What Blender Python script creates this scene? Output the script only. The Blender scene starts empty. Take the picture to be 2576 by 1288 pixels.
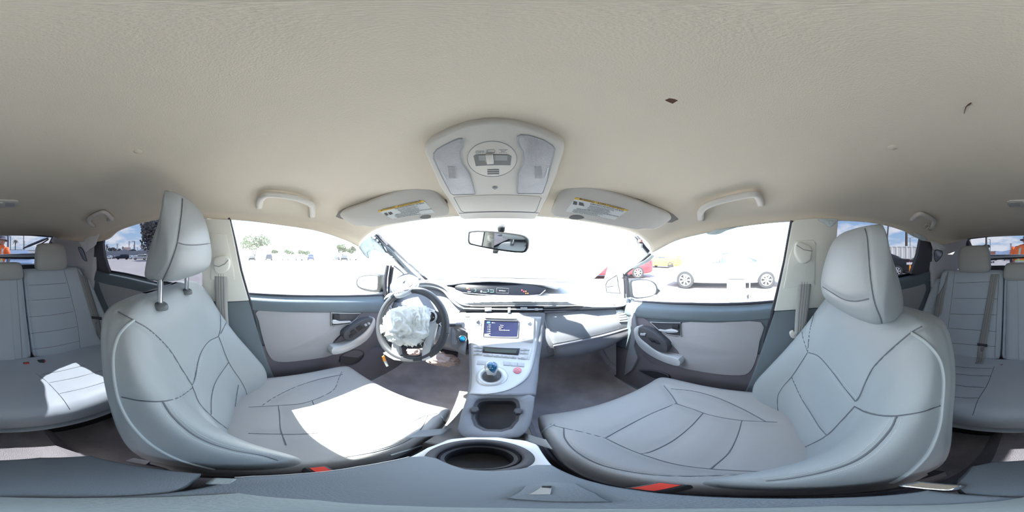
import bpy, bmesh, math, random
import numpy as np
from mathutils import Vector, Matrix
from mathutils.bvhtree import BVHTree
PI = math.pi
R = math.radians
H = 1.2                       # camera height above the ground; z below is measured from the camera
random.seed(5)
S = bpy.context.scene
COL = S.collection

# ---------------------------------------------------------------- camera
CAM = Vector((0.025, 0.0, 0.0))
ROT = Matrix.Rotation(R(-1.3), 4, 'Z') @ Matrix.Rotation(R(-1.1), 4, 'Y')
cd = bpy.data.cameras.new('camera')
cam = bpy.data.objects.new('camera', cd)
COL.objects.link(cam)
cd.type = 'PANO'
for holder in (cd, getattr(cd, 'cycles', None)):
    try:
        holder.panorama_type = 'EQUIRECTANGULAR'
    except Exception:
        pass
cd.clip_start = 0.01
cd.clip_end = 1000
cam.matrix_world = Matrix.Translation((CAM.x, CAM.y, H)) @ ROT @ Matrix.Rotation(PI/2, 4, 'X')
S.camera = cam

# ---------------------------------------------------------------- light and exposure
SKY = 3.6
SUN = 26.0
EXPO = 0.35
S.view_settings.view_transform = 'Standard'
S.view_settings.look = 'None'
S.view_settings.exposure = EXPO
S.view_settings.gamma = 1.0
S.view_settings.use_curve_mapping = False
S.cycles.max_bounces = 9
S.cycles.diffuse_bounces = 7
S.cycles.glossy_bounces = 4
S.cycles.transparent_max_bounces = 16
S.cycles.caustics_reflective = False
S.cycles.caustics_refractive = False
S.cycles.sample_clamp_indirect = 8
S.cycles.use_denoising = True
sd = bpy.data.lights.new('sun', 'SUN')
sd.energy = SUN
sd.angle = R(0.55)
sd.color = (1.0, 0.965, 0.91)
sun = bpy.data.objects.new('sun', sd)
COL.objects.link(sun)
SUND = Vector((0.68, 0.27, -1.0)).normalized()
sun.rotation_euler = SUND.to_track_quat('-Z', 'Y').to_euler()
sun.location = (-3, -1.2, 6)
sun['label'] = 'sun light'
w = bpy.data.worlds.new('sky')
S.world = w
w.use_nodes = True
nt = w.node_tree
nt.nodes.clear()
def N(t, kind, **kw):
    n = t.nodes.new(kind)
    for k, v in kw.items():
        setattr(n, k, v)
    return n
tc = N(nt, 'ShaderNodeTexCoord')
sep = N(nt, 'ShaderNodeSeparateXYZ')
nt.links.new(tc.outputs['Generated'], sep.inputs[0])
# cloud layer: project the direction onto a flat deck
addz = N(nt, 'ShaderNodeMath', operation='ADD'); addz.inputs[1].default_value = 0.22
nt.links.new(sep.outputs['Z'], addz.inputs[0])
mx = N(nt, 'ShaderNodeMath', operation='MAXIMUM'); mx.inputs[1].default_value = 0.05
nt.links.new(addz.outputs[0], mx.inputs[0])
dv = N(nt, 'ShaderNodeVectorMath', operation='DIVIDE')
cmb = N(nt, 'ShaderNodeCombineXYZ')
for i in range(3):
    nt.links.new(mx.outputs[0], cmb.inputs[i])
nt.links.new(tc.outputs['Generated'], dv.inputs[0])
nt.links.new(cmb.outputs[0], dv.inputs[1])
ns = N(nt, 'ShaderNodeTexNoise')
ns.inputs['Scale'].default_value = 1.9
ns.inputs['Detail'].default_value = 9
ns.inputs['Roughness'].default_value = 0.56
nt.links.new(dv.outputs[0], ns.inputs['Vector'])
cr = N(nt, 'ShaderNodeValToRGB')
cr.color_ramp.elements[0].position = 0.44
cr.color_ramp.elements[1].position = 0.58
nt.links.new(ns.outputs['Fac'], cr.inputs[0])
gr = N(nt, 'ShaderNodeValToRGB')
e = gr.color_ramp.elements
e[0].position = 0.0; e[0].color = (0.80, 0.88, 1.0, 1)
e[1].position = 0.5; e[1].color = (0.30, 0.52, 0.95, 1)
m = gr.color_ramp.elements.new(0.12); m.color = (0.52, 0.74, 1.0, 1)
nt.links.new(sep.outputs['Z'], gr.inputs[0])
mixc = N(nt, 'ShaderNodeMixRGB')
mixc.inputs[2].default_value = (1.12, 1.12, 1.16, 1)
nt.links.new(cr.outputs[0], mixc.inputs[0])
nt.links.new(gr.outputs[0], mixc.inputs[1])
bg = N(nt, 'ShaderNodeBackground')
bg.inputs[1].default_value = SKY
nt.links.new(mixc.outputs[0], bg.inputs[0])
wo = N(nt, 'ShaderNodeOutputWorld')
nt.links.new(bg.outputs[0], wo.inputs[0])

# ---------------------------------------------------------------- materials
def mat(name, rgb, rough=0.6, bump=0.0, scale=200, metal=0.0, spec=0.5, var=0.0, vscale=6, emit=0, coat=0.0, detail=3, dist=0.0015, anis=None):
    m = bpy.data.materials.new(name)
    m.use_nodes = True
    t = m.node_tree
    b = t.nodes['Principled BSDF']
    b.inputs['Base Color'].default_value = (*rgb, 1)
    b.inputs['Roughness'].default_value = rough
    b.inputs['Metallic'].default_value = metal
    b.inputs['Specular IOR Level'].default_value = spec
    b.inputs['Coat Weight'].default_value = coat
    if emit:
        b.inputs['Emission Color'].default_value = (*rgb, 1)
        b.inputs['Emission Strength'].default_value = emit
    tcn = None
    if bump or var:
        tcn = N(t, 'ShaderNodeTexCoord')
    if bump:
        n = N(t, 'ShaderNodeTexNoise')
        n.inputs['Scale'].default_value = scale
        n.inputs['Detail'].default_value = detail
        mp = N(t, 'ShaderNodeMapping')
        if anis: mp.inputs['Scale'].default_value = anis
        t.links.new(tcn.outputs['Object'], mp.inputs[0])
        t.links.new(mp.outputs[0], n.inputs['Vector'])
        bp = N(t, 'ShaderNodeBump')
        bp.inputs['Strength'].default_value = bump
        bp.inputs['Distance'].default_value = dist
        t.links.new(n.outputs['Fac'], bp.inputs['Height'])
        t.links.new(bp.outputs[0], b.inputs['Normal'])
    if var:
        n2 = N(t, 'ShaderNodeTexNoise')
        n2.inputs['Scale'].default_value = vscale
        n2.inputs['Detail'].default_value = 6
        t.links.new(tcn.outputs['Object'], n2.inputs['Vector'])
        mr = N(t, 'ShaderNodeMapRange')
        mr.inputs['From Min'].default_value = 0.3
        mr.inputs['From Max'].default_value = 0.7
        mr.inputs['To Min'].default_value = 1 - var
        mr.inputs['To Max'].default_value = 1 + var
        t.links.new(n2.outputs['Fac'], mr.inputs[0])
        mm = N(t, 'ShaderNodeVectorMath', operation='SCALE')
        mm.inputs[0].default_value = rgb
        t.links.new(mr.outputs[0], mm.inputs['Scale'])
        t.links.new(mm.outputs[0], b.inputs['Base Color'])
    return m

def glass(name, tint, veil=0.0, refl=0.06):
    m = bpy.data.materials.new(name)
    m.use_nodes = True
    t = m.node_tree
    t.nodes.clear()
    tr = N(t, 'ShaderNodeBsdfTransparent'); tr.inputs[0].default_value = (*tint, 1)
    gl = N(t, 'ShaderNodeBsdfGlossy'); gl.inputs['Roughness'].default_value = 0.02
    gl.inputs[0].default_value = (0.9, 0.9, 0.9, 1)
    lw = N(t, 'ShaderNodeLayerWeight'); lw.inputs[0].default_value = 0.12
    ml = N(t, 'ShaderNodeMath', operation='MULTIPLY'); ml.inputs[1].default_value = refl * 4
    mx1 = N(t, 'ShaderNodeMixShader')
    t.links.new(lw.outputs['Fresnel'], ml.inputs[0])
    t.links.new(ml.outputs[0], mx1.inputs[0])
    t.links.new(tr.outputs[0], mx1.inputs[1])
    t.links.new(gl.outputs[0], mx1.inputs[2])
    out = N(t, 'ShaderNodeOutputMaterial')
    last = mx1
    if veil:
        tl = N(t, 'ShaderNodeBsdfTranslucent'); tl.inputs[0].default_value = (0.9, 0.9, 0.88, 1)
        nz = N(t, 'ShaderNodeTexNoise'); nz.inputs['Scale'].default_value = 5; nz.inputs['Detail'].default_value = 8
        tcn = N(t, 'ShaderNodeTexCoord'); t.links.new(tcn.outputs['Object'], nz.inputs['Vector'])
        mr = N(t, 'ShaderNodeMapRange')
        mr.inputs['From Min'].default_value = 0.3; mr.inputs['From Max'].default_value = 0.7
        mr.inputs['To Min'].default_value = veil * 0.7; mr.inputs['To Max'].default_value = veil * 1.3
        t.links.new(nz.outputs['Fac'], mr.inputs[0])
        mx2 = N(t, 'ShaderNodeMixShader')
        t.links.new(mr.outputs[0], mx2.inputs[0])
        t.links.new(mx1.outputs[0], mx2.inputs[1])
        t.links.new(tl.outputs[0], mx2.inputs[2])
        last = mx2
    t.links.new(last.outputs[0], out.inputs[0])
    return m

M = {}
M['headliner'] = mat('headliner fabric', (0.70, 0.62, 0.50), 0.95, 0.5, 700, spec=0.1, var=0.04, vscale=3, dist=0.0010)
M['liner_grey'] = mat('grey roof plastic', (0.62, 0.585, 0.52), 0.6, 0.15, 700, spec=0.3)
M['visor'] = mat('visor vinyl', (0.60, 0.57, 0.52), 0.8, 0.25, 600, spec=0.25, var=0.05, vscale=9)
M['seat'] = mat('grey leatherette', (0.365, 0.36, 0.355), 0.42, 0.22, 900, spec=0.42, var=0.03, vscale=5)
M['seat_front'] = mat('light grey leatherette', (0.305, 0.335, 0.345), 0.42, 0.22, 900, spec=0.42, var=0.03, vscale=5)
M['rear_seat'] = mat('rear grey leatherette', (0.60, 0.66, 0.72), 0.45, 0.2, 900, spec=0.4, var=0.03, vscale=5)
M['seat_back'] = mat('grey seat rear fabric', (0.28, 0.26, 0.30), 0.85, 0.3, 700, spec=0.2)
M['thread'] = mat('seam thread', (0.55, 0.58, 0.60), 0.7)
M['seam'] = mat('seam shadow', (0.12, 0.13, 0.145), 0.7)
M['dash'] = mat('dashboard plastic', (0.26, 0.27, 0.30), 0.65, 0.35, 500, spec=0.3, var=0.03)
M['dash_dark'] = mat('dark dashboard plastic', (0.24, 0.24, 0.27), 0.6, 0.3, 500, spec=0.3)
M['slate'] = mat('slate blue door vinyl', (0.15, 0.18, 0.20), 0.7, 0.3, 500, spec=0.2, var=0.04)
M['door_cloth'] = mat('door cloth', (0.42, 0.41, 0.425), 0.9, 0.6, 900, spec=0.15, var=0.03)
M['door_low'] = mat('lower door plastic', (0.17, 0.155, 0.175), 0.6, 0.4, 600, spec=0.3, var=0.06)
M['silver'] = mat('silver trim', (0.62, 0.64, 0.66), 0.38, 0.05, 500, metal=0.35, spec=0.5)
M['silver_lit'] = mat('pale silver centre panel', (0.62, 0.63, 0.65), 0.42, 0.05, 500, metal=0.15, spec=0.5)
M['chrome'] = mat('chrome', (0.8, 0.81, 0.83), 0.12, metal=1.0)
M['black'] = mat('black plastic', (0.03, 0.03, 0.035), 0.45, spec=0.4)
M['rubber'] = mat('black rubber seal', (0.035, 0.035, 0.045), 0.6)
M['charcoal'] = mat('charcoal plastic', (0.075, 0.075, 0.085), 0.55, 0.2, 600)
M['grey_btn'] = mat('grey button', (0.50, 0.51, 0.53), 0.5)
M['pillar'] = mat('pale pillar trim', (0.74, 0.74, 0.67), 0.6, 0.2, 600, spec=0.3)
M['pillar_rear'] = mat('rear pillar trim', (0.68, 0.67, 0.67), 0.6, 0.2, 600, spec=0.3)
M['carpet'] = mat('floor carpet', (0.60, 0.56, 0.58), 0.98, 1.0, 500, spec=0.05, var=0.22, vscale=7, dist=0.004)
M['belt'] = mat('belt webbing', (0.40, 0.40, 0.385), 0.7, 0.3, 900)
M['red'] = mat('red release button', (0.75, 0.05, 0.03), 0.4)
M['white'] = mat('white airbag cloth', (0.80, 0.82, 0.81), 0.85, 0.4, 900, spec=0.15)
M['pinkbag'] = mat('beige airbag cloth', (0.62, 0.47, 0.42), 0.85, 0.4, 900, spec=0.15)
M['wheel'] = mat('steering wheel leather', (0.06, 0.063, 0.072), 0.4, 0.15, 900, spec=0.45)
M['blue'] = mat('blue gloss button', (0.01, 0.13, 0.28), 0.15, spec=0.6, coat=0.6)
M['screen'] = mat('screen', (0.03, 0.035, 0.085), 0.2, spec=0.25, emit=0.0)
M['lcd'] = mat('lcd display', (0.10, 0.125, 0.11), 0.2)
M['gauge'] = mat('gauge lens', (0.012, 0.014, 0.02), 0.35, spec=0.08)
M['lens'] = mat('frosted lamp lens', (0.42, 0.41, 0.41), 0.35, 0.6, 350, spec=0.5, var=0.08, vscale=40)
M['white_paint'] = mat('white paint', (0.75, 0.75, 0.74), 0.35)
M['label_white'] = mat('label paper', (0.72, 0.74, 0.72), 0.6)
M['label_yellow'] = mat('label yellow', (0.75, 0.48, 0.07), 0.6)
M['ink'] = mat('label ink', (0.12, 0.12, 0.12), 0.6)
M['ink_soft'] = mat('soft ink', (0.30, 0.31, 0.31), 0.6)
M['mirror'] = mat('mirror glass', (0.85, 0.87, 0.88), 0.02, metal=1.0)
M['lidblue'] = mat('armrest vinyl', (0.195, 0.225, 0.255), 0.55, 0.35, 700, spec=0.35, var=0.06)
M['flat_grey'] = mat('flat grey', (0.28, 0.32, 0.32), 0.8, 0.3, 500)
M['amber'] = mat('amber lamp', (1.0, 0.28, 0.03), 0.5, emit=1.2)
M['redlamp'] = mat('red tell-tale', (1.0, 0.03, 0.05), 0.5, emit=0.9)
M['greenlamp'] = mat('green digits', (0.35, 0.75, 0.62), 0.5, emit=0.35)
M['txtlit'] = mat('lit screen text', (0.75, 0.80, 0.95), 0.5, emit=0.75)
M['hazard'] = mat('hazard button red', (0.72, 0.22, 0.26), 0.35)
M['orange'] = mat('orange connector', (0.95, 0.35, 0.04), 0.4)
M['clearplug'] = mat('pale connector', (0.55, 0.58, 0.55), 0.3)
M['rust'] = mat('rust', (0.10, 0.045, 0.03), 0.9)
M['dash_top'] = mat('grey dash top', (0.36, 0.37, 0.39), 0.7, 0.3, 500, spec=0.25)
M['tab_blue'] = mat('blue screen tab', (0.10, 0.25, 0.9), 0.4, emit=0.6)
M['rear_box'] = mat('dark slate vinyl', (0.14, 0.165, 0.19), 0.55, 0.35, 700, spec=0.35, var=0.1)
M['carpet_grey'] = mat('grey brown tray lining', (0.20, 0.185, 0.175), 0.9, 0.6, 400)
M['quarter'] = mat('tinted quarter glass', (0.30, 0.36, 0.45), 0.1, spec=0.6)
M['rear_head'] = mat('rear headrest leatherette', (0.50, 0.50, 0.47), 0.5, 0.2, 900, spec=0.35)
M['grey_collar'] = mat('grey collar plastic', (0.10, 0.115, 0.12), 0.5)
M['slot_grey'] = mat('recessed grey plastic', (0.20, 0.195, 0.185), 0.7)
M['liner_dim'] = mat('grey switch well', (0.33, 0.33, 0.31), 0.6)
M['visor_dim'] = mat('painted recess shade', (0.25, 0.235, 0.22), 0.95)
M['mirror_case'] = mat('mirror casing', (0.028, 0.03, 0.033), 0.5, spec=0.25)
M['spoke_pale'] = mat('pale grey spoke', (0.45, 0.46, 0.47), 0.5)
M['bare_dark'] = mat('dark body metal', (0.018, 0.018, 0.026), 0.5, 0.3, 300)
M['bare_grey'] = mat('grey body metal', (0.09, 0.11, 0.12), 0.45, 0.3, 200, var=0.2, vscale=30)
M['bag_pale'] = mat('pale green airbag cloth', (0.55, 0.62, 0.62), 0.8, 0.3, 700)
M['rust_pink'] = mat('pink clip', (0.75, 0.42, 0.36), 0.6)
M['seam_soft'] = mat('webbing shade', (0.20, 0.20, 0.20), 0.8)
M['sticker_blue'] = mat('turquoise sticker', (0.05, 0.45, 0.50), 0.5)
M['bin_lid'] = mat('pale grey bin plastic', (0.50, 0.52, 0.55), 0.5)
M['brick_or'] = mat('orange wall', (0.50, 0.24, 0.16), 0.9)
M['piping'] = mat('seat piping', (0.40, 0.44, 0.45), 0.45)
M['glass_clear'] = glass('clear glass', (0.96, 0.98, 0.97), 0.0)
M['glass_side'] = glass('glare-veiled side glass', (0.95, 0.98, 0.97), 0.012)  # pale veil mixed in to imitate glare washing out the view
M['glass_shield'] = glass('glare-veiled windscreen glass', (0.95, 0.98, 0.97), 0.04)  # stronger veil imitating the blown-out view ahead
M['glass_dim'] = glass('dimmed rear glass', (0.36, 0.37, 0.39), 0.0, refl=0.03)  # dark colour stands in for a lower exposure of the view behind
# ---------------------------------------------------------------- geometry helpers
R3 = ROT.to_3x3()
def D(u, v):
    az = (u / 2576 - 0.5) * 2 * PI
    el = (0.5 - v / 1288) * PI
    return R3 @ Vector((math.cos(el) * math.sin(az), math.cos(el) * math.cos(az), math.sin(el)))
def at(u, v, x=None, y=None, z=None, r=None, pl=None):
    d = D(u, v)
    if x is not None: t = (x - CAM.x) / d.x
    elif y is not None: t = (y - CAM.y) / d.y
    elif z is not None: t = z / d.z
    elif pl is not None:
        p, n = pl
        t = (Vector(p) - CAM).dot(Vector(n)) / d.dot(Vector(n))
    else: t = r
    return CAM + d * t
def plane3(a, b, c):
    a, b, c = Vector(a), Vector(b), Vector(c)
    n = (b - a).cross(c - a).normalized()
    if n.dot(CAM - a) < 0: n = -n
    return (a, n)
ORG = {}
def tag(o, label=None, cat=None, group=None, kind=None):
    if label: o['label'] = label
    if cat: o['category'] = cat
    if group: o['group'] = group
    if kind: o['kind'] = kind
    return o
def thing(name, label, cat, loc, group=None, kind=None):
    o = bpy.data.objects.new(name, None)
    COL.objects.link(o)
    o.empty_display_size = 0.05
    loc = Vector(loc)
    ORG[o] = loc
    o.location = loc + Vector((0, 0, H))
    return tag(o, label, cat, group, kind)
def obj(name, vf, m, parent=None, smooth=True, sub=0, solid=0, bevel=0, org=None, offset=0):
    vs, fs = vf
    vs = [Vector(v) for v in vs]
    if org is None:
        if parent is not None and ORG.get(parent) is not None and False:
            org = ORG[parent]
        lo = Vector([min(v[i] for v in vs) for i in range(3)]); hi = Vector([max(v[i] for v in vs) for i in range(3)])
        org = Vector(((lo.x + hi.x) / 2, (lo.y + hi.y) / 2, lo.z))
    me = bpy.data.meshes.new(name)
    me.from_pydata([tuple(v - org) for v in vs], [], fs)
    me.validate(); me.update()
    if smooth:
        me.polygons.foreach_set('use_smooth', [True] * len(me.polygons))
        if smooth != 'all':
            try: me.set_sharp_from_angle(angle=R(38))
            except Exception: pass
    if m is not None: me.materials.append(m if not isinstance(m, str) else M[m])
    o = bpy.data.objects.new(name, me)
    COL.objects.link(o)
    ORG[o] = org.copy()
    if parent is not None:
        o.parent = parent
        o.location = org - ORG[parent]
    else:
        o.location = org + Vector((0, 0, H))
    if bevel:
        b = o.modifiers.new('bevel', 'BEVEL'); b.width = bevel; b.segments = 2; b.limit_method = 'ANGLE'; b.angle_limit = R(40)
    if solid:
        s = o.modifiers.new('solid', 'SOLIDIFY'); s.thickness = abs(solid); s.offset = offset
    if sub:
        s = o.modifiers.new('sub', 'SUBSURF'); s.levels = sub; s.render_levels = sub
    return o
def cat1(P, n, closed=False):
    """catmull-rom through points P, n samples per span"""
    P = [np.array(p, float) for p in P]
    out = []
    L = len(P)
    spans = L if closed else L - 1
    for i in range(spans):
        if closed: p0, p1, p2, p3 = P[(i - 1) % L], P[i], P[(i + 1) % L], P[(i + 2) % L]
        else:
            p1, p2 = P[i], P[i + 1]
            p0 = P[i - 1] if i > 0 else 2 * p1 - p2
            p3 = P[i + 2] if i + 2 < L else 2 * p2 - p1
        for k in range(n):
            t = k / n
            out.append(0.5 * ((2 * p1) + (-p0 + p2) * t + (2 * p0 - 5 * p1 + 4 * p2 - p3) * t * t + (-p0 + 3 * p1 - 3 * p2 + p3) * t ** 3))
    if not closed: out.append(P[-1])
    return out
def grid(rows, nu=4, nv=4, closed=False):
    """rows of control points -> smooth grid; returns verts, faces"""
    rows2 = [cat1(r, nu, closed) for r in rows]
    cols = list(zip(*rows2))
    cols2 = [cat1(c, nv) for c in cols]
    nr = len(cols2[0]); nc = len(cols2)
    vs = [cols2[j][i] for i in range(nr) for j in range(nc)]
    fs = []
    for i in range(nr - 1):
        for j in range(nc if closed else nc - 1):
            j2 = (j + 1) % nc
            fs.append((i * nc + j, i * nc + j2, (i + 1) * nc + j2, (i + 1) * nc + j))
    return vs, fs, nr, nc
def join(*vfs):
    V, F = [], []
    for vf in vfs:
        o = len(V)
        V += [Vector(v) for v in vf[0]]
        F += [tuple(i + o for i in f) for f in vf[1]]
    return V, F
def box(c, s, rot=None):
    c = Vector(c)
    V = []
    for dx in (-1, 1):
        for dy in (-1, 1):
            for dz in (-1, 1):
                p = Vector((dx * s[0] / 2, dy * s[1] / 2, dz * s[2] / 2))
                if rot is not None: p = rot @ p
                V.append(c + p)
    return V, [(0, 1, 3, 2), (4, 6, 7, 5), (0, 4, 5, 1), (2, 3, 7, 6), (0, 2, 6, 4), (1, 5, 7, 3)]
def basis(n, up=(0, 0, 1)):
    n = Vector(n).normalized()
    up = Vector(up)
    x = up.cross(n)
    if x.length < 1e-4: x = Vector((1, 0, 0)).cross(n)
    x.normalize()
    y = n.cross(x)
    return x, y, n
def tube(P, r, n=8, cap=True, flat=1.0, up=(0, 0, 1)):
    """tube along points P; r float or list; flat squashes along the local second axis"""
    P = [Vector(p) for p in P]
    rs = r if isinstance(r, (list, tuple)) else [r] * len(P)
    V, F = [], []
    prev = None
    for i, p in enumerate(P):
        t = (P[min(i + 1, len(P) - 1)] - P[max(i - 1, 0)])
        if t.length < 1e-9: t = Vector((0, 0, 1))
        t.normalize()
        if prev is None:
            x, y, _ = basis(t, up)
        else:
            x = prev - t * prev.dot(t)
            if x.length < 1e-6: x, y, _ = basis(t, up)
            x.normalize(); y = t.cross(x)
        prev = x
        for k in range(n):
            a = 2 * PI * k / n
            V.append(p + x * math.cos(a) * rs[i] + y * math.sin(a) * rs[i] * flat)
    for i in range(len(P) - 1):
        for k in range(n):
            k2 = (k + 1) % n
            F.append((i * n + k, i * n + k2, (i + 1) * n + k2, (i + 1) * n + k))
    if cap:
        F.append(tuple(range(n - 1, -1, -1)))
        F.append(tuple((len(P) - 1) * n + k for k in range(n)))
    return V, F
def lathe(prof, c, axis, n=32, up=(0, 0, 1)):
    """prof: list of (radius, distance along axis)"""
    x, y, a = basis(axis, up)
    c = Vector(c)
    V, F = [], []
    for r, h in prof:
        for k in range(n):
            t = 2 * PI * k / n
            V.append(c + a * h + (x * math.cos(t) + y * math.sin(t)) * max(r, 1e-5))
    for i in range(len(prof) - 1):
        for k in range(n):
            k2 = (k + 1) % n
            F.append((i * n + k, i * n + k2, (i + 1) * n + k2, (i + 1) * n + k))
    return V, F
def slab(P, n, t, b=0.0):
    """outline P (3d points, front side), extruded by t away from normal n, with a chamfer b"""
    P = [Vector(p) for p in P]
    n = Vector(n).normalized()
    c = sum(P, Vector()) / len(P)
    L = len(P)
    V, F = [], []
    rings = []
    if b:
        ins = []
        for i in range(L):
            a_ = P[i] - P[i - 1]; b_ = P[(i + 1) % L] - P[i]
            e1 = a_.cross(n).normalized() if a_.length > 1e-9 else Vector((0, 0, 0))
            e2 = b_.cross(n).normalized() if b_.length > 1e-9 else Vector((0, 0, 0))
            e = e1 + e2
            if e.length > 1e-6: e.normalize()
            ins.append(e)
        ar = sum(((P[i] - c).cross(P[(i + 1) % L] - c)).dot(n) for i in range(L))
        sg = -1 if ar > 0 else 1
        rings.append([P[i] + ins[i] * b * sg for i in range(L)])
        rings.append([P[i] + ins[i] * b * 0.3 * sg - n * b * 0.3 for i in range(L)])
        rings.append([P[i] - n * b for i in range(L)])
    else: rings.append(P)
    rings.append([p - n * t for p in P])
    for rg in rings: V += rg
    for k in range(len(rings) - 1):
        for i in range(L):
            j = (i + 1) % L
            F.append((k * L + i, k * L + j, (k + 1) * L + j, (k + 1) * L + i))
    F.append(tuple(range(L - 1, -1, -1)))
    F.append(tuple((len(rings) - 1) * L + i for i in range(L)))
    return V, F
def trace(pix, smooth=0, **kw):
    if smooth: pix = [tuple(p) for p in cat1(pix, smooth, True)]
    return [at(p[0], p[1], **kw) for p in pix]
def pslab(pix, t, b=0.0, smooth=0, **kw):
    P = trace(pix, smooth, **kw)
    if 'pl' in kw: n = Vector(kw['pl'][1])
    elif 'x' in kw: n = Vector((1 if kw['x'] < CAM.x else -1, 0, 0))
    elif 'y' in kw: n = Vector((0, 1 if kw['y'] < 0 else -1, 0))
    elif 'z' in kw: n = Vector((0, 0, 1 if kw['z'] < 0 else -1))
    if n.dot(CAM - P[0]) < 0: n = -n
    return slab(P, n, t, b)
def off(pl, d):
    return (Vector(pl[0]) + Vector(pl[1]) * d, pl[1])
def rrect(cu, cv, w, h, k=3, rr=None):
    """rounded rectangle outline in pixels"""
    rr = rr if rr is not None else min(w, h) * 0.25
    P = []
    for sx, sy, a0 in ((1, -1, -90), (1, 1, 0), (-1, 1, 90), (-1, -1, 180)):
        for i in range(k + 1):
            a = R(a0 + 90 * i / k)
            P.append((cu + sx * (w / 2 - rr) + rr * math.cos(a), cv + sy * (h / 2 - rr) + rr * math.sin(a)))
    return P
def quad(a, b, c, d, nx=1, ny=1):
    pass
def bvh_of(vf):
    return BVHTree.FromPolygons([tuple(v) for v in vf[0]], [tuple(f) for f in vf[1]])
def onsurf(bvh, pix, lift=0.0, step=7, hint=None):
    """points on a surface seen at the pixels of a polyline"""
    P = [np.array(p, float) for p in pix]
    fine = []
    c = cat1(P, 12)
    last = None
    for p in c:
        if last is None or np.linalg.norm(p - last) >= step:
            fine.append(p); last = p
    if np.linalg.norm(np.array(c[-1]) - last) > 0.5: fine.append(c[-1])
    out = []
    for p in fine:
        d = D(p[0], p[1])
        h = bvh.ray_cast(CAM, d)
        if h[0] is None: continue
        if out and (h[0] - out[-1]).length > 0.12: continue
        nn = h[1]
        if nn.dot(d) > 0: nn = -nn
        out.append(h[0] + nn * lift)
    return out
def groove(vs, lines, depth, width, toward):
    """push verts near polylines away from 'toward' side (list of normals)"""
    A = np.array([tuple(v) for v in vs])
    dmin = np.full(len(A), 9.0)
    for L in lines:
        P = np.array([tuple(p) for p in L])
        if len(P) < 2: continue
        for a, b in zip(P[:-1], P[1:]):
            ab = b - a
            t = np.clip(((A - a) @ ab) / max(ab @ ab, 1e-12), 0, 1)
            dmin = np.minimum(dmin, np.linalg.norm(A - (a + t[:, None] * ab), axis=1))
    k = depth * np.exp(-(dmin / width) ** 2)
    return [Vector(a - n * kk) for a, n, kk in zip(A, toward, k)]
def normals(vs, fs):
    A = np.array([tuple(v) for v in vs]); Nn = np.zeros_like(A)
    F = np.array([f for f in fs if len(f) == 4])
    n = np.cross(A[F[:, 2]] - A[F[:, 0]], A[F[:, 3]] - A[F[:, 1]])
    for k in range(4): np.add.at(Nn, F[:, k], n)
    return Nn / (np.linalg.norm(Nn, axis=1)[:, None] + 1e-12)
def text(body, p0, p1, n, size, m, parent, name='lettering', depth=0.0003, align='LEFT', stretch=True):
    """flat lettering whose baseline runs from p0 towards p1, facing n"""
    p0, p1 = Vector(p0), Vector(p1)
    cu = bpy.data.curves.new(name, 'FONT')
    cu.body = body
    cu.size = size
    cu.extrude = depth
    cu.materials.append(M[m] if isinstance(m, str) else m)
    tmp = bpy.data.objects.new('tmp', cu)
    COL.objects.link(tmp)
    me = bpy.data.meshes.new_from_object(tmp.evaluated_get(bpy.context.evaluated_depsgraph_get()))
    bpy.data.objects.remove(tmp); bpy.data.curves.remove(cu)
    me.name = name
    o = bpy.data.objects.new(name, me)
    COL.objects.link(o)
    x = (p1 - p0); L = x.length; x.normalize()
    n = Vector(n).normalized(); n = (n - x * n.dot(x)).normalized()
    y = n.cross(x)
    w_est = max(len(body), 1) * size * 0.52
    sx = L / w_est if stretch else 1.0
    mt = Matrix(((x.x * sx, y.x, n.x, 0), (x.y * sx, y.y, n.y, 0), (x.z * sx, y.z, n.z, 0), (0, 0, 0, 1)))
    o.parent = parent
    o.matrix_local = Matrix.Translation(p0 - ORG[parent]) @ mt
    ORG[o] = p0
    return o
# ---------------------------------------------------------------- shell of the cabin
def orient(vf, toward=CAM):
    V = [Vector(v) for v in vf[0]]
    s = 0
    for f in vf[1]:
        n = (V[f[1]] - V[f[0]]).cross(V[f[2]] - V[f[0]])
        c = sum((V[i] for i in f), Vector()) / len(f)
        s += n.dot(Vector(toward) - c)
    F = vf[1] if s > 0 else [tuple(reversed(f)) for f in vf[1]]
    return V, F
def shell(name, rows, m, parent=None, nu=5, nv=5, th=0.012, toward=CAM, smooth=True, **kw):
    vf = grid(rows, nu, nv)
    vf = orient(vf[:2], toward)
    return obj(name, vf, m, parent, smooth=smooth, solid=th, offset=-1, **kw), vf

# headliner
Lp = [(905, 622), (870, 605), (800, 582), (700, 566), (578, 553), (400, 553), (300, 580), (262, 605), (205, 608), (145, 601)]
Rp = [(1640, 636), (1700, 606), (1775, 587), (1870, 570), (1990, 558), (2185, 560), (2270, 580), (2316, 602), (2375, 615), (2432, 602)]
LX = [-.60] * 8 + [-.575, -.50]
C4 = [(.535, .135), (.44, .160), (.29, .190), (.08, .205), (-.12, .208), (-.45, .210), (-.70, .209), (-.90, .207), (-1.15, .20), (-1.44, .182)]
rows = []
for i in range(10):
    l = at(*Lp[i], x=LX[i]); r_ = at(*Rp[i], x=-LX[i])
    yc, zc = C4[i]
    k = [.55, .62, .72, .8, .8, .8, .8, .75, .7, .75][i]
    def side(e, s):
        yy = e.y
        a = Vector((s * (abs(e.x) - .018), yy * .8 + yc * .2, e.z + (zc - e.z) * .42))
        b = Vector((s * (abs(e.x) - .115), yy * .55 + yc * .45, e.z + (zc - e.z) * .80))
        c = Vector((s * .25, yy * .2 + yc * .8, e.z + (zc - e.z) * .97))
        return a, b, c
    a, b, c = side(l, -1)
    a2, b2, c2 = side(r_, 1)
    rows.append([l, a, b, c, Vector((0, yc, zc)), c2, b2, a2, r_])
ceil_vf = grid(rows, 6, 6)
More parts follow.
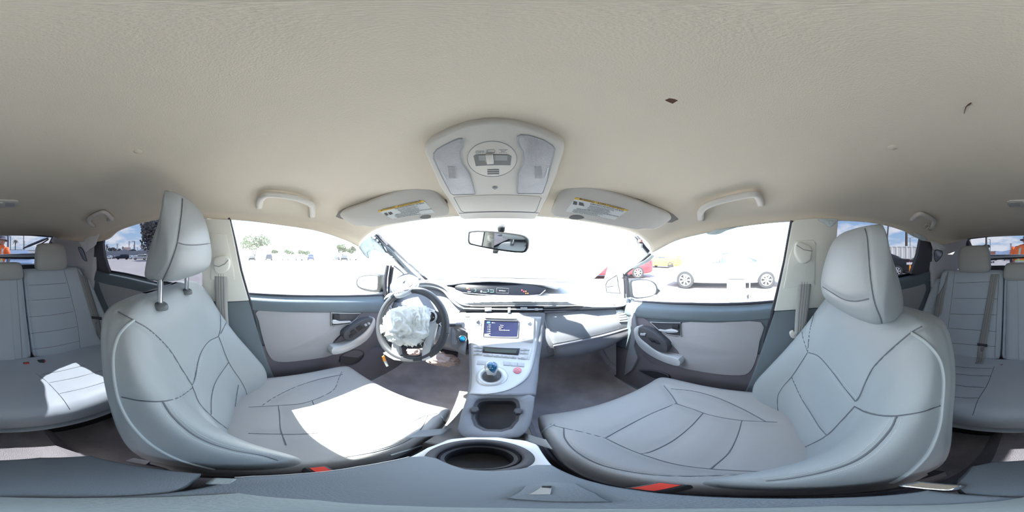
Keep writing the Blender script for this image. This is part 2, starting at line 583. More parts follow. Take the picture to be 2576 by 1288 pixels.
ceil_vf = orient(ceil_vf[:2], (0, 0, -1))
ceiling = obj('ceiling', ceil_vf, 'headliner', solid=0.02, offset=-1)
tag(ceiling, 'beige grey woven headliner over the whole cabin', 'ceiling', kind='structure')
CB = bvh_of(ceil_vf)
rr_ = [[Vector((p[0] * 1.03, p[1], p[2] + .032 - (.012 if j in (0, len(r0) - 1) else 0))) for j, p in enumerate(r0)] for r0 in rows]
rr_.append([Vector((p.x * 1.10, -1.50, p.z + .012)) for p in rr_[-1]])
rr_.append([Vector((p.x, -1.60, p.z - .012)) for p in rr_[-1]])
vf_ = orient(grid(rr_, 3, 3)[:2], (0, 0, -1))
tag(obj('roof', vf_, 'white_paint', solid=.006, offset=1), 'white outer roof skin of the car', 'car roof', kind='structure')
# round plugs, the torn hole and a small mark
for (u, v, rr) in ((346, 381, .0075), (2246, 371, .0085)):
    h = CB.ray_cast(CAM, D(u, v)); n = h[1] if h[1].z < 0 else -h[1]
    obj('round_plug', lathe([(0, .0016), (rr * .7, .0014), (rr, .0), (rr, -.003)], h[0], n, 20), 'headliner', ceiling)
P = [(1672, 252), (1684, 247), (1697, 249), (1706, 253), (1700, 256), (1692, 261), (1682, 257)]
hp = [CB.ray_cast(CAM, D(*p))[0] for p in P]
obj('torn_hole', slab(hp, (0, 0, -1), .004), 'rust', ceiling, smooth=False)
hp = [CB.ray_cast(CAM, D(*p))[0] + Vector((0, 0, -.0008)) for p in [(2425, 285), (2430, 268), (2438, 262), (2443, 258)]]
obj('scratch_mark', tube(hp, [.0003, .0006, .0012, .0006], 5), 'rust', ceiling)

# outer tub: floor, outer sides, bulkheads
fl = []
def flat(name, P, m, th, toward=CAM, **kw):
    vf = orient(([Vector(p) for p in P], [tuple(range(len(P)))]), toward)
    return obj(name, vf, m, smooth=False, solid=th, offset=-1, **kw)
floor_rows = []
for y, zc, zs in ((1.36, -.35, -.35), (1.22, -.60, -.60), (1.02, -.90, -.90), (.80, -.955, -.965), (.2, -.955, -.965), (-.25, -.955, -.965), (-.55, -.94, -.95), (-.86, -.94, -.95), (-1.0, -.75, -.75), (-1.3, -.62, -.62), (-1.95, -.60, -.60)):
    hump = .10 if y < .9 else .02
    if y < -.9: hump = 0
    floor_rows.append([(-.74, y, zs + .06), (-.70, y, zs + .055), (-.64, y, zs), (-.3, y, zs), (-.13, y, zc), (-.09, y, zc + hump), (.09, y, zc + hump), (.13, y, zc), (.3, y, zs), (.64, y, zs), (.70, y, zs + .055), (.74, y, zs + .06)])
vf = grid(floor_rows, 2, 3)
floor = obj('floor', orient(vf[:2]), 'carpet', solid=.02, offset=-1)
tag(floor, 'dark brown grey carpet on the cabin floor', 'floor', kind='structure')
FB = bvh_of(vf[:2])
for s, nm, uu in ((-1, 'wall_left', 'driver'), (1, 'wall_right', 'passenger')):
    o = flat(nm, [(s * .745, 1.4, -.98), (s * .745, 1.4, -.27), (s * .745, .3, -.26), (s * .745, .15, -.20), (s * .745, -1.0, -.185), (s * .74, -1.9, -.13), (s * .74, -1.95, -.98)], 'white_paint', .02)
    tag(o, 'white outer body side on the %s side' % uu, 'body side', kind='structure')
for s, pn in ((-1, 'wall_left'), (1, 'wall_right')):
    par = bpy.data.objects[pn]
    vf = orient(([Vector(p) for p in [(s * .742, -.98, -.185), (s * .685, -1.0, .02), (s * .625, -1.02, .13), (s * .59, -1.3, .20), (s * .575, -1.52, .21), (s * .62, -1.70, .12), (s * .665, -1.95, -.14), (s * .74, -1.92, -.14)]], [tuple(range(8))]))
    obj('quarter_panel', vf, 'slate', par, smooth=False, solid=.02, offset=-1)
o = flat('wall_front', [(-.745, 1.41, -.98), (.745, 1.41, -.98), (.745, 1.41, -.215), (-.745, 1.41, -.215)], 'dash_dark', .02)
tag(o, 'dark bulkhead below the windscreen', 'bulkhead', kind='structure')
o = flat('wall_rear', [(-.74, -1.97, -.98), (.74, -1.97, -.98), (.70, -1.97, -.16), (-.70, -1.97, -.16)], 'charcoal', .02)
tag(o, 'dark inner tailgate below the rear glass', 'tailgate lining', kind='structure')

# ---------------------------------------------------------------- windscreen and windows
hdrL = at(935, 574, x=-.575); hdrR = at(1608, 592, x=.575)
bL = at(1072, 703, x=-.70); bR = at(1528, 700, x=.70)
g = [[(hdrL.x, hdrL.y, hdrL.z), (-.3, .515, .122), (0, .53, .13), (.3, .515, .122), (hdrR.x, hdrR.y, hdrR.z)],
     [(-.655, .90, -.055), (-.34, .99, -.035), (0, 1.03, -.03), (.34, .99, -.035), (.655, .90, -.055)],
     [(-.72, 1.24, -.205), (-.36, 1.36, -.205), (0, 1.40, -.205), (.36, 1.36, -.205), (.72, 1.24, -.205)]]
vf = grid(g, 5, 5)
win = obj('window_1', orient(vf[:2]), 'glass_shield', solid=.004, offset=1)
tag(win, 'wide steeply raked windscreen above the dashboard', 'windscreen', kind='structure')
def sidewin(name, pix, xb, xt, m, lab, s):
    # glass leaning inwards: plane through belt line and roof rail
    pl = plane3((s * xb, 0, -.18), (s * xb, 1, -.18), (s * xt, 0, .12))
    P = trace(pix, pl=pl)
    o = obj(name, slab(P, pl[1], .004), m, smooth=False)
    tag(o, lab, 'window', kind='structure')
    return o, pl
sidewin('window_2', [(572, 548), (640, 548), (700, 558), (800, 575), (880, 598), (935, 640), (1000, 690), (1040, 720), (1035, 760), (985, 758), (620, 752)], .715, .615, 'glass_side', 'clear front door window on the driver side', -1)
sidewin('window_3', [(1995, 550), (1880, 560), (1780, 578), (1700, 598), (1635, 628), (1590, 660), (1545, 690), (1520, 720), (1522, 765), (1585, 770), (1830, 775), (1952, 770)], .715, .615, 'glass_side', 'clear front door window on the passenger side', 1)
sidewin('window_4', [(236, 590), (262, 598), (300, 572), (350, 555), (400, 546), (520, 546), (530, 745), (400, 708), (235, 682)], .715, .615, 'glass_dim', 'dimmed rear door window on the driver side', -1)
sidewin('window_5', [(2345, 600), (2316, 595), (2270, 574), (2185, 552), (2060, 548), (2040, 760), (2160, 730), (2345, 690)], .715, .615, 'glass_dim', 'dimmed rear door window on the passenger side', 1)
# rear glass: upper pane and lower pane
rg = [at(150, 596, y=-1.50), at(2427, 600, y=-1.50)]
P = [(-.56, -1.50, .20), (.56, -1.50, .20), (.62, -1.80, .005), (-.62, -1.80, .005)]
vf = orient(([Vector(p) for p in P], [(0, 1, 2, 3)]))
o = obj('window_6', vf, 'glass_dim', smooth=False, solid=.004, offset=-1)
tag(o, 'sloping upper rear window above the crossbar', 'rear window', kind='structure')
P = [(-.58, -1.83, .0), (.58, -1.83, .0), (.60, -1.90, -.16), (-.60, -1.90, -.16)]
vf = orient(([Vector(p) for p in P], [(0, 1, 2, 3)]))
o = obj('window_7', vf, 'glass_dim', smooth=False, solid=.004, offset=-1)
tag(o, 'low upright rear window below the crossbar', 'rear window', kind='structure')

# ---------------------------------------------------------------- front doors
def front_door(name, s, lab, belt, cols, insert, recess, lock, lever, panel, strip, pocket, mpocket, switches, seal):
    rows = []
    for k, (dv, x) in enumerate(((-4, .700), (4, .690), (14, .668), (36, .664), (42, .676), (95, .682), (150, .684), (205, .69), (255, .70))):
        row = []
        for (u, v) in belt:
            p = at(u, v + dv * (1 if k < 6 else 1), x=s * x)
            row.append(p)
        rows.append(row)
    # carry it down to the sill
    rows.append([Vector((s * .70, p.y, -.93)) for p in rows[-1]])
    dt = thing(name, lab, 'car door', Vector((s * .69, .35, -.93)), kind='structure')
    shell('panel', rows, 'slate', dt, 4, 3, .02)
    # lower dark plastic skin: begins under the insert
    low = [[at(u, v + dv, x=s * x) for (u, v) in belt] for dv, x in ((125, .674), (165, .675), (205, .682), (255, .692))]
    low.append([Vector((s * .692, p.y, -.93)) for p in low[-1]])
    shell('lower_panel', low, 'door_low', dt, 4, 3, .006)
    x0 = s * .668
    obj('cloth_insert', pslab(insert, .015, .004, 3, x=x0), 'door_cloth', dt)
    obj('handle_recess', pslab(recess, .014, .002, 0, x=s * .664), 'charcoal', dt)
    obj('handle_bezel', tube(trace(recess + [recess[0]], x=s * .663), .0018, 6), 'grey_btn', dt)
    ha = obj('door_handle', pslab(lever, .010, .003, 2, x=s * .652), 'silver', dt)
    lk = obj('lock_button', pslab(lock, .010, .002, 0, x=s * .655), 'black', dt)
    obj('dark_field', pslab(pocket, .02, .002, 0, x=s * .669), 'door_low', dt)
    obj('armrest', pslab(strip, .05, .006, 3, x=s * .628), 'silver', dt)
    sp = obj('switch_panel', pslab(panel, .035, .004, 3, x=s * .632), 'charcoal', dt)
    for q in switches:
        obj('window_switch', pslab(q, .006, .0015, 0, x=s * .627), 'grey_btn' if len(q) > 4 else 'black', sp)
    mp_ = obj('map_pocket', tube(trace(mpocket, 4, x=s * .668), .004, 6), 'charcoal', dt)
    obj('pocket_hollow', pslab(mpocket, .004, 0, 4, x=s * .670), 'black', dt)
    obj('belt_seal', tube([at(u, v, x=s * .702) for u, v in seal], .0065, 6), 'rubber', dt)
    return dt
bl = [(612, 741), (700, 747), (800, 749), (900, 749), (985, 747), (1030, 740)]
front_door('door_1', -1, 'driver side front door lined in slate vinyl and grey cloth', bl, None,
    [(648, 782), (730, 784), (833, 786), (838, 822), (905, 790), (868, 832), (838, 862), (838, 893), (765, 907), (700, 911), (676, 895), (660, 850), (651, 810)],
    [(833, 787), (907, 788), (895, 803), (880, 815), (834, 820)],
    [(840, 793), (855, 793), (855, 803), (840, 804)],
    [(838, 806), (846, 805), (856, 809), (882, 808), (882, 812), (860, 814), (838, 815)],
    [(866, 838), (885, 822), (910, 808), (928, 802), (940, 803), (938, 816), (912, 840), (886, 856), (868, 852)],
    [(838, 893), (838, 875), (870, 868), (912, 842), (934, 815), (940, 800), (945, 806), (942, 828), (922, 858), (875, 885)],
    [(908, 789), (960, 762), (985, 758), (985, 800), (945, 870), (900, 900), (842, 893), (838, 866), (870, 832)],
    [(857, 902), (865, 890), (890, 880), (912, 884), (914, 898), (895, 915), (872, 919), (858, 913)],
    [[(882, 836), (892, 829), (899, 836), (889, 845)], [(897, 825), (908, 818), (915, 824), (904, 833)], [(879, 846), (886, 841), (889, 847), (882, 851)], [(917, 817), (922, 814), (925, 819), (920, 822), (918, 820)], [(925, 813), (930, 811), (933, 815), (928, 818), (926, 816)]],
    [(617, 738), (700, 743), (800, 745), (900, 744), (975, 741)])
br = [(1958, 762), (1900, 768), (1830, 771), (1740, 770), (1650, 765), (1592, 759), (1550, 745)]
front_door('door_2', 1, 'passenger side front door lined in slate vinyl and grey cloth', br, None,
    [(1714, 813), (1800, 812), (1915, 811), (1911, 860), (1902, 905), (1887, 935), (1862, 945), (1790, 940), (1706, 922), (1709, 893), (1690, 868), (1662, 838), (1676, 842), (1712, 846)],
    [(1635, 810), (1712, 812), (1713, 846), (1678, 841), (1655, 828)],
    [(1691, 817), (1706, 818), (1706, 828), (1690, 827)],
    [(1657, 829), (1670, 831), (1688, 828), (1703, 832), (1703, 837), (1680, 838), (1658, 833)],
    [(1604, 827), (1616, 824), (1640, 834), (1668, 856), (1678, 870), (1675, 886), (1655, 884), (1625, 866), (1606, 845)],
    [(1593, 832), (1600, 822), (1606, 826), (1606, 846), (1630, 868), (1662, 890), (1706, 904), (1706, 922), (1665, 910), (1625, 888), (1600, 862)],
    [(1632, 809), (1585, 775), (1583, 815), (1600, 880), (1640, 915), (1704, 921), (1710, 893), (1690, 866), (1660, 838)],
    [(1608, 932), (1640, 932), (1668, 938), (1682, 946), (1676, 955), (1650, 954), (1628, 945)],
    [[(1628, 849), (1638, 851), (1650, 860), (1640, 862)], [(1641, 853), (1652, 857), (1660, 866), (1650, 866)], [(1611, 838), (1618, 840), (1616, 845), (1610, 843), (1610, 841)], [(1618, 838), (1624, 839), (1622, 845), (1616, 844), (1617, 841)]],
    [(1950, 758), (1900, 762), (1830, 765), (1740, 764), (1650, 761), (1592, 757)])

# ---------------------------------------------------------------- rear doors
def rear_door(name, s, lab, belt, insert, frame, seal):
    dt = thing(name, lab, 'car door', Vector((s * .69, -.5, -.93)), kind='structure')
    rows = []
    for dv, x in ((-3, .700), (2, .69), (8, .668), (30, .662), (36, .674), (90, .68), (150, .69)):
        rows.append([at(u, v + dv, x=s * x) for u, v in belt])
    rows.append([Vector((s * .70, p.y, -.93)) for p in rows[-1]])
    shell('panel', rows, 'slate', dt, 4, 3, .02)
    obj('cloth_insert', pslab(insert, .02, .004, 2, x=s * .667), 'door_cloth', dt)
    obj('window_frame', pslab(frame, .02, .004, 0, pl=plane3((s * .70, 0, -.18), (s * .70, 1, -.18), (s * .60, 0, .12))), 'charcoal', dt)
    obj('belt_seal', tube([at(u, v, x=s * .700) for u, v in seal], .006, 6), 'rubber', dt)
    return dt
rear_door('door_3', -1, 'driver side rear door with slate ledge and grey cloth panel', [(232, 672), (262, 682), (320, 694), (380, 708), (450, 722), (530, 738)],
    [(245, 702), (262, 698), (340, 722), (420, 745), (520, 772), (520, 880), (300, 830), (285, 800), (262, 752)],
    [(238, 596), (262, 592), (258, 615), (262, 645), (270, 672), (276, 686), (232, 690), (236, 640)],
    [(275, 681), (320, 689), (380, 702), (450, 716), (530, 730)])
rear_door('door_4', 1, 'passenger side rear door with slate ledge and grey cloth panel', [(2340, 676), (2308, 688), (2258, 700), (2200, 716), (2120, 738), (2030, 760)],
    [(2325, 712), (2312, 706), (2260, 722), (2180, 745), (2060, 790), (2060, 880), (2290, 820), (2310, 780), (2330, 730)],
    [(2340, 600), (2318, 596), (2314, 615), (2309, 640), (2299, 670), (2292, 690), (2342, 690), (2346, 640)],
    [(2296, 686), (2258, 695), (2200, 711), (2120, 732), (2030, 753)])

# ---------------------------------------------------------------- pillars
def bpillar(name, s, lab, up, upface, low, gap):
    t = thing(name, lab, 'pillar trim', Vector((s * .65, -.18, -.93)), kind='structure')
    pl = plane3((s * .655, 0, -.25), (s * .655, 1, -.25), (s * .59, 0, .14))
    obj('upper_trim', pslab(up, .05, .006, 0, pl=pl), 'pillar', t)
    obj('raised_field', pslab(upface, .01, .003, 0, pl=off(pl, .006)), 'pillar', t)
    obj('lower_trim', pslab(low, .05, .006, 0, x=s * .652), 'slate', t)
    obj('door_seal', tube([at(u, v, pl=off(pl, -.012)) for u, v in gap], .007, 6), 'rubber', t)
    return t
bpillar('trim_1', -1, 'pale grey pillar lining behind the driver window', [(508, 550), (577, 552), (588, 600), (604, 680), (626, 757), (572, 760), (508, 758)],
    [(530, 585), (568, 590), (588, 682), (590, 704), (530, 704)],
    [(506, 757), (571, 760), (626, 757), (640, 810), (662, 880), (705, 985), (640, 1050), (506, 1000)],
    [(576, 548), (590, 605), (606, 680), (628, 757), (642, 815), (662, 885), (705, 985)])
bpillar('trim_2', 1, 'pale grey pillar lining behind the passenger window', [(1993, 560), (2003, 552), (2060, 548), (2110, 552), (2090, 772), (2048, 776), (1948, 783), (1975, 660)],
    [(2000, 606), (2046, 604), (2052, 612), (2050, 718), (1972, 726), (1985, 650)],
    [(1949, 783), (2048, 776), (2092, 772), (2092, 1000), (1990, 1050), (1870, 1000), (1908, 905)],
    [(1992, 555), (1974, 655), (1948, 765), (1940, 800), (1908, 905), (1865, 1000)])

# C pillars (between rear door and tailgate)
def cpillar(name, s, lab, A, B, C_, qw):
    rowsc = [[at(u, v, x=s * x) for u, v, x in A], [at(u, v, x=s * x) for u, v, x in B], [at(u, v, x=s * x) for u, v, x in C_]]
    o, vf = shell(name, rowsc, 'pillar_rear', None, 4, 5, .02)
    tag(o, lab, 'pillar trim', kind='structure')
    b = bvh_of(vf)
    P = [b.ray_cast(CAM, D(*p)) for p in [tuple(q) for q in cat1(qw, 3, True)]]
    P = [h[0] - (h[0] - CAM).normalized() * .002 for h in P if h[0] is not None]
    n = (CAM - P[0]).normalized()
    obj('quarter_window', slab(P, n, .002), 'quarter', o, smooth=False)
    obj('quarter_seal', tube(P + [P[0]], .003, 6), 'rubber', o)
    return o
cpillar('trim_6', -1, 'grey rear pillar lining on the driver side', [(252, 588, .60), (205, 596, .585), (165, 598, .54), (135, 590, .50)],
    [(243, 640, .645), (205, 640, .64), (165, 640, .615), (118, 640, .58)],
    [(228, 770, .67), (200, 730, .66), (150, 730, .655), (95, 730, .655)],
    [(197, 624), (207, 626), (217, 650), (218, 657), (208, 650)])
cpillar('trim_7', 1, 'grey rear pillar lining on the passenger side', [(2326, 588, .60), (2372, 598, .585), (2410, 598, .54), (2440, 590, .50)],
    [(2338, 640, .645), (2372, 640, .64), (2410, 640, .615), (2455, 640, .58)],
    [(2350, 770, .67), (2376, 730, .66), (2425, 730, .655), (2480, 730, .655)],
    [(2352, 630), (2370, 632), (2368, 645), (2356, 658), (2351, 650)])

# tailgate inner frame and crossbar, all one tailgate
tg = thing('tailgate', 'dark framed tailgate with crossbar between two rear windows', 'tailgate', Vector((0, -1.8, -.16)), kind='structure')
def bars(P, r, fl=1.0): return tube(P, r, 10, True, fl)
obj('top_frame', tube([(-.57, -1.52, .19), (-.3, -1.50, .205), (0, -1.49, .208), (.3, -1.50, .205), (.57, -1.52, .19)], .02, 8), 'charcoal', tg)
for s in (-1, 1):
    obj('side_frame', tube([(s * .555, -1.50, .20), (s * .565, -1.66, .11), (s * .60, -1.80, .0), (s * .61, -1.90, -.16)], [.03, .04, .045, .045], 8), 'bare_dark', tg)
obj('crossbar', slab([at(0 + (u if u < 1288 else u - 2576), v, y=-1.80) for u, v in []] or [(-.62, -1.80, .030), (0, -1.80, .018), (.62, -1.80, .030), (.62, -1.80, -.030), (0, -1.80, -.012), (-.62, -1.80, -.030)], (0, 1, 0), .03, .004), 'silver', tg)  # silver colour stands in for sky reflected on the bar
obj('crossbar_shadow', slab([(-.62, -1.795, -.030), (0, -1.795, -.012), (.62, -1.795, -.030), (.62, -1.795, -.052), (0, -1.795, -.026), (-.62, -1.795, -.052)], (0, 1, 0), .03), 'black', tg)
obj('lower_frame', slab([(-.62, -1.88, -.105), (.62, -1.88, -.105), (.62, -1.88, -.17), (-.62, -1.88, -.17)], (0, 1, 0), .03, .006), 'charcoal', tg)
for s in (-1, 1):
    obj('corner_frame', slab([(s * .62, -1.86, -.02), (s * .47, -1.86, -.025), (s * .452, -1.86, -.045), (s * .45, -1.86, -.085), (s * .47, -1.86, -.107), (s * .62, -1.86, -.11)], (0, 1, 0), .02), 'black', tg)
# load cover behind the bench
o = flat('trim_3', [(-.66, -1.22, -.16), (.66, -1.22, -.16), (.62, -1.90, -.165), (-.62, -1.90, -.165)], 'charcoal', .01, toward=(0, -1.5, 1))
tag(o, 'dark load area cover behind the rear bench', 'load cover', kind='structure')
# ---------------------------------------------------------------- seats
def loft_loops(loops, nu, nv, cap0=True, cap1=True):
    V, F, nr, nc = grid(loops, nu, nv, closed=True)
    V = [Vector(v) for v in V]
    for cap, i in ((cap0, 0), (cap1, nr - 1)):
        if cap:
            c = sum(V[i * nc:(i + 1) * nc], Vector()) / nc
            V.append(c); k = len(V) - 1
            for j in range(nc):
                F.append((i * nc + j, i * nc + (j + 1) % nc, k) if i else (i * nc + (j + 1) % nc, i * nc + j, k))
    return V, F
def outward(vf):
    """make the faces of a closed shape point outwards"""
    V = [Vector(v) for v in vf[0]]
    c = sum(V, Vector()) / len(V)
    s = 0
    for f in vf[1]:
        n = (V[f[1]] - V[f[0]]).cross(V[f[2]] - V[f[0]])
        s += n.dot(sum((V[i] for i in f), Vector()) / len(f) - c)
    return V, (vf[1] if s > 0 else [tuple(reversed(f)) for f in vf[1]])
def upholster(name, vf, m, parent, seams, piping=(), doubles=(), depth=.004, width=.008, sr=.0014, label=None):
    """a padded piece: grooves pressed along the seams, thread and piping laid on it"""
    vf = outward(vf)
    b0 = bvh_of(vf)
    L = [onsurf(b0, s) for s in list(seams) + list(doubles)]
    nn = [Vector(n) for n in normals(vf[0], [f for f in vf[1]])]
    vs = groove(vf[0], [l for l in L if len(l) > 1], depth, width, nn)
    vf2 = (vs, vf[1])
    o = obj(name, vf2, m, parent, smooth='all')
    if label: o['label'] = label
    b1 = bvh_of(vf2)
    for s in seams:
        P = onsurf(b1, s, .0001, 5)
        if len(P) > 1: obj('seam', tube(P, sr, 5), 'seam', o)
    for s in piping:
        P = onsurf(b1, s, .0010, 5)
        if len(P) > 1: obj('piping', tube(P, .0030, 7), 'piping', o)
    for s in doubles:
        P = onsurf(b1, s, .0001, 5)
        if len(P) > 2: obj('welt_seam', tube(P, sr * 1.1, 5), 'seam', o)
    st = []
    for s in doubles:
        for dd in (-.006, .006):
            P = onsurf(b1, s, .0003, 4)
            if len(P) < 3: continue
            for i in range(1, len(P) - 1):
                t = (P[i + 1] - P[i - 1]).normalized()
                v = (CAM - P[i]).normalized()
                sd_ = t.cross(v).normalized()
                c = P[i] + sd_ * dd + v * .0005
                # a stitch laid back on the surface
                h = b1.ray_cast(CAM, (c - CAM).normalized())
                if h[0] is None or (h[0] - c).length > .02: continue
                q = h[0]
                st.append(tube([q - t * .0014 + v * .0003, q + t * .0014 + v * .0003], .0005, 4))
    if st: 
        k = obj('stitching', join(*st), 'thread', o)
        k['kind'] = 'stuff'
    return o, b1
def back_loop(xc, z, yc, w, b, t, slant=0.0):
    h = [(0, yc), (.32, yc + .02 * b), (.56, yc + .25 * b), (.78, yc + .85 * b), (.91, yc + b), (.985, yc + .75 * b - .004), (1.0, yc + .25 * b - .02), (.995, yc - .55 * t), (.93, yc - .92 * t), (.5, yc - t * 1.05)]
    P = [Vector((xc + a * w, y, z)) for a, y in h] + [Vector((xc, yc - t * 1.08, z))] + [Vector((xc - a * w, y, z)) for a, y in reversed(h[1:])]
    return P
def front_seat(name, label, xc, yo, brow, crow, hr, seams_b, pipe_b, dbl_b, seams_c, pipe_c, dbl_c, seams_h, posts, msb, msc):
    t = thing(name, label, 'car seat', Vector((xc, .12, -.95)))
    loops = [back_loop(xc + dx, z, yc + yo, w, b, th) for (z, yc, w, b, th, dx) in brow]
    upholster('backrest', loft_loops(loops, 6, 9), msb, t, seams_b, pipe_b, dbl_b, depth=.004, width=.007)
    loops = []
    for (y, z, w, b, th, tilt) in crow:
        h = [(0, z), (.35, z), (.6, z + .22 * b), (.8, z + .85 * b), (.92, z + b), (.99, z + .4 * b - .008), (1.0, z - .3 * th), (.97, z - .75 * th), (.85, z - th), (.4, z - th)]
        loops.append([Vector((xc + a * w, y + yo, zz)) for a, zz in h] + [Vector((xc, y + yo, z - th))] + [Vector((xc - a * w, y + yo, zz)) for a, zz in reversed(h[1:])])
    cu, _ = upholster('cushion', loft_loops(loops, 6, 7), msc, t, seams_c, pipe_c, dbl_c, depth=.0045, width=.009)
    loops = []
    for (z, yf, d, w_) in hr:
        d = d * (.50 if z > hr[3][0] + .01 else .62 if z > hr[4][0] + .01 else .80)
        h = [(0, yf + .008), (.5, yf + .006), (.86, yf - .001), (.985, yf - .012), (1.0, yf - .024 if d > .04 else yf - d * .5), (.965, yf - d * .62 if d > .03 else yf - d * .8), (.84, yf - d * .95), (.4, yf - d)]
        loops.append([Vector((xc + a * w_, y, z)) for a, y in h] + [Vector((xc, yf - d - .003, z))] + [Vector((xc - a * w_, y, z)) for a, y in reversed(h[1:])])
    hd, _ = upholster('headrest', loft_loops(loops, 6, 7), msb, t, seams_h, (), (), depth=.003, width=.006)
    zt = hr[-1][0]
    bbk = BVHTree.FromPolygons([tuple(v.co + ORG[t.children[0]]) for v in t.children[0].data.vertices], [tuple(q.vertices) for q in t.children[0].data.polygons])
    for pu, pv, tu, tv_ in posts:
        h_ = bbk.ray_cast(CAM, D(pu, pv))[0]
        px = (h_.x, h_.y, h_.z)
        tp = at(tu, tv_, y=h_.y + .012)
        obj('headrest_post', tube([(px[0], px[1], px[2]), tp, tp + (tp - h_) * .8], .0062, 14), 'chrome', hd)
        obj('post_collar', lathe([(0, .010), (.012, .010), (.016, .007), (.018, .001), (.018, -.003)], (px[0], px[1], px[2]), (0, .1, 1), 20), 'grey_collar', hd)
    # seat frame and rails below
    obj('seat_frame', join(box((xc, .15, -.80), (.42, .42, .10)), box((xc - .17, .16, -.89), (.05, .5, .11)), box((xc + .17, .16, -.89), (.05, .5, .11))), 'black', t, bevel=.01)
    s = -1 if xc > 0 else 1
    obj('side_cover', slab([(xc + s * .236, -.08, -.66), (xc + s * .236, .25, -.70), (xc + s * .236, .32, -.78), (xc + s * .236, -.16, -.80), (xc + s * .236, -.16, -.70)], (s, 0, 0), .02, .004), 'charcoal', t)
    return t
BR = [(-.094, -.222, .085, 0, .012, 0), (-.099, -.205, .150, .0, .045, 0), (-.116, -.190, .190, .004, .070, 0), (-.155, -.172, .212, .012, .080, 0), (-.23, -.150, .226, .03, .082, 0), (-.33, -.122, .236, .062, .080, 0), (-.43, -.096, .243, .098, .080, 0), (-.52, -.072, .244, .118, .085, 0), (-.60, -.052, .238, .105, .09, 0), (-.66, -.05, .225, .08, .09, 0)]
CR = [(.438, -.700, .20, 0, .02, 0), (.440, -.665, .222, 0, .06, 0), (.428, -.628, .236, .002, .10, 0), (.395, -.610, .243, .006, .13, 0), (.32, -.606, .246, .015, .14, 0), (.20, -.612, .246, .026, .14, 0), (.07, -.622, .246, .032, .14, 0), (-.05, -.63, .243, .03, .14, 0), (-.12, -.64, .23, .02, .12, 0)]
HRD = [(.142, -.172, .006, .060), (.136, -.160, .026, .092), (.112, -.146, .048, .115), (.065, -.134, .070, .128), (.010, -.126, .092, .133), (-.030, -.128, .108, .130), (-.052, -.142, .098, .118), (-.060, -.165, .05, .085)]
driver = front_seat('driver_seat', 'light grey leatherette driver seat behind the steering wheel, headrest raised on chrome posts', -.357, 0.0, BR, CR, HRD,
    seams_b=[[(297, 784), (338, 807), (379, 832), (425, 878), (457, 928), (483, 969)],
             [(550, 846), (555, 823), (552, 782), (534, 745)], [(555, 840), (576, 798)],
             [(551, 848), (575, 910), (607, 960), (621, 992), (626, 1030)],
             [(575, 912), (543, 960), (532, 1001), (531, 1043)],
             [(484, 972), (489, 985), (502, 1015), (530, 1045), (562, 1072), (605, 1098)],
             [(306, 999), (352, 1008), (402, 1010), (447, 1001), (484, 976)],
             [(600, 968), (594, 1005), (588, 1050), (586, 1080)]],
    pipe_b=[[(336, 806), (315, 824), (297, 851), (287, 896), (290, 956), (304, 1015), (338, 1074), (393, 1125), (466, 1161), (560, 1186)]],
    dbl_b=[[(483, 969), (491, 950), (502, 896), (522, 862), (550, 846)],
           [(409, 1010), (434, 1047), (479, 1088), (530, 1115), (594, 1134), (657, 1145), (700, 1158)]],
    seams_c=[[(860, 935), (851, 955), (840, 980), (805, 1000), (760, 1015), (705, 1020), (625, 1024)],
             [(1100, 1040), (1065, 1048), (1040, 1060)], [(700, 1020), (703, 1040), (706, 1080), (720, 1120)], [(785, 1007), (800, 1040), (830, 1090), (860, 1130)], [(625, 1090), (700, 1092), (760, 1092), (840, 1085)]],
    pipe_c=[[(1108, 1045), (1120, 1070), (1110, 1095), (1060, 1120), (980, 1145)]],
    dbl_c=[[(862, 942), (800, 955), (740, 975), (690, 1000), (660, 1020)], [(1075, 1046), (1065, 1070), (1045, 1095), (1010, 1115), (950, 1135), (870, 1150)]],
    seams_h=[[(458, 452), (459, 500), (456, 540), (446, 610), (430, 660), (412, 700), (402, 716)], [(446, 610), (470, 616), (510, 615), (548, 608)], [(402, 712), (440, 712), (480, 705), (520, 690)]],
    posts=[(403, 772, 403, 715), (469, 735, 470, 700)], msb='seat_front', msc='seat')
HRP = [(.072, -.212, .006, .060), (.066, -.200, .026, .090), (.044, -.186, .048, .112), (0, -.172, .074, .128), (-.055, -.160, .098, .134), (-.095, -.160, .112, .130), (-.120, -.172, .10, .118), (-.130, -.195, .05, .085)]
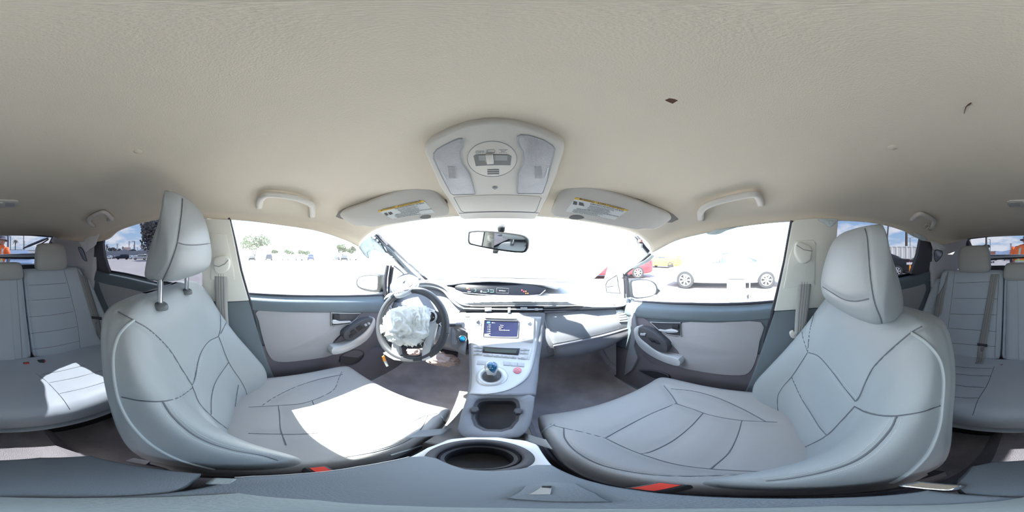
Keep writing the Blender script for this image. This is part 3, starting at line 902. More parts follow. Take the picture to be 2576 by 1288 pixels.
passenger = front_seat('passenger_seat', 'light grey leatherette passenger seat opposite the glovebox, headrest pushed fully down', .352, -0.012,
    [(z - .012 if z > -.2 else z, y - (.012 if z > -.25 else .004), w, b, t, dx) for z, y, w, b, t, dx in BR], [(y + .0, z, w, b, t, dx) for y, z, w, b, t, dx in CR], HRP,
    seams_b=[[(2320, 821), (2290, 838), (2240, 880), (2200, 920), (2180, 955), (2163, 995), (2152, 1010)],
             [(2032, 885), (2036, 840), (2045, 800), (2052, 780)], [(2031, 884), (2020, 850), (2018, 835)],
             [(2032, 886), (2010, 920), (1991, 948), (1968, 975), (1956, 1000), (1958, 1040), (1965, 1080), (1980, 1140)],
             [(1992, 950), (2015, 1000), (2040, 1040), (2062, 1075), (2080, 1095)],
             [(2150, 1022), (2120, 1055), (2080, 1095), (2035, 1120), (1985, 1142)],
             [(2150, 1023), (2180, 1038), (2220, 1046), (2260, 1046), (2320, 1036), (2366, 1020)]],
    pipe_b=[[(2295, 838), (2330, 862), (2360, 900), (2372, 950), (2368, 1020), (2360, 1075), (2335, 1135), (2300, 1175), (2260, 1205), (2200, 1232)]],
    dbl_b=[[(2034, 887), (2060, 897), (2090, 930), (2120, 970), (2152, 1010)],
           [(2256, 1047), (2240, 1080), (2200, 1125), (2150, 1160), (2080, 1185), (2000, 1202), (1930, 1210)]],
    seams_c=[[(1670, 970), (1690, 995), (1703, 1016)], [(1703, 1016), (1745, 1030), (1790, 1045), (1860, 1057), (1955, 1062)],
             [(1385, 1067), (1410, 1075), (1470, 1088), (1522, 1102)], [(1522, 1102), (1570, 1125), (1620, 1145), (1700, 1168), (1790, 1180), (1900, 1186), (1945, 1187)],
             [(1768, 1040), (1735, 1075), (1690, 1110), (1640, 1135), (1612, 1142)],
             [(1866, 1058), (1855, 1095), (1832, 1140), (1788, 1179)]],
    pipe_c=[[(1395, 1066), (1372, 1080), (1358, 1105), (1366, 1130), (1395, 1155), (1450, 1185), (1520, 1202)]],
    dbl_c=[[(1418, 1076), (1422, 1105), (1455, 1140), (1520, 1172), (1620, 1192), (1720, 1198), (1850, 1195), (1930, 1190)],
           [(1703, 1014), (1640, 1040), (1580, 1070), (1524, 1101)], [(1688, 978), (1750, 985), (1810, 1003), (1870, 1030), (1925, 1060)]],
    seams_h=[[(2163, 548), (2180, 590), (2185, 640), (2190, 700), (2200, 760), (2215, 800), (2222, 830)], [(2050, 709), (2080, 728), (2120, 752), (2150, 758), (2186, 752)], [(2222, 833), (2180, 835), (2140, 822), (2095, 798)]],
    posts=[], msb='seat_front', msc='seat')

# rear bench
bench = thing('rear_bench', 'grey leatherette rear bench across the back of the cabin', 'rear seat', Vector((0, -.8, -.94)))
def rear_back(x0, x1, seams, doubles, top=-.105, lab=None, m='rear_seat', lb=.0, rb=.0):
    loops = []
    for (z, y, ins, t) in ((top + .004, -1.185, .03, .004), (top, -1.165, .016, .03), (top - .02, -1.135, .004, .07), (-.19, -1.10, 0, .10), (-.30, -1.05, 0, .12), (-.42, -.99, 0, .13), (-.54, -.925, 0, .14), (-.63, -.875, .002, .14), (-.66, -.875, .01, .12)):
        a, b = x0 + ins, x1 - ins
        w_ = b - a
        h = [(a + .012, y - .012), (a + .035, y + .002 + lb * .6), (a + .09, y + .008 + lb * .3), (a + w_ * .35, y + .012), (a + w_ * .65, y + .012), (b - .09, y + .008 + rb * .3), (b - .035, y + .002 + rb * .6), (b - .012, y - .012), (b, y - .03), (b, y - t), (b - .02, y - t - .01), (a + .02, y - t - .01), (a, y - t), (a, y - .03)]
        loops.append([Vector((p[0], p[1], z)) for p in h])
    o, b_ = upholster('backrest', loft_loops(loops, 6, 7), m, bench, seams, (), doubles, depth=.005, width=.01, sr=.0012)
    return o, b_
lb_, lbv = rear_back(-.635, -.165, [[(160, 676), (177, 737), (194, 811), (201, 868), (203, 887)]],
    [[(57, 718), (110, 716), (167, 712)], [(61, 756), (120, 753), (177, 748)], [(64, 798), (125, 793), (184, 784)], [(68, 840), (130, 833), (194, 822)], [(72, 880), (135, 872), (200, 858)]], lb=.06)
cb_, cbv = rear_back(-.158, .140, [[(42, 700), (46, 760), (52, 840), (56, 905)], [(2533, 700), (2531, 800), (2528, 905)]], [])
rb_, rbv = rear_back(.147, .635, [[(2402, 682), (2394, 750), (2385, 826), (2380, 872), (2378, 895)], [(2513, 690), (2509, 760), (2505, 840), (2502, 905)]],
    [[(2404, 712), (2460, 710), (2512, 708)], [(2397, 751), (2450, 751), (2510, 752)], [(2391, 790), (2450, 791), (2508, 792)], [(2388, 826), (2450, 830), (2506, 834)], [(2384, 862), (2440, 867), (2505, 872)], [(2384, 896), (2440, 900), (2503, 906)]], rb=.06)
loops = []
for (y, z, w_, t) in ((-.87, -.640, .60, .10), (-.80, -.636, .635, .12), (-.70, -.625, .645, .13), (-.58, -.612, .65, .14), (-.47, -.605, .65, .14), (-.42, -.616, .645, .13), (-.398, -.65, .635, .10), (-.405, -.72, .62, .04), (-.43, -.745, .60, .01)):
    h = [(0, z), (.3, z), (.6, z + .002), (.85, z + .004), (.96, z - .004), (1.0, z - .03), (1.0, z - t * .8), (.95, z - t), (.4, z - t)]
    loops.append([Vector((a * w_, y, zz)) for a, zz in h] + [Vector((0, y, z - t))] + [Vector((-a * w_, y, zz)) for a, zz in reversed(h[1:])])
rc_, rcv = upholster('cushion', loft_loops(loops, 8, 7), 'rear_seat', bench,
    [[(91, 940), (108, 952), (125, 967), (156, 1001), (176, 1030)], [(2501, 922), (2484, 967), (2461, 1005), (2447, 1045)]], (),
    [[(103, 942), (150, 934), (213, 919)], [(124, 963), (190, 950), (262, 931)], [(150, 990), (210, 977), (274, 958)],
     [(2392, 921), (2440, 925), (2497, 927)], [(2394, 939), (2440, 944), (2493, 946)], [(2394, 967), (2430, 972), (2476, 975)], [(2394, 998), (2430, 1001), (2461, 1001)]], depth=.005, width=.012, sr=.0012)
obj('bench_base', box((0, -.68, -.85), (1.30, .42, .2)), 'black', bench)
def rear_head(xc, w_, z0, z1, y, label=None, d=.09):
    loops = []
    hh = z1 - z0
    for f, ins, dy in ((0, .035, -.03), (.05, .012, -.012), (.2, .0, 0), (.5, .002, .002), (.8, .010, -.004), (.95, .022, -.014), (1.0, .045, -.035)):
        z = z0 + hh * f; ww = w_ - ins; yy = y + dy
        dd = d * (1 if 0 < f < .9 else .6)
        h = [(0, yy + .006), (.6, yy + .004), (.9, yy - .006), (1, yy - .024), (.99, yy - dd * .8), (.85, yy - dd)]
        loops.append([Vector((xc + a * ww, q, z)) for a, q in h] + [Vector((xc, yy - dd - .002, z))] + [Vector((xc - a * ww, q, z)) for a, q in reversed(h[1:])])
    o = obj('headrest', outward(loft_loops(loops, 5, 4)), 'rear_head', bench, smooth='all')
    if z0 > -.14 and w_ < .14 and False:
        for s in (-.06, .06):
            obj('headrest_post', tube([(xc + s, y - .045, z0 - .03), (xc + s, y - .045, z0 + .02)], .006, 8), 'chrome', o)
    return o
rear_head(-.378, .122, -.118, .088, -1.115)
rear_head(.362, .122, -.118, .084, -1.115)
rear_head(-.008, .150, -.170, -.045, -1.085, d=.07)
# side bolsters between bench and doors
for s in (-1, 1):
    P = [[(s * .60, -1.14, -.16), (s * .665, -1.10, -.17), (s * .67, -1.16, -.17)], [(s * .60, -1.04, -.36), (s * .675, -.96, -.36), (s * .68, -1.05, -.36)], [(s * .60, -.90, -.60), (s * .685, -.80, -.60), (s * .69, -.88, -.60)], [(s * .60, -.88, -.66), (s * .685, -.79, -.66), (s * .69, -.88, -.66)]]
    vf = grid(P, 4, 4)
    obj('side_bolster', orient(vf[:2]), 'rear_seat', bench, smooth='all', solid=.02, offset=-1)
# ---------------------------------------------------------------- dashboard
def bpts(b, pix, lift=0.0, smooth=0):
    if smooth: pix = [tuple(p) for p in cat1(pix, smooth, True)]
    out = []
    for p in pix:
        d = D(p[0], p[1]); h = b.ray_cast(CAM, d)
        if h[0] is None: continue
        out.append(h[0] - d * lift)
    return out
def bslab(b, pix, t, lift=0.003, bev=0.0, smooth=0):
    P = bpts(b, pix, lift, smooth)
    n = Vector()
    for i in range(len(P)):
        n += P[i].cross(P[(i + 1) % len(P)])
    n.normalize()
    if n.dot(CAM - P[0]) < 0: n = -n
    return slab(P, n, t, bev)
def drape(b, rowspec, lift=.003, ncol=10):
    rows_ = []
    for uL, vL, uR, vR in rowspec:
        r_ = []
        for k in range(ncol + 1):
            u = uL + (uR - uL) * k / ncol; v = vL + (vR - vL) * k / ncol
            d = D(u, v); h = b.ray_cast(CAM, d)
            r_.append((h[0] if h[0] is not None else r_[-1]) - d * lift)
        rows_.append(r_)
    return orient(grid(rows_, 1, 3)[:2])
def ring_px(outer, inner, c, n=48):
    def hit(poly, a):
        dx, dy = math.cos(a), math.sin(a)
        best = None
        L = len(poly)
        for i in range(L):
            x1, y1 = poly[i][0] - c[0], poly[i][1] - c[1]
            x2, y2 = poly[(i + 1) % L][0] - c[0], poly[(i + 1) % L][1] - c[1]
            ex, ey = x2 - x1, y2 - y1
            den = dx * ey - dy * ex
            if abs(den) < 1e-9: continue
            t = (x1 * ey - y1 * ex) / den; s_ = (x1 * dy - y1 * dx) / den
            if t > 0 and -1e-6 <= s_ <= 1 + 1e-6 and (best is None or t > best): best = t
        return (c[0] + dx * best, c[1] + dy * best)
    A = [2 * PI * k / n for k in range(n)]
    return [hit(outer, a) for a in A], [hit(inner, a) for a in A]

dash = thing('dashboard', 'sunlit grey dashboard stretching under the windscreen', 'dashboard', Vector((0, 1.0, -.6)))
edge = [(-.70, .80, -.232), at(962, 768, y=.795), at(985, 748, y=.80), at(1020, 722, y=.81), at(1072, 712, y=.83), at(1115, 722, y=.83), at(1145, 752, y=.79), at(1175, 766, y=.745), at(1260, 767, y=.735), at(1345, 767, y=.735), at(1450, 767, y=.74), at(1560, 764, y=.755), (.70, .77, -.225)]
edge = [Vector(e_) for e_ in edge]
def shifted(L, f):
    return [Vector(f(p)) for p in L]
lip = shifted(edge, lambda p: (p.x, p.y - .003, p.z - .004))
def midf(p):
    bump = max(0, 1 - abs(p.x - .0) / .45)
    return (p.x, .98 - .10 * abs(p.x) ** 2, (-.235 + (p.z + .235) * .5))
mid = shifted(edge, midf)
fr = shifted(edge, lambda p: (p.x * 1.0, 1.38 - .30 * abs(p.x) ** 2, -.225))
under = shifted(edge, lambda p: (p.x, p.y + .012, p.z - .035))
vf = grid([fr, mid, edge, lip, under], 4, 5)
vf = orient(vf[:2], (0, .3, .6))
obj('top_pad', vf, 'dash_top', dash, solid=.02, offset=-1)
TB = bvh_of(vf)
# passenger face and glovebox
gl_rows = [[at(1366, 787, y=.740), at(1440, 782, y=.742), at(1500, 778, y=.746), at(1550, 776, y=.752), at(1584, 774, y=.765)],
           [at(1370, 812, y=.722), at(1440, 806, y=.716), at(1500, 798, y=.720), at(1553, 792, y=.728), at(1589, 788, y=.745)],
           [at(1380, 842, y=.705), at(1450, 838, y=.700), at(1510, 824, y=.704), at(1560, 812, y=.712), at(1592, 806, y=.735)],
           [at(1392, 868, y=.700), at(1450, 857, y=.700), at(1515, 842, y=.706), at(1565, 828, y=.716), at(1594, 820, y=.738)]]
vf = grid(gl_rows, 5, 5); vf = orient(vf[:2])
gb = obj('glovebox_lid', vf, 'dash', dash, solid=.02, offset=-1)
GB = bvh_of(vf)
obj('shut_line', tube([GB.ray_cast(CAM, D(u, v))[0] for u, v in [(1370, 800), (1376, 830), (1384, 855), (1393, 865)] if GB.ray_cast(CAM, D(u, v))[0] is not None], .0014, 5), 'grey_btn', gb)
obj('vent_line', tube([GB.ray_cast(CAM, D(u, v))[0] for u, v in [(1546, 780), (1550, 800), (1556, 826)] if GB.ray_cast(CAM, D(u, v))[0] is not None], .0014, 5), 'grey_btn', gb)
shell('inner_panel', [[at(1352, 789, y=.742), at(1360, 788, y=.742), at(1369, 787, y=.743)], [at(1350, 830, y=.722), at(1364, 830, y=.716), at(1380, 831, y=.716)], [at(1346, 868, y=.712), at(1370, 867, y=.708), at(1396, 866, y=.708)], [at(1343, 905, y=.72), at(1370, 900, y=.722), at(1398, 894, y=.728)]], 'dash', dash, 4, 4, .01)
obj('fuse_flap', tube([at(u, v, y=.706) for u, v in [(1375, 872), (1391, 870), (1396, 884), (1380, 888), (1375, 872)]], .0008, 5), 'black', dash)
low_rows = [gl_rows[3], shifted(gl_rows[3], lambda p: (p.x, p.y + .004, p.z - .012)),
            [at(1392, 895, y=.72), at(1450, 890, y=.72), at(1515, 875, y=.725), at(1565, 850, y=.735), at(1596, 835, y=.75)],
            [(.17, .84, -.58), (.3, .85, -.57), (.45, .86, -.55), (.58, .86, -.53), (.70, .86, -.50)],
            [(.12, 1.15, -.66), (.3, 1.15, -.66), (.45, 1.15, -.66), (.58, 1.15, -.66), (.72, 1.15, -.66)]]
vf = grid(low_rows, 4, 5)
obj('lower_panel', orient(vf[:2]), 'dash_dark', dash, solid=.01, offset=-1)
obj('lower_shut_line', tube([p + Vector((0, -.003, -.004)) for p in [Vector(q) for q in cat1(gl_rows[3], 5)]], .0022, 6), 'black', dash)
# dash right end and vent
obj('end_cap', pslab([(1583, 770), (1596, 790), (1602, 830), (1594, 870), (1604, 900), (1590, 930), (1570, 945), (1575, 900), (1586, 850), (1588, 800)], .05, .004, 0, x=.655), 'dash', dash)
vt = obj('air_vent', bslab(GB, [(1549, 777), (1572, 774), (1578, 780), (1584, 804), (1580, 809), (1560, 810), (1554, 800)], .012, .012, .003), 'silver', dash)
obj('louvre_gap', bslab(GB, [(1550, 776), (1570, 773), (1574, 776), (1552, 780)], .004, .020, .0), 'black', vt)
for k in range(4):
    obj('louvre', bslab(GB, [(1553 + k * 1.6, 783 + k * 6), (1575 + k * 1.6, 780 + k * 6), (1576 + k * 1.6, 784 + k * 6), (1554 + k * 1.6, 787 + k * 6)], .003, .0155, .0005), 'silver_lit', vt)
# black slabs painting the shade in the gap where the upper trim has been torn away, with its clips
gap = [(1150, 790), (1162, 778), (1185, 771), (1260, 770), (1368, 771), (1370, 786), (1300, 788), (1180, 786), (1165, 794)]
obj('trim_gap', pslab(gap, .02, 0, 0, y=.722), 'black', dash)
obj('gap_strip', pslab([(1366, 775), (1450, 772), (1548, 767), (1548, 771), (1450, 778), (1366, 783)], .01, 0, 0, y=.722), 'black', dash)
obj('upper_rail', tube([at(u, v, y=.715) for u, v in [(1165, 776), (1220, 777), (1290, 778), (1365, 778)]], .0035, 8), 'grey_btn', dash)
for (u, v, w_, h_) in ((1228, 779, 17, 9), (1281, 781, 7, 13), (1318, 777, 17, 6), (1350, 779, 8, 5)):
    obj('trim_clip', pslab([(u - w_ / 2, v - h_ / 2), (u + w_ / 2, v - h_ / 2), (u + w_ / 2, v + h_ / 2), (u - w_ / 2, v + h_ / 2)], .008, .001, 0, y=.712), 'grey_btn', dash)
# driver side face
dl = [[(-.70, .79, -.245)] + [p + Vector((0, .015, -.03)) for p in edge[1:7]] + [Vector((-.165, .775, -.26))],
      [(-.70, .79, -.31), (-.60, .785, -.31), (-.52, .79, -.30), (-.45, .80, -.30), (-.36, .81, -.30), (-.29, .80, -.31), (-.22, .775, -.32), (-.155, .745, -.32)],
      [(-.70, .79, -.40), (-.60, .765, -.40), (-.52, .755, -.40), (-.45, .75, -.40), (-.36, .745, -.40), (-.29, .735, -.40), (-.22, .715, -.40), (-.15, .695, -.40)],
      [(-.70, .80, -.50), (-.60, .775, -.50), (-.52, .765, -.51), (-.45, .76, -.51), (-.36, .755, -.51), (-.29, .745, -.51), (-.22, .72, -.50), (-.145, .67, -.49)],
      [(-.70, 1.0, -.62), (-.60, 1.0, -.62), (-.52, 1.0, -.62), (-.45, 1.0, -.62), (-.36, 1.0, -.62), (-.29, 1.0, -.62), (-.22, 1.0, -.62), (-.13, 1.0, -.62)]]
vf = grid(dl, 3, 5); vf = orient(vf[:2])
obj('driver_panel', vf, 'dash', dash, solid=.012, offset=-1)
DBV = bvh_of(vf)
cp = obj('column_panel', bslab(DBV, [(1134, 818), (1150, 812), (1168, 826), (1180, 848), (1184, 880), (1182, 908), (1172, 912), (1158, 900), (1150, 880), (1134, 872)], .012, .012, .003, 2), 'dash_dark', dash)
# start button
c = DBV.ray_cast(CAM, D(1163, 853))[0]; d_ = (CAM - c).normalized(); c = c + d_ * .016
sb = obj('start_button', lathe([(0, .004), (.012, .004), (.0135, .001), (.0135, -.01)], c, d_, 28), 'blue', dash)
obj('chrome_ring', lathe([(.0135, .002), (.0155, .005), (.0185, .002), (.0185, -.01)], c, d_, 28), 'chrome', sb)
# driver vent
vt = obj('air_vent', pslab([(957, 790), (956, 770), (966, 750), (978, 738), (990, 742), (984, 757), (972, 790), (966, 800)], .03, .003, 2, y=.745), 'silver', dash)
obj('louvre_gap', pslab([(960, 780), (961, 765), (970, 750), (980, 746), (978, 756), (967, 784), (962, 789)], .004, 0, 0, y=.741), 'black', vt)
for k in range(4):
    obj('louvre', tube([at(963 + k * 4, 780 - k * 6, y=.737), at(972 + k * 3.2, 757 - k * 2, y=.737)], .0014, 5), 'silver', vt)
# raised display hood with its lens
hood = [[at(1085, 716, y=1.02), at(1140, 709, y=1.06), at(1240, 704, y=1.08), at(1340, 709, y=1.06), at(1420, 718, y=1.02)],
        [at(1090, 718, y=.97), at(1142, 713, y=.965), at(1235, 706, y=.955), at(1345, 714, y=.965), at(1410, 722, y=.97)],
        [at(1095, 722, y=.98), at(1145, 717, y=.975), at(1235, 709.5, y=.965), at(1345, 718, y=.975), at(1400, 728, y=.98)]]
hood = [shifted([p for p in hood[0]], lambda p: (p.x, p.y + .25, -.205))] + hood
vf = grid(hood, 5, 4)
obj('display_hood', orient(vf[:2], (0, .3, .6)), 'dash_top', dash, solid=.006, offset=-1)
GP = plane3(at(1235, 710, y=.968), at(1150, 735, y=.93), at(1340, 738, y=.93))
gcl = obj('gauge_lens', pslab([(1144, 720), (1145, 728), (1163, 735), (1229, 741), (1330, 743), (1357, 741), (1376, 725), (1337, 718), (1291, 712), (1229, 708), (1182, 711), (1154, 716)], .02, .002, 0, pl=GP), 'gauge', dash)
obj('lens_rim', tube([at(u, v, pl=off(GP, .001)) for u, v in [(1145, 729), (1163, 736), (1229, 742), (1330, 744), (1358, 742), (1372, 730)]], .0022, 6), 'dash_top', dash)
G2 = off(GP, .0012)
def gtext(s, u0, v0, u1, v1, size, m, pl, parent, name='display_lettering', **k):
    return text(s, at(u0, v0, pl=pl), at(u1, v1, pl=pl), pl[1], size, m, parent, name, **k)
gtext('0', 1208, 735.5, 1213, 735.8, .017, 'greenlamp', G2, gcl, 'speed_digit')
gtext('MPH', 1214, 735.5, 1222, 736, .005, 'greenlamp', G2, gcl, 'display_lettering')
gtext('READY', 1176, 734, 1183, 734.4, .005, 'txtlit', G2, gcl)
for (u, v, r_, m_) in ((1176, 724.5, .0065, 'amber'), (1180, 728, .003, 'redlamp'), (1313, 730, .004, 'redlamp'), (1318, 733.5, .004, 'redlamp'), (1323, 733, .0028, 'amber'), (1323, 738, .0028, 'amber'), (1328, 738, .003, 'amber')):
    obj('warning_lamp', lathe([(0, .0008), (r_, .0008), (r_, 0)], at(u, v, pl=G2), GP[1], 14), m_, gcl)
for (u0, v0, u1, v1) in ((1193, 727, 1197, 733), (1226, 728, 1229, 734), (1233, 729, 1242, 735)):
    obj('display_mark', tube([at(u0, v0, pl=G2), at(u1, v0 + .5, pl=G2), at(u1, v1, pl=G2), at(u0, v1, pl=G2)], .0006, 4), 'greenlamp', gcl)
obj('display_frame', tube([at(*p, pl=G2) for p in [(1250, 724), (1280, 725.5), (1279, 738), (1249, 737), (1250, 724)]], .0006, 4), 'ink_soft', gcl)
gtext('Hybrid System', 1255, 731.5, 1274, 732.5, .005, 'txtlit', G2, gcl)
# speaker slots near the right pillar
for k in range(5):
    c = at(1534 + k * 3.2, 755, y=.9)
    obj('defrost_slot', box((c.x, .93, -.205), (.006, .012, .004)), 'black', dash)
obj('wiper_line', tube([(-.62, 1.28, -.188), (-.3, 1.34, -.186), (0, 1.36, -.185), (.35, 1.33, -.186), (.62, 1.27, -.188)], .004, 6), 'black', dash)

# ---------------------------------------------------------------- centre stack and bridge console
con = thing('centre_console', 'silver centre stack with screen and sloping shifter bridge', 'console', Vector((-.02, .45, -.62)))
spec = [(787, 1150, 1368, .715), (812, 1142, 1366, .706), (828, 1166, 1364, .698), (848, 1179, 1362, .687), (875, 1182, 1358, .655), (905, 1183, 1354, .605), (935, 1184, 1352, .545), (965, 1182, 1349, .490), (994, 1177, 1345, .435)]
rows = []
for v, a, b_, y in spec:
    mid_ = (a + b_) / 2
    rows.append([at(a, v, y=y + .03) + Vector((0, 0, -.03)), at(a, v, y=y + .008), at((a + mid_) / 2, v, y=y + .001), at(mid_, v, y=y), at((b_ + mid_) / 2, v, y=y + .001), at(b_, v, y=y + .008), at(b_, v, y=y + .03) + Vector((0, 0, -.03))])
vf = grid(rows, 4, 5); vf = orient(vf[:2])
obj('bridge', vf, 'dash', con, solid=.03, offset=-1)
XB = bvh_of(vf)
sil = obj('silver_panel', drape(XB, [(1152, 793, 1362, 797), (1145, 811, 1359, 815), (1170, 828, 1356, 831), (1182, 848, 1353, 850), (1185, 870, 1350, 874), (1186, 902, 1343, 908), (1187, 930, 1336, 932), (1187, 950, 1326, 950), (1186, 966, 1304, 968), (1184, 980, 1268, 984), (1180, 990, 1215, 992)], .004, 14), 'silver_lit', con, solid=.003, offset=-1)
# bin frame
bpl = plane3(at(1177, 994, y=.435), at(1345, 994, y=.435), at(1240, 1100, y=.285))
outer = [(1176, 992), (1260, 990), (1346, 992), (1342, 1030), (1336, 1060), (1326, 1084), (1306, 1100), (1245, 1107), (1180, 1103), (1160, 1097), (1150, 1080), (1158, 1045), (1168, 1015)]
inner = [(1206, 1001), (1222, 999), (1295, 999), (1306, 1004), (1311, 1020), (1308, 1058), (1290, 1080), (1262, 1088), (1215, 1086), (1190, 1074), (1181, 1052), (1187, 1020), (1194, 1006)]
o_, i_ = ring_px(outer, inner, (1247, 1045), 56)
L = len(o_)
n_ = bpl[1]
Po = [at(*p, pl=bpl) for p in o_]; Pi = [at(*p, pl=bpl) for p in i_]
cc = sum(Pi, Vector()) / L
V = [p - n_ * .035 for p in Po] + [p - n_ * .004 for p in Po] + [p + (cc - p).normalized() * .004 for p in Po] + Pi + [p - n_ * .006 + (cc - p).normalized() * .003 for p in Pi]
F = []
for k in range(4):
    for i in range(L):
        j = (i + 1) % L
        F.append((k * L + i, k * L + j, (k + 1) * L + j, (k + 1) * L + i))
obj('bin_frame', orient((V, F)), 'dash', con, smooth='all')
Pj = [p - n_ * .006 + (cc - p).normalized() * .003 for p in Pi]
V = Pj + [cc + (p - cc) * .86 - n_ * .008 for p in Pj] + [cc + (p - cc) * .84 - n_ * .06 for p in Pj]
F = [(k * L + i, k * L + (i + 1) % L, (k + 1) * L + (i + 1) % L, (k + 1) * L + i) for k in range(2) for i in range(L)] + [tuple(2 * L + i for i in range(L))]
obj('storage_bin', orient((V, F)), 'charcoal', con)
for (u, v) in ((1194, 1032), (1303, 1036)):
    c = at(u, v, pl=off(bpl, -.004))
    obj('lid_hinge', join(box(c, (.014, .026, .018)), lathe([(0, .008), (.010, .008), (.011, 0), (.011, -.012)], c + Vector((0, 0, .004)), (0, -.3, 1), 16)), 'charcoal', con, bevel=.002)
# multimedia unit
ru = obj('radio_face', bslab(XB, [(1188, 794), (1344, 797), (1341, 862), (1190, 858)], .004, .0065, .001), 'silver_lit', con)
sc_ = obj('touch_screen', bslab(XB, [(1221, 806), (1303, 809), (1301, 848), (1218, 845)], .003, .008, .0), 'screen', ru)
obj('screen_bezel', tube(bpts(XB, [(1219, 805), (1305, 808), (1303, 849.5), (1216, 846.5), (1219, 805)], .0085), .0022, 6), 'charcoal', ru)
obj('disc_slot', bslab(XB, [(1220, 799.3), (1301, 802), (1301, 803.6), (1220, 801.4)], .003, .0095), 'black', ru)
def knob(u, v, r_, parent, m='grey_btn', h_=.012, name='dial_knob'):
    h = XB.ray_cast(CAM, D(u, v)); n = h[1] if h[1].dot(CAM - h[0]) > 0 else -h[1]
    return obj(name, lathe([(0, h_), (r_ * .8, h_), (r_ * .97, h_ - .002), (r_, .004), (r_ * 1.12, .002), (r_ * 1.12, -.004)], h[0] + n * .006, n, 22), m, parent)
knob(1200, 804, .0085, ru, 'silver'); knob(1327, 808, .0085, ru, 'silver')
def btn(q, m='grey_btn', parent=None, lift=.010, name='button'):
    return obj(name, bslab(XB, q, .004, lift, .0008), m, parent)
for (a, b2, v0, v1) in [(1189, 1211, 812.5, 819), (1189, 1211, 821, 828.5), (1189.5, 1211, 830.5, 837), (1190, 1211, 839, 846), (1316, 1340, 819, 825), (1316, 1340, 828, 835), (1315, 1339, 837, 844), (1314, 1338, 846, 853)]:
    k = btn([(a, v0), (b2, v0 + .5), (b2, v1 + .5), (a, v1)], 'grey_btn', ru)
    m0, m1 = (v0 + v1) / 2, (a + b2) / 2
    obj('button_mark', bslab(XB, [(m1 - 4, m0 - .8), (m1 + 4, m0 - .6), (m1 + 4, m0 + 1), (m1 - 4, m0 + .8)], .0005, .0107), 'label_white', k)
def btext(bv, s, u0, v0, u1, v1, size, m, parent, lift=.0088, name='screen_lettering'):
    P = bpts(bv, [(u0, v0), (u1, v1), (u0, v0 - 6)], lift)
    n = (P[1] - P[0]).cross(P[2] - P[0]); 
    if n.dot(CAM - P[0]) < 0: n = -n
    return text(s, P[0], P[1], n, size, m, parent, name)
for s_, (u0, v0, u1, v1) in {'1  90.7': (1227, 818.5, 1237, 818.8), '2  94.7': (1226, 823.5, 1237, 823.8), '3  96.5': (1226, 829, 1236.5, 829.3), '4  102.7': (1225, 834.3, 1237, 834.6), '5  103.5': (1225, 839.5, 1236.5, 839.8), '6  104.6': (1224, 844.8, 1236, 845.1)}.items():
    btext(XB, s_, u0, v0, u1, v1, .0056, 'txtlit', sc_)
btext(XB, 'FM 1', 1237, 813, 1246, 813.4, .006, 'txtlit', sc_)
btext(XB, 'Tune', 1258, 819, 1267, 819.4, .0045, 'txtlit', sc_)
btext(XB, 'Radio', 1255, 823.5, 1267, 824, .0055, 'txtlit', sc_)
btext(XB, 'Artist', 1255, 827.5, 1263, 828, .0055, 'txtlit', sc_)
btext(XB, 'Featured Download', 1255, 831, 1284, 832, .0052, 'txtlit', sc_)
obj('screen_tab', bslab(XB, [(1225, 808.8), (1233, 809), (1233, 813.5), (1225, 813.3)], .0005, .0088), 'tab_blue', sc_)
# small hatch and lamps on the left wing
for k in range(3):
    h = XB.ray_cast(CAM, D(1167.5 + k * 5.8, 801))
    obj('indicator_dot', lathe([(0, .001), (.002, .001), (.002, 0)], h[0] + (CAM - h[0]).normalized() * .006, (CAM - h[0]).normalized(), 12), 'ink', con)
obj('button', bslab(XB, [(1170, 791), (1181, 791), (1181, 797), (1170, 797)], .003, .006, .001), 'silver', con)
# climate panel
cl = obj('climate_panel', bslab(XB, [(1190, 869), (1338, 875), (1332, 905), (1190, 893)], .004, .0065, .001), 'silver_lit', con)
cd_ = obj('climate_display', bslab(XB, [(1215, 871), (1308, 876), (1304, 893), (1213.5, 886.5)], .004, .009, .001), 'black', cl)
obj('lcd_field', bslab(XB, [(1219, 875), (1301, 879.5), (1298, 888.5), (1219, 883.5)], .001, .0096), 'lcd', cd_)
for q in [[(1191, 870.5), (1212, 871.3), (1212, 876), (1191, 875.2)], [(1191, 878), (1212, 879), (1212, 884), (1191, 883)], [(1191, 886.5), (1212, 887.7), (1212, 892.5), (1191, 891.3)],
          [(1215, 889), (1238, 891), (1238, 896), (1215, 894)], [(1240, 891.2), (1262, 893), (1262, 898), (1240, 896)], [(1264, 893), (1281, 894.5), (1281, 899.5), (1264, 898)], [(1283, 894.6), (1300, 896), (1299, 901), (1283, 899.6)],
          [(1311, 876), (1333, 877), (1332, 882), (1310, 881)], [(1309, 884), (1331, 885.5), (1329, 890.5), (1308, 889)], [(1304, 896.3), (1327, 898.5), (1325, 903.5), (1303, 901.2)]]:
    k = btn(q, 'grey_btn', cl, .0095)
    cx_ = sum(p[0] for p in q) / 4; cy_ = sum(p[1] for p in q) / 4
    obj('button_mark', bslab(XB, [(cx_ - 3.5, cy_ - .8), (cx_ + 3.5, cy_ - .6), (cx_ + 3.5, cy_ + .7), (cx_ - 3.5, cy_ + .5)], .0005, .0103), 'ink_soft', k)
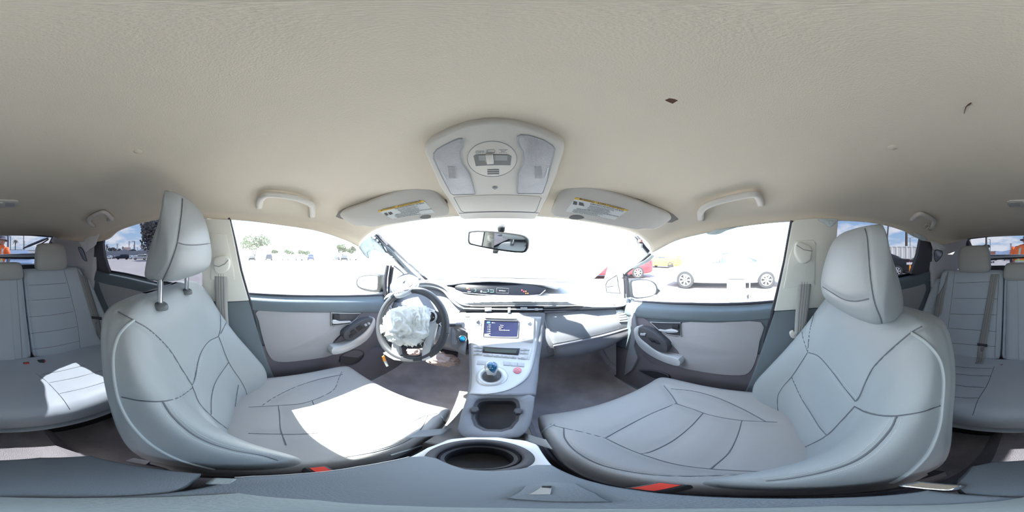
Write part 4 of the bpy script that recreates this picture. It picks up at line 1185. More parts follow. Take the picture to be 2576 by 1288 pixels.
# shifter plate
btn([(1201, 906.5), (1229, 908), (1229, 917.5), (1199, 916.5)], 'grey_btn', con, .0075)
for k in range(3):
    btn([(1267 + k * 18, 908.5 + k * 1.5), (1283.5 + k * 18, 910 + k * 1.5), (1282.5 + k * 18, 919.5 + k * 1.5), (1266 + k * 18, 918 + k * 1.5)], 'grey_btn', con, .0075)
hz = obj('hazard_button', bslab(XB, [(1302 + 10.5 * math.cos(R(a)), 931 + 7.5 * math.sin(R(a))) for a in range(0, 360, 15)], .006, .009, .0012), 'hazard', con)
obj('triangle_mark', tube(bpts(XB, [(1302, 926.5), (1308.5, 934), (1295.5, 934), (1302, 926.5)], .0102), .0007, 5), 'label_white', hz)
h = XB.ray_cast(CAM, D(1237, 947)); SN = h[1] if h[1].dot(CAM - h[0]) > 0 else -h[1]; SC = h[0]
obj('shifter_ring', lathe([(.030, .004), (.033, .008), (.038, .010), (.044, .009), (.050, .006), (.052, .003)], SC, SN, 40), 'silver', con, smooth='all')
sh = obj('shifter_boot', lathe([(.030, .005), (.026, .007), (.020, .012), (.012, .020), (.008, .026), (.0, .027)], SC, SN, 32), 'charcoal', con, smooth='all')
top = at(1236, 921, y=SC.y - .002)
up = (top - SC).normalized()
def sq(fx, fy, c, x, y, n=20, e=2.6):
    P = []
    for k in range(n):
        t = 2 * PI * k / n
        ct, st = math.cos(t), math.sin(t)
        P.append(c + x * fx * math.copysign(abs(ct) ** (2 / e), ct) + y * fy * math.copysign(abs(st) ** (2 / e), st))
    return P
bx_ = Vector((1, 0, 0)); by_ = up.cross(bx_).normalized()
Hh = (top - SC).length
loops = [sq(a, b2, SC + up * (Hh * f) + by_ * s2, bx_, by_) for f, a, b2, s2 in ((.2, .009, .009, 0), (.3, .015, .014, 0), (.45, .0165, .0155, 0), (.65, .0195, .018, 0), (.9, .0225, .020, .0), (1.1, .0215, .018, .0), (1.25, .016, .013, 0), (1.32, .006, .005, 0))]
kb = obj('shift_knob', outward(loft_loops(loops, 1, 4)), 'silver', con, smooth='all')
KB = bvh_of(outward(loft_loops(loops, 1, 4)))
gpix = [(1227, 913), (1238, 909), (1248, 914), (1250, 922), (1246, 934), (1241, 938), (1232, 932), (1226, 922)]
P = bpts(KB, gpix, .0012, 3)
if len(P) > 6:
    c0 = sum(P, Vector()) / len(P); h = KB.ray_cast(CAM, (c0 - CAM).normalized())
    rg = [[c0 * 0 + q for q in P]]
    V = []; nP = len(P)
    for f in (1.0, .75, .5, .25):
        for q in P:
            t_ = c0 + (q - c0) * f; hh = KB.ray_cast(CAM, (t_ - CAM).normalized())
            V.append((hh[0] if hh[0] is not None else t_) - (t_ - CAM).normalized() * .0014)
    hh = KB.ray_cast(CAM, (c0 - CAM).normalized()); V.append(hh[0] - (c0 - CAM).normalized() * .0014)
    F = [(k * nP + i, k * nP + (i + 1) % nP, (k + 1) * nP + (i + 1) % nP, (k + 1) * nP + i) for k in range(3) for i in range(nP)] + [(3 * nP + i, 3 * nP + (i + 1) % nP, 4 * nP) for i in range(nP)]
    bc = obj('blue_cap', orient((V, F)), 'blue', kb, smooth='all')
    for s_, (u0, v0, u1, v1) in {'R': (1239, 917.5, 1242, 917.6), 'N': (1229.5, 921.8, 1233.5, 922), 'D': (1229.5, 927.5, 1233.5, 927.7), 'B': (1236.5, 927.7, 1240, 927.9)}.items():
        btext(KB, s_, u0, v0, u1, v1, .0055, 'label_white', kb, .0026, 'gear_letter')
    obj('gate_line', tube(bpts(KB, [(1231.5, 916.3), (1235.3, 916.3), (1235.3, 922), (1234, 926)], .0024), .0005, 4), 'label_white', kb)

# ---------------------------------------------------------------- lower tray, cup holder and armrest
ar = thing('armrest_box', 'slate blue armrest box between the front seats with a round cup holder', 'armrest', Vector((-.005, .05, -.95)))
CUP = at(1206, 1147, z=-.500); CUP = Vector((CUP.x, CUP.y, -.500)); CR_ = .047
ou = [at(u, v, z=-.500) for u, v in [(1030, 1150), (1075, 1126), (1130, 1104), (1180, 1099), (1250, 1099), (1320, 1107), (1352, 1118), (1372, 1150), (1388, 1170)]]
ouL = ou + [Vector((ou[-1].x, ou[-1].y - .03, -.5)), Vector((ou[0].x, ou[0].y - .03, -.5))]
n = 56; c = CUP
def xyhit(poly, a):
    r_ = ring_px([(p.x, p.y) for p in poly], [(p.x, p.y) for p in poly], (c.x, c.y), 1)
    return r_
op, _ = ring_px([(p.x, p.y) for p in ouL], [(p.x, p.y) for p in ouL], (c.x, c.y), n)
V = [Vector((p[0], p[1], -.53)) for p in op] + [Vector((p[0], p[1], -.502)) for p in op] + [c + (Vector((p[0], p[1], -.5)) - c) * .96 for p in op] + [c + Vector((math.cos(2 * PI * k / n) * (CR_ + .012), math.sin(2 * PI * k / n) * (CR_ + .012), 0)) for k in range(n)]
F = [(k * n + i, k * n + (i + 1) % n, (k + 1) * n + (i + 1) % n, (k + 1) * n + i) for k in range(3) for i in range(n)]
obj('holder_plate', orient((V, F)), 'silver', ar)
obj('holder_ring', lathe([(CR_ + .013, .0), (CR_ + .010, .003), (CR_ + .002, .001), (CR_, -.004), (CR_ - .001, -.012), (CR_ - .006, -.016)], c, (0, 0, 1), 48), 'charcoal', ar, smooth='all')
obj('cup_well', lathe([(CR_ - .002, -.006), (CR_ - .005, -.016), (CR_ - .009, -.018), (CR_ - .012, -.07), (0, -.072)], c, (0, 0, 1), 48), 'black', ar)
LZ = -.478
lidp = [(1030, 1148), (1070, 1146), (1100, 1152), (1130, 1166), (1170, 1179), (1240, 1184), (1310, 1178), (1350, 1168), (1388, 1168), (1430, 1190), (1500, 1213), (1600, 1232), (1750, 1247), (1930, 1253), (2150, 1250), (2300, 1238), (2335, 1232)]
lidq = [(548, 1216), (590, 1201), (634, 1198), (750, 1192), (900, 1174), (970, 1162)]
ld = obj('armrest_lid', slab(trace(lidp + lidq, z=LZ), (0, 0, 1), .03, .006), 'lidblue', ar)
obj('edge_strip', tube([at(u, v, z=LZ - .004) for u, v in lidq[1:] + [(1030, 1149)]], .0012, 6), 'silver', ld)
rb2 = obj('rear_box_top', slab(trace([(505, 1190), (400, 1178), (310, 1164), (228, 1144), (100, 1149), (0, 1156), (-80, 1160), (-135, 1172), (-155, 1195), (-180, 1216), (-150, 1252), (0, 1258), (200, 1256), (440, 1240)], z=LZ - .004), (0, 0, 1), .03, .008), 'rear_box', ar)
obj('smear_patch', slab(trace([(0, 1250), (250, 1252), (500, 1246), (600, 1240), (800, 1258), (1000, 1272), (1300, 1278), (1800, 1279), (2100, 1272), (2350, 1270)], z=LZ + .003), (0, 0, 1), .004, .001), 'flat_grey', ld)  # added slab standing in for the grey stitching smear below the camera
lt = obj('lid_latch', slab(trace([(1275, 1253), (1320, 1222), (1380, 1212), (1450, 1216), (1500, 1240), (1540, 1262), (1400, 1262)], z=LZ + .004), (0, 0, 1), .006, .002), 'lidblue', ld)
obj('latch_slot', slab(trace([(1330, 1244), (1362, 1224), (1388, 1222), (1384, 1244)], z=LZ + .005), (0, 0, 1), .002, 0), 'belt', lt)
obj('latch_hole', slab(trace([(1362, 1226), (1364, 1222), (1388, 1222), (1386, 1228)], z=LZ + .0055), (0, 0, 1), .002, 0), 'black', lt)
obj('hinge_cap', box(at(2345, 1224, z=LZ - .01), (.03, .02, .02)), 'chrome', ar, bevel=.004)
obj('hinge_cap', box(at(560, 1212, z=LZ - .01), (.02, .016, .02)), 'flat_grey', ar, bevel=.003)
obj('box_body', join(box((-.010, .012, -.74), (.125, .18, .44)), box((-.012, -.085, -.74), (.12, .09, .44))), 'door_low', ar, bevel=.01)
obj('tray_body', slab([(-.10, .235, -.60), (.085, .235, -.60), (.085, .47, -.66), (-.10, .47, -.66)], (0, 0, 1), .12, .01), 'carpet_grey', ar)
for s, uu in ((-1, 0), (1, 1)):
    obj('strut', slab([(s * .10 - .01, .20, -.505), (s * .10 - .01, .235, -.505), (s * .075 - .01, .33, -.62), (s * .075 - .01, .30, -.62)], (0, 0, 1), .008, .001), 'silver', ar)
# ---------------------------------------------------------------- things on the headliner
def cslab(pix, t, lift, b=0, smooth=0):
    return bslab(CB, pix, t, lift, b, smooth)
oc = thing('overhead_console', 'pale grey overhead console with two map lamps and a round switch dial', 'overhead console', at(1243, 430, z=.16))
OP = plane3(at(1240, 305, z=.189), at(1162, 553, z=.117), at(1344, 553, z=.117))
def oslab(pix, t, d_=0, b=0, smooth=0): return pslab(pix, t, b, smooth, pl=off(OP, d_))
out_ = [(1066, 376), (1072, 366), (1090, 351), (1127, 331), (1170, 315), (1205, 308), (1243, 305), (1280, 308), (1316, 316), (1366, 332), (1404, 352), (1417, 363), (1420, 374), (1416, 392), (1399, 447), (1377, 500), (1358, 536), (1348, 551), (1340, 553), (1168, 553), (1158, 549), (1138, 519), (1105, 469), (1083, 421), (1068, 388)]
obj('console_shell', oslab(out_, .03, 0, .006), 'liner_grey', oc, smooth='all')
def lampo(pix, nm):
    a = obj('lamp_surround', tube([at(*p, pl=off(OP, .0005)) for p in pix + [pix[0]]], .0016, 6), 'ink_soft', oc)
    return obj(nm, oslab(pix, .006, .0016, .001), 'lens', oc)
LL = [(1092, 386), (1100, 376), (1130, 360), (1155, 349), (1161, 349), (1164, 358), (1164, 368), (1158, 380), (1158, 396), (1162, 410), (1172, 425), (1181, 437), (1195, 488), (1140, 490), (1134, 486), (1112, 445), (1098, 414), (1091, 398)]
RR = [(1305, 343), (1309, 340), (1330, 341), (1365, 352), (1388, 366), (1394, 374), (1391, 392), (1376, 455), (1366, 484), (1362, 487), (1303, 487), (1302, 480), (1304, 437), (1310, 425), (1317, 412), (1318, 398), (1316, 380), (1307, 366), (1304, 355)]
l1 = lampo(LL, 'map_lamp_lens'); l2 = lampo(RR, 'map_lamp_lens')
for cen, par in (((1136, 432), l1), ((1353, 432), l2)):
    for k in range(7):
        a = (cen[0] - 9 + k * 3, cen[1] - 13); b_ = (cen[0] - 6 + k * 3, cen[1] + 17)
        obj('lens_rib', tube([at(*a, pl=off(OP, .002)), at(*b_, pl=off(OP, .002))], .0006, 4), 'lens', par)
obj('button_mark', tube([at(*p, pl=off(OP, .002)) for p in [(1110, 430), (1114, 438), (1119, 446), (1122, 452)]], .0008, 5), 'label_white', l1)
obj('button_mark', tube([at(*p, pl=off(OP, .002)) for p in [(1379, 422), (1377, 432), (1374, 440), (1371, 448)]], .0008, 5), 'label_white', l2)
dial = obj('switch_dial', oslab([(1238 + 62 * math.cos(R(a)), 400 + 44 * math.sin(R(a))) for a in range(0, 360, 10)], .004, .0014, .001), 'liner_grey', oc)
obj('dial_groove', tube([at(1238 + 62.5 * math.cos(R(a)), 400 + 44.5 * math.sin(R(a)), pl=off(OP, .0006)) for a in range(0, 361, 10)], .0007, 5), 'ink_soft', dial)
obj('slot_hollow', oslab([(1191, 393), (1196, 389), (1280, 389), (1287, 393), (1284, 416), (1197, 418)], .001, .0018, .0), 'slot_grey', dial)
obj('slot_floor', oslab([(1203, 391), (1277, 391), (1276, 404), (1243, 404), (1240, 409), (1222, 409), (1220, 404), (1205, 404)], .001, .0026, .0), 'liner_dim', dial)
obj('slide_switch', oslab([(1221, 391), (1239, 390), (1242, 413), (1225, 414)], .006, .008, .001), 'liner_grey', dial)
for k in range(3):
    obj('speaker_slot', oslab([(1226, 426.5 + k * 5), (1255, 426 + k * 5), (1256, 428.5 + k * 5), (1226, 429 + k * 5)], .001, .0020), 'ink', dial)
text('OFF', at(1196, 386, pl=off(OP, .0016)), at(1216, 386, pl=off(OP, .0016)), OP[1], .009, 'ink_soft', dial, 'dial_lettering')
obj('door_icon', tube([at(*p, pl=off(OP, .0016)) for p in [(1226, 377), (1243, 376), (1245, 380), (1244, 384), (1228, 384), (1225, 380), (1226, 377)]], .0005, 4), 'ink_soft', dial)
obj('lamp_icon', tube([at(*p, pl=off(OP, .0016)) for p in [(1255, 377), (1277, 377), (1273, 377), (1270, 381), (1262, 381), (1259, 377)]], .0005, 4), 'ink_soft', dial)
for k in range(5):
    obj('icon_ray', tube([at(1258 + k * 4, 383, pl=off(OP, .0016)), at(1257.4 + k * 4.4, 385.5, pl=off(OP, .0016))], .0004, 4), 'ink_soft', dial)
c = at(1245, 472, pl=off(OP, .0006)); obj('microphone_button', lathe([(0, .002), (.003, .003), (.005, .001), (.006, 0)], c, OP[1], 18), 'ink_soft', oc)
lid = obj('console_lid', oslab([(1142, 497), (1147, 496), (1356, 495), (1361, 498), (1349, 530), (1344, 534), (1168, 534), (1160, 530)], .004, .0014, .001), 'liner_grey', oc)
obj('lid_gap', tube([at(*p, pl=off(OP, .0004)) for p in [(1142, 497), (1147, 496), (1356, 495), (1361, 498), (1349, 530), (1344, 534), (1168, 534), (1160, 530), (1142, 497)]], .0011, 5), 'ink', lid)
obj('step_line', tube([at(*p, pl=off(OP, .0004)) for p in [(1155, 537), (1357, 536)]], .0009, 5), 'ink_soft', oc)

def visor(name, lab, out, recess, P3, label, yel, lines, word0, word1, notch, icons):
    t = thing(name, lab, 'sun visor', at(*out[0], z=.14))
    pl = plane3(*P3)
    obj('recess_shadow', pslab(recess, .004, 0, 2, pl=off(pl, -.018)), 'visor_dim', t)  # dark sheet painting the shade around the folded visor
    obj('visor_board', pslab(out, .016, .006, 2, pl=pl), 'visor', t, smooth='all')
    lb_ = obj('warning_label', pslab(label, .0012, 0, 0, pl=off(pl, .0008)), 'label_white', t)
    obj('label_band', pslab(yel, .0012, 0, 0, pl=off(pl, .0012)), 'label_yellow', lb_)
    tl = off(pl, .0016)
    for s_, a, b_, sz in lines:
        text(s_, at(*a, pl=tl), at(*b_, pl=tl), pl[1], sz, 'ink', lb_, 'label_lettering', .0001)
    for q in icons:
        obj('label_icon', pslab(q, .0003, 0, 0, pl=tl), 'ink', lb_, smooth=False)
    obj('visor_clip', pslab(notch, .004, .001, 2, pl=off(pl, .001)), 'slot_grey', t)
    return t
def interp_lines(tl, tr, bl_, br_, rows_):
    out = []
    for f, a, b_, s_, sz in rows_:
        L0 = (tl[0] + (bl_[0] - tl[0]) * f, tl[1] + (bl_[1] - tl[1]) * f); R0 = (tr[0] + (br_[0] - tr[0]) * f, tr[1] + (br_[1] - tr[1]) * f)
        out.append((s_, (L0[0] + (R0[0] - L0[0]) * a, L0[1] + (R0[1] - L0[1]) * a), (L0[0] + (R0[0] - L0[0]) * b_, L0[1] + (R0[1] - L0[1]) * b_), sz))
    return out
txt = [(.08, .10, .30, 'WARNING', .009), (.08, .42, .9, 'AVERTISSEMENT', .009), (.22, .32, .9, 'EVEN WITH ADVANCED AIR BAGS', .006), (.33, .34, .95, 'Children can be killed or seriously injured by the air bag.', .004), (.42, .34, .88, 'The back seat is the safest place for children.', .004), (.51, .34, .92, 'Never put a rear-facing child seat in the front.', .004), (.60, .34, .90, 'Always use seat belts and child restraints.', .004),
       (.72, .16, .96, 'MEME AVEC DES COUSSINS DE SECURITE AVANCES', .005), (.81, .12, .85, 'Les enfants peuvent etre tues ou gravement blesses.', .004), (.89, .12, .80, 'Le siege arriere est le plus sur pour les enfants.', .004), (.97, .12, .88, 'Toujours utiliser les ceintures de securite.', .004)]
a, b_, c_, d2 = (950, 530), (1065, 504), (987, 551), (1094, 535)
visor('sun_visor', 'folded beige sun visor above the steering wheel side of the windscreen', [(854, 541), (869, 530), (921, 512), (968, 492), (1015, 478), (1055, 469), (1079, 471), (1102, 488), (1125, 520), (1130, 536), (1122, 544), (1096, 549), (1038, 557), (956, 570), (933, 573), (916, 569), (898, 571), (881, 564), (863, 552)],
      [(847, 540), (862, 527), (921, 507), (968, 487), (1015, 473), (1055, 465), (1086, 466), (1108, 483), (1126, 510), (1100, 530), (950, 560), (856, 550)],
      (at(854, 541, z=.138), at(1055, 469, z=.182), at(1096, 549, z=.112)), [a, b_, d2, c_],
      [a, b_, (1069, 508), (955, 534)], interp_lines(a, b_, c_, d2, txt), None, None,
      [(1057, 549), (1062, 543), (1075, 541), (1084, 543), (1082, 549), (1070, 551)],
      [[(966, 537), (972, 535), (978, 541), (972, 543)], [(976, 535), (984, 533), (989, 538), (981, 541)], [(957, 530.5), (960, 527.5), (963, 530)]])
a, b_, c_, d2 = (1448, 497), (1581, 529), (1423, 532), (1546, 553)
visor('sun_visor', 'folded beige sun visor above the passenger side of the windscreen', [(1386, 534), (1396, 510), (1407, 486), (1420, 473), (1436, 465), (1460, 464), (1504, 475), (1566, 493), (1628, 517), (1678, 537), (1690, 548), (1684, 557), (1660, 573), (1641, 579), (1622, 577), (1607, 580), (1591, 578), (1541, 569), (1467, 556), (1423, 550), (1399, 547), (1388, 541)],
      [(1400, 495), (1412, 474), (1432, 462), (1456, 458), (1494, 464), (1541, 476), (1591, 494), (1641, 516), (1694, 540), (1690, 560), (1500, 555), (1400, 530)],
      (at(1690, 548, z=.136), at(1450, 464, z=.182), at(1423, 550, z=.112)), [a, b_, d2, c_],
      [a, b_, (1577, 532), (1444, 501)], interp_lines(a, b_, c_, d2, txt), None, None,
      [(1432, 550), (1436, 543), (1450, 541), (1463, 543), (1470, 549), (1452, 553)],
      [[(1443, 506), (1452, 508), (1451, 516), (1441, 514)], [(1457, 508), (1467, 511), (1470, 519), (1456, 516)], [(1457, 502), (1461, 498), (1464, 503)]])

def handle(name, lab, path, xs, r_, hook=None):
    s = -1 if xs < 0 else 1
    t = thing(name, lab, 'grab handle', CB.ray_cast(CAM, D(*path[0]))[0])
    P = []
    n = len(path)
    for i, p in enumerate(path):
        h_ = CB.ray_cast(CAM, D(*p)); nn_ = h_[1] if h_[1].dot(CAM - h_[0]) > 0 else -h_[1]
        P.append(h_[0] - D(*p) * (.034 if 0 < i < n - 1 else .006))
    F_ = [Vector(q) for q in cat1(P, 5)]
    obj('grip', tube(F_, r_, 12, True, .8), 'liner_grey', t, smooth='all')
    for e_ in (0, -1):
        c = CB.ray_cast(CAM, D(*path[e_]))[0]
        obj('mounting_foot', box(c, (.02, .022, .018)), 'liner_grey', t, bevel=.005)
    if hook:
        P = [CB.ray_cast(CAM, D(*p))[0] - D(*p) * .02 for p in hook]
        obj('coat_hook', tube([Vector(q) for q in cat1(P, 4)], .003, 8), 'liner_grey', t)
    return t
handle('grab_handle', 'large grab handle above the driver door window', [(652, 520), (655, 503), (668, 491), (690, 490), (735, 496), (770, 507), (785, 518), (786, 543)], -.572, .0115)
handle('grab_handle', 'large grab handle above the passenger door window', [(1763, 550), (1763, 533), (1776, 519), (1810, 506), (1860, 494), (1890, 489), (1906, 493), (1914, 512)], .572, .0115)
handle('grab_handle', 'small grab handle above the rear window on the driver side', [(236, 568), (224, 558), (228, 548), (248, 537), (262, 534), (272, 541), (281, 550), (274, 553)], -.560, .0125)
handle('grab_handle', 'small grab handle with a coat hook above the passenger side rear window', [(2294, 552), (2303, 543), (2314, 538), (2330, 543), (2347, 553), (2350, 560), (2341, 576)], .560, .0125,
       [(2338, 566), (2330, 564), (2326, 570), (2331, 576), (2337, 571)])
# rear dome lamp (behind the camera)
h = CB.ray_cast(CAM, D(2576, 514)); n = h[1] if h[1].dot(CAM - h[0]) > 0 else -h[1]
t = thing('dome_lamp', 'small oblong dome lamp in the headliner above the rear bench', 'dome lamp', h[0])
dpl = (h[0] + n * .006, n)
obj('lamp_case', pslab([(2533, 510), (2540, 507), (2576, 505.5), (2612, 506), (2622, 508), (2621, 514), (2614, 522), (2576, 524), (2540, 522), (2534, 516)], .012, .002, pl=dpl), 'liner_grey', t)
obj('lens', pslab([(2538, 511), (2565, 509), (2566, 519), (2540, 520)], .002, .0005, pl=off(dpl, .001)), 'lens', t)
obj('lens', pslab([(2590, 509), (2616, 510), (2611, 520), (2589, 519)], .002, .0005, pl=off(dpl, .001)), 'lens', t)
obj('slide_switch', pslab([(2574, 511), (2583, 511), (2583, 516), (2574, 516)], .003, .0006, pl=off(dpl, .003)), 'liner_grey', t)

# rear-view mirror: a real mirror facing the driver side rear
MP = plane3(Vector((-.02, .60, .05)), Vector((-.02, .60, .05)) + Vector((.96, -.27, 0)), Vector((-.02, .60, .05)) + Vector((0, -.13, 1)))
mt = thing('rear_view_mirror', 'rounded interior rear-view mirror hanging from the windscreen', 'mirror', Vector((-.02, .61, .06)))
mo = [(1177, 592), (1178, 584), (1185, 580), (1220, 580.5), (1255, 583), (1290, 587), (1314, 591.5), (1323, 597), (1328, 604), (1328, 620), (1324, 631), (1314, 636.5), (1275, 633.5), (1229, 626), (1192, 618), (1180, 615), (1176, 606)]
mi_ = [(1182, 592), (1186, 585), (1220, 584), (1255, 587), (1290, 591), (1312, 595), (1320, 600), (1324, 607), (1323.5, 620), (1320, 628), (1312, 632), (1275, 629), (1229, 622), (1192, 614), (1183, 610), (1181, 602)]
obj('mirror_housing', pslab(mo, .03, .003, 2, pl=MP), 'mirror_case', mt)
obj('mirror_glass', pslab(mi_, .002, 0, 2, pl=off(MP, .0012)), 'mirror', mt, smooth=False)
obj('mirror_tab', pslab([(1240, 628), (1253, 630), (1250, 638), (1239, 637)], .01, .001, pl=off(MP, .002)), 'mirror_case', mt)
c = at(1261, 577, y=.61)
obj('mirror_stem', lathe([(.0, -.012), (.009, -.012), (.013, -.006), (.014, .004), (.0165, .010), (.016, .016), (.0, .018)], c, (0, .1, 1), 24), 'mirror_case', mt)
obj('stem_arm', tube([c + Vector((0, 0, .01)), c + Vector((0, .02, .03)), (c.x, .62, .085)], .008, 10), 'mirror_case', mt)

# ---------------------------------------------------------------- steering wheel
WC = at(1029, 816, y=.535)
WN = Vector((.02, -.92, .39)).normalized()
WX = Vector((1, 0, 0)); WX = (WX - WN * WX.dot(WN)).normalized(); WY = WN.cross(WX)
WP = (WC, WN)
sw = thing('steering_wheel', 'black steering wheel with silver lower spokes and its burst airbag', 'steering wheel', WC)
RX, RY = .153, .153
rim = []
for k in range(72):
    a = 2 * PI * k / 72
    rim.append(WC + WX * math.cos(a) * RX + WY * math.sin(a) * RY)
V, F = tube(rim + [rim[0]], .0155, 14, False)
obj('rim', (V, F), 'wheel', sw, smooth='all')
def wslab(pix, t, d_=0, b=0, smooth=0): return pslab(pix, t, b, smooth, pl=off(WP, d_))
obj('spoke', wslab([(1092, 783), (1104, 786), (1118, 784), (1120, 812), (1106, 809), (1096, 816), (1088, 812)], .022, .010, .004, 3), 'wheel', sw)
obj('spoke', wslab([(951, 815), (966, 820), (985, 812), (990, 835), (970, 834), (952, 842)], .022, .010, .004, 3), 'spoke_pale', sw)
obj('silver_spoke', wslab([(1067, 777), (1078, 775), (1088, 779), (1094, 788), (1095, 808), (1098, 817), (1090, 852), (1083, 880), (1081, 902), (1072, 906), (1059, 908), (1061, 880), (1068, 850), (1073, 820), (1070, 800)], .018, .014, .004, 1), 'silver', sw)
obj('silver_spoke', wslab([(972, 836), (984, 852), (1002, 864), (1005, 885), (1008, 908), (990, 906), (975, 898), (962, 888), (970, 884), (984, 884), (985, 862)], .018, .014, .004, 1), 'spoke_pale', sw)
obj('hub', wslab([(985, 800), (1010, 780), (1045, 775), (1070, 785), (1075, 830), (1064, 868), (1050, 878), (1006, 874), (990, 850), (980, 830)], .05, .0, .006, 2), 'wheel', sw)
obj('rim_trim', wslab([(1008, 896), (1034, 898), (1058, 897), (1060, 908), (1034, 911), (1008, 909)], .012, .019, .004), 'wheel', sw)
c = at(1084, 797, pl=off(WP, .016))
ct = obj('thumb_control', lathe([(0, .004), (.017, .004), (.0185, .002), (.0185, -.01)], c, WN, 28), 'black', sw)
obj('control_ring', lathe([(.0185, .003), (.0215, .006), (.0245, .002), (.0245, -.01)], c, WN, 28), 'silver', sw)
obj('control_pad', lathe([(0, .003), (.008, .003), (.009, .0)], c + WN * .004, WN, 20), 'charcoal', ct)
for a in range(0, 360, 90):
    obj('button_mark', box(c + WN * .0045 + WX * math.cos(R(a)) * .013 + WY * math.sin(R(a)) * .013, (.004, .001, .002)), 'label_white', ct)
c = at(972, 822, pl=off(WP, .016))
obj('thumb_control', lathe([(0, .004), (.011, .004), (.013, .001), (.013, -.01)], c, WN, 24), 'grey_btn', sw)
from mathutils import noise as NZ
def crumple(c, rx, ry, rz, x, y, z, seed, amp=.30, f=2.2, sub=5):
    bm = bmesh.new()
    bmesh.ops.create_icosphere(bm, subdivisions=sub, radius=1)
    V = []
    for v in bm.verts:
        p = v.co.copy()
        q = p * f + Vector((seed * 7.1, seed * 3.3, 0))
        w_ = Vector((NZ.noise(q * .8), NZ.noise(q * .8 + Vector((9, 0, 0))), NZ.noise(q * .8 + Vector((0, 9, 0))))) * 1.2
        n1 = abs(NZ.noise(q * .75 + w_)) ** .8 * 1.6; n2 = abs(NZ.noise((q + w_) * 1.6 + Vector((5, 2, 1)))) ** .8; n3 = abs(NZ.noise((q + w_) * 3.6))
        k = 1 + amp * (.5 - n1) * .9 + amp * .5 * (.35 - n2) + amp * .22 * (.3 - n3)
        V.append(c + x * p.x * rx * k + y * p.y * ry * k + z * p.z * rz * k)
    F = [tuple(v.index for v in f_.verts) for f_ in bm.faces]
    bm.free()
    return V, F
ab = obj('airbag', crumple(at(1015, 822, pl=off(WP, .035)), .085, .072, .045, WX, WY, WN, 1.3, .42, 1.7), 'white', sw, smooth='all')
ab['label'] = 'crumpled white deflated airbag'
obj('airbag_fold', crumple(at(1055, 815, pl=off(WP, .03)), .040, .068, .035, WX, WY, WN, 4.7, .42, 1.7), 'white', ab, smooth='all')
obj('airbag_fold', crumple(at(1035, 790, pl=off(WP, .03)), .060, .030, .03, WX, WY, WN, 8.7, .42, 1.7), 'white', ab, smooth='all')
for k in range(9):
    random.seed(k); p0 = at(1060 + random.uniform(-4, 8), 846 + random.uniform(-3, 4), pl=off(WP, .03))
    obj('frayed_thread', tube([p0, p0 + Vector((random.uniform(-.008, .008), -.003, -.016)), p0 + Vector((random.uniform(-.02, .02), -.006, -.034))], .0007, 4), 'white', ab)
obj('torn_strip', slab([at(*p, pl=off(WP, .025)) for p in [(972, 853), (989, 852), (989, 856), (978, 857)]], WN, .002), 'white', ab)
# column, stalks and shroud
colm = thing('steering_column', 'dark steering column shroud with two stalks behind the wheel', 'steering column', WC + Vector((0, .13, -.05)))
obj('shroud', tube([WC - WN * .045, WC - WN * .09 + Vector((0, 0, -.005)), WC - WN * .17], [.05, .062, .065], 20, True, .85), 'wheel', colm)
def stalk(P, nm):
    st_ = obj('stalk', tube([Vector(q) for q in cat1(P, 4)], .0075, 10), 'charcoal', colm)
    P2 = [Vector(P[-1]), Vector(P[-1]) + (Vector(P[-1]) - Vector(P[-2])).normalized() * .028]
    obj('stalk_knob', tube(P2, .0115, 14), 'dash_dark', st_)
stalk([at(1098, 818, y=.62), at(1120, 818, y=.61), at(1150, 818, y=.60)], 'r')
stalk([at(1000, 800, y=.63), at(990, 787, y=.62), at(982, 778, y=.61)], 'l')
P = [at(*p, y=.60) for p in [(1102, 812), (1108, 818), (1113, 828), (1114, 838), (1106, 842)]]
obj('loose_wire', tube([Vector(q) for q in cat1(P, 4)], .0018, 6), 'label_white', colm)
P = [at(*p, y=.64) for p in [(1010, 765), (1030, 772), (1050, 780)]]
obj('loose_bracket', tube(P, .0025, 6), 'silver', colm)
# knee airbag below
kn = thing('knee_airbag', 'crumpled beige knee airbag hanging under the dashboard', 'airbag', at(1108, 906, y=.72))
obj('bag_cloth', crumple(at(1110, 903, y=.70), .078, .045, .032, Vector((1, 0, 0)), Vector((0, 1, 0)), Vector((.15, 0, 1)), 2.9, .42, 1.6), 'pinkbag', kn, smooth='all')
obj('bag_cloth', crumple(at(1040, 884, y=.69), .032, .025, .022, Vector((1, 0, 0)), Vector((0, 1, 0)), Vector((.15, 0, 1)), 6.1, .42, 1.6), 'pinkbag', kn, smooth='all')
obj('bag_housing', box(at(1090, 885, y=.77), (.26, .06, .04)), 'charcoal', kn, bevel=.008)
# dangling connector
cn = thing('loose_connector', 'orange and clear plug dangling below the left of the steering wheel', 'connector', at(972, 922, y=.50))
p0 = at(964, 896, y=.50); p1 = at(968, 908, y=.50); p2 = at(975, 921, y=.50)
dd = (p1 - p0).normalized()
obj('plug_body', tube([p0, p1], .0085, 4, True, .7), 'orange', cn, smooth=False)
obj('plug_tip', tube([p1 - dd * .002, p2], .0075, 4, True, .7), 'clearplug', cn, smooth=False)
obj('plug_wire', tube([Vector(q) for q in cat1([p0, p0 + Vector((.0, .03, .02)), p0 + Vector((.02, .10, .035))], 5)], .0025, 6), 'black', cn)
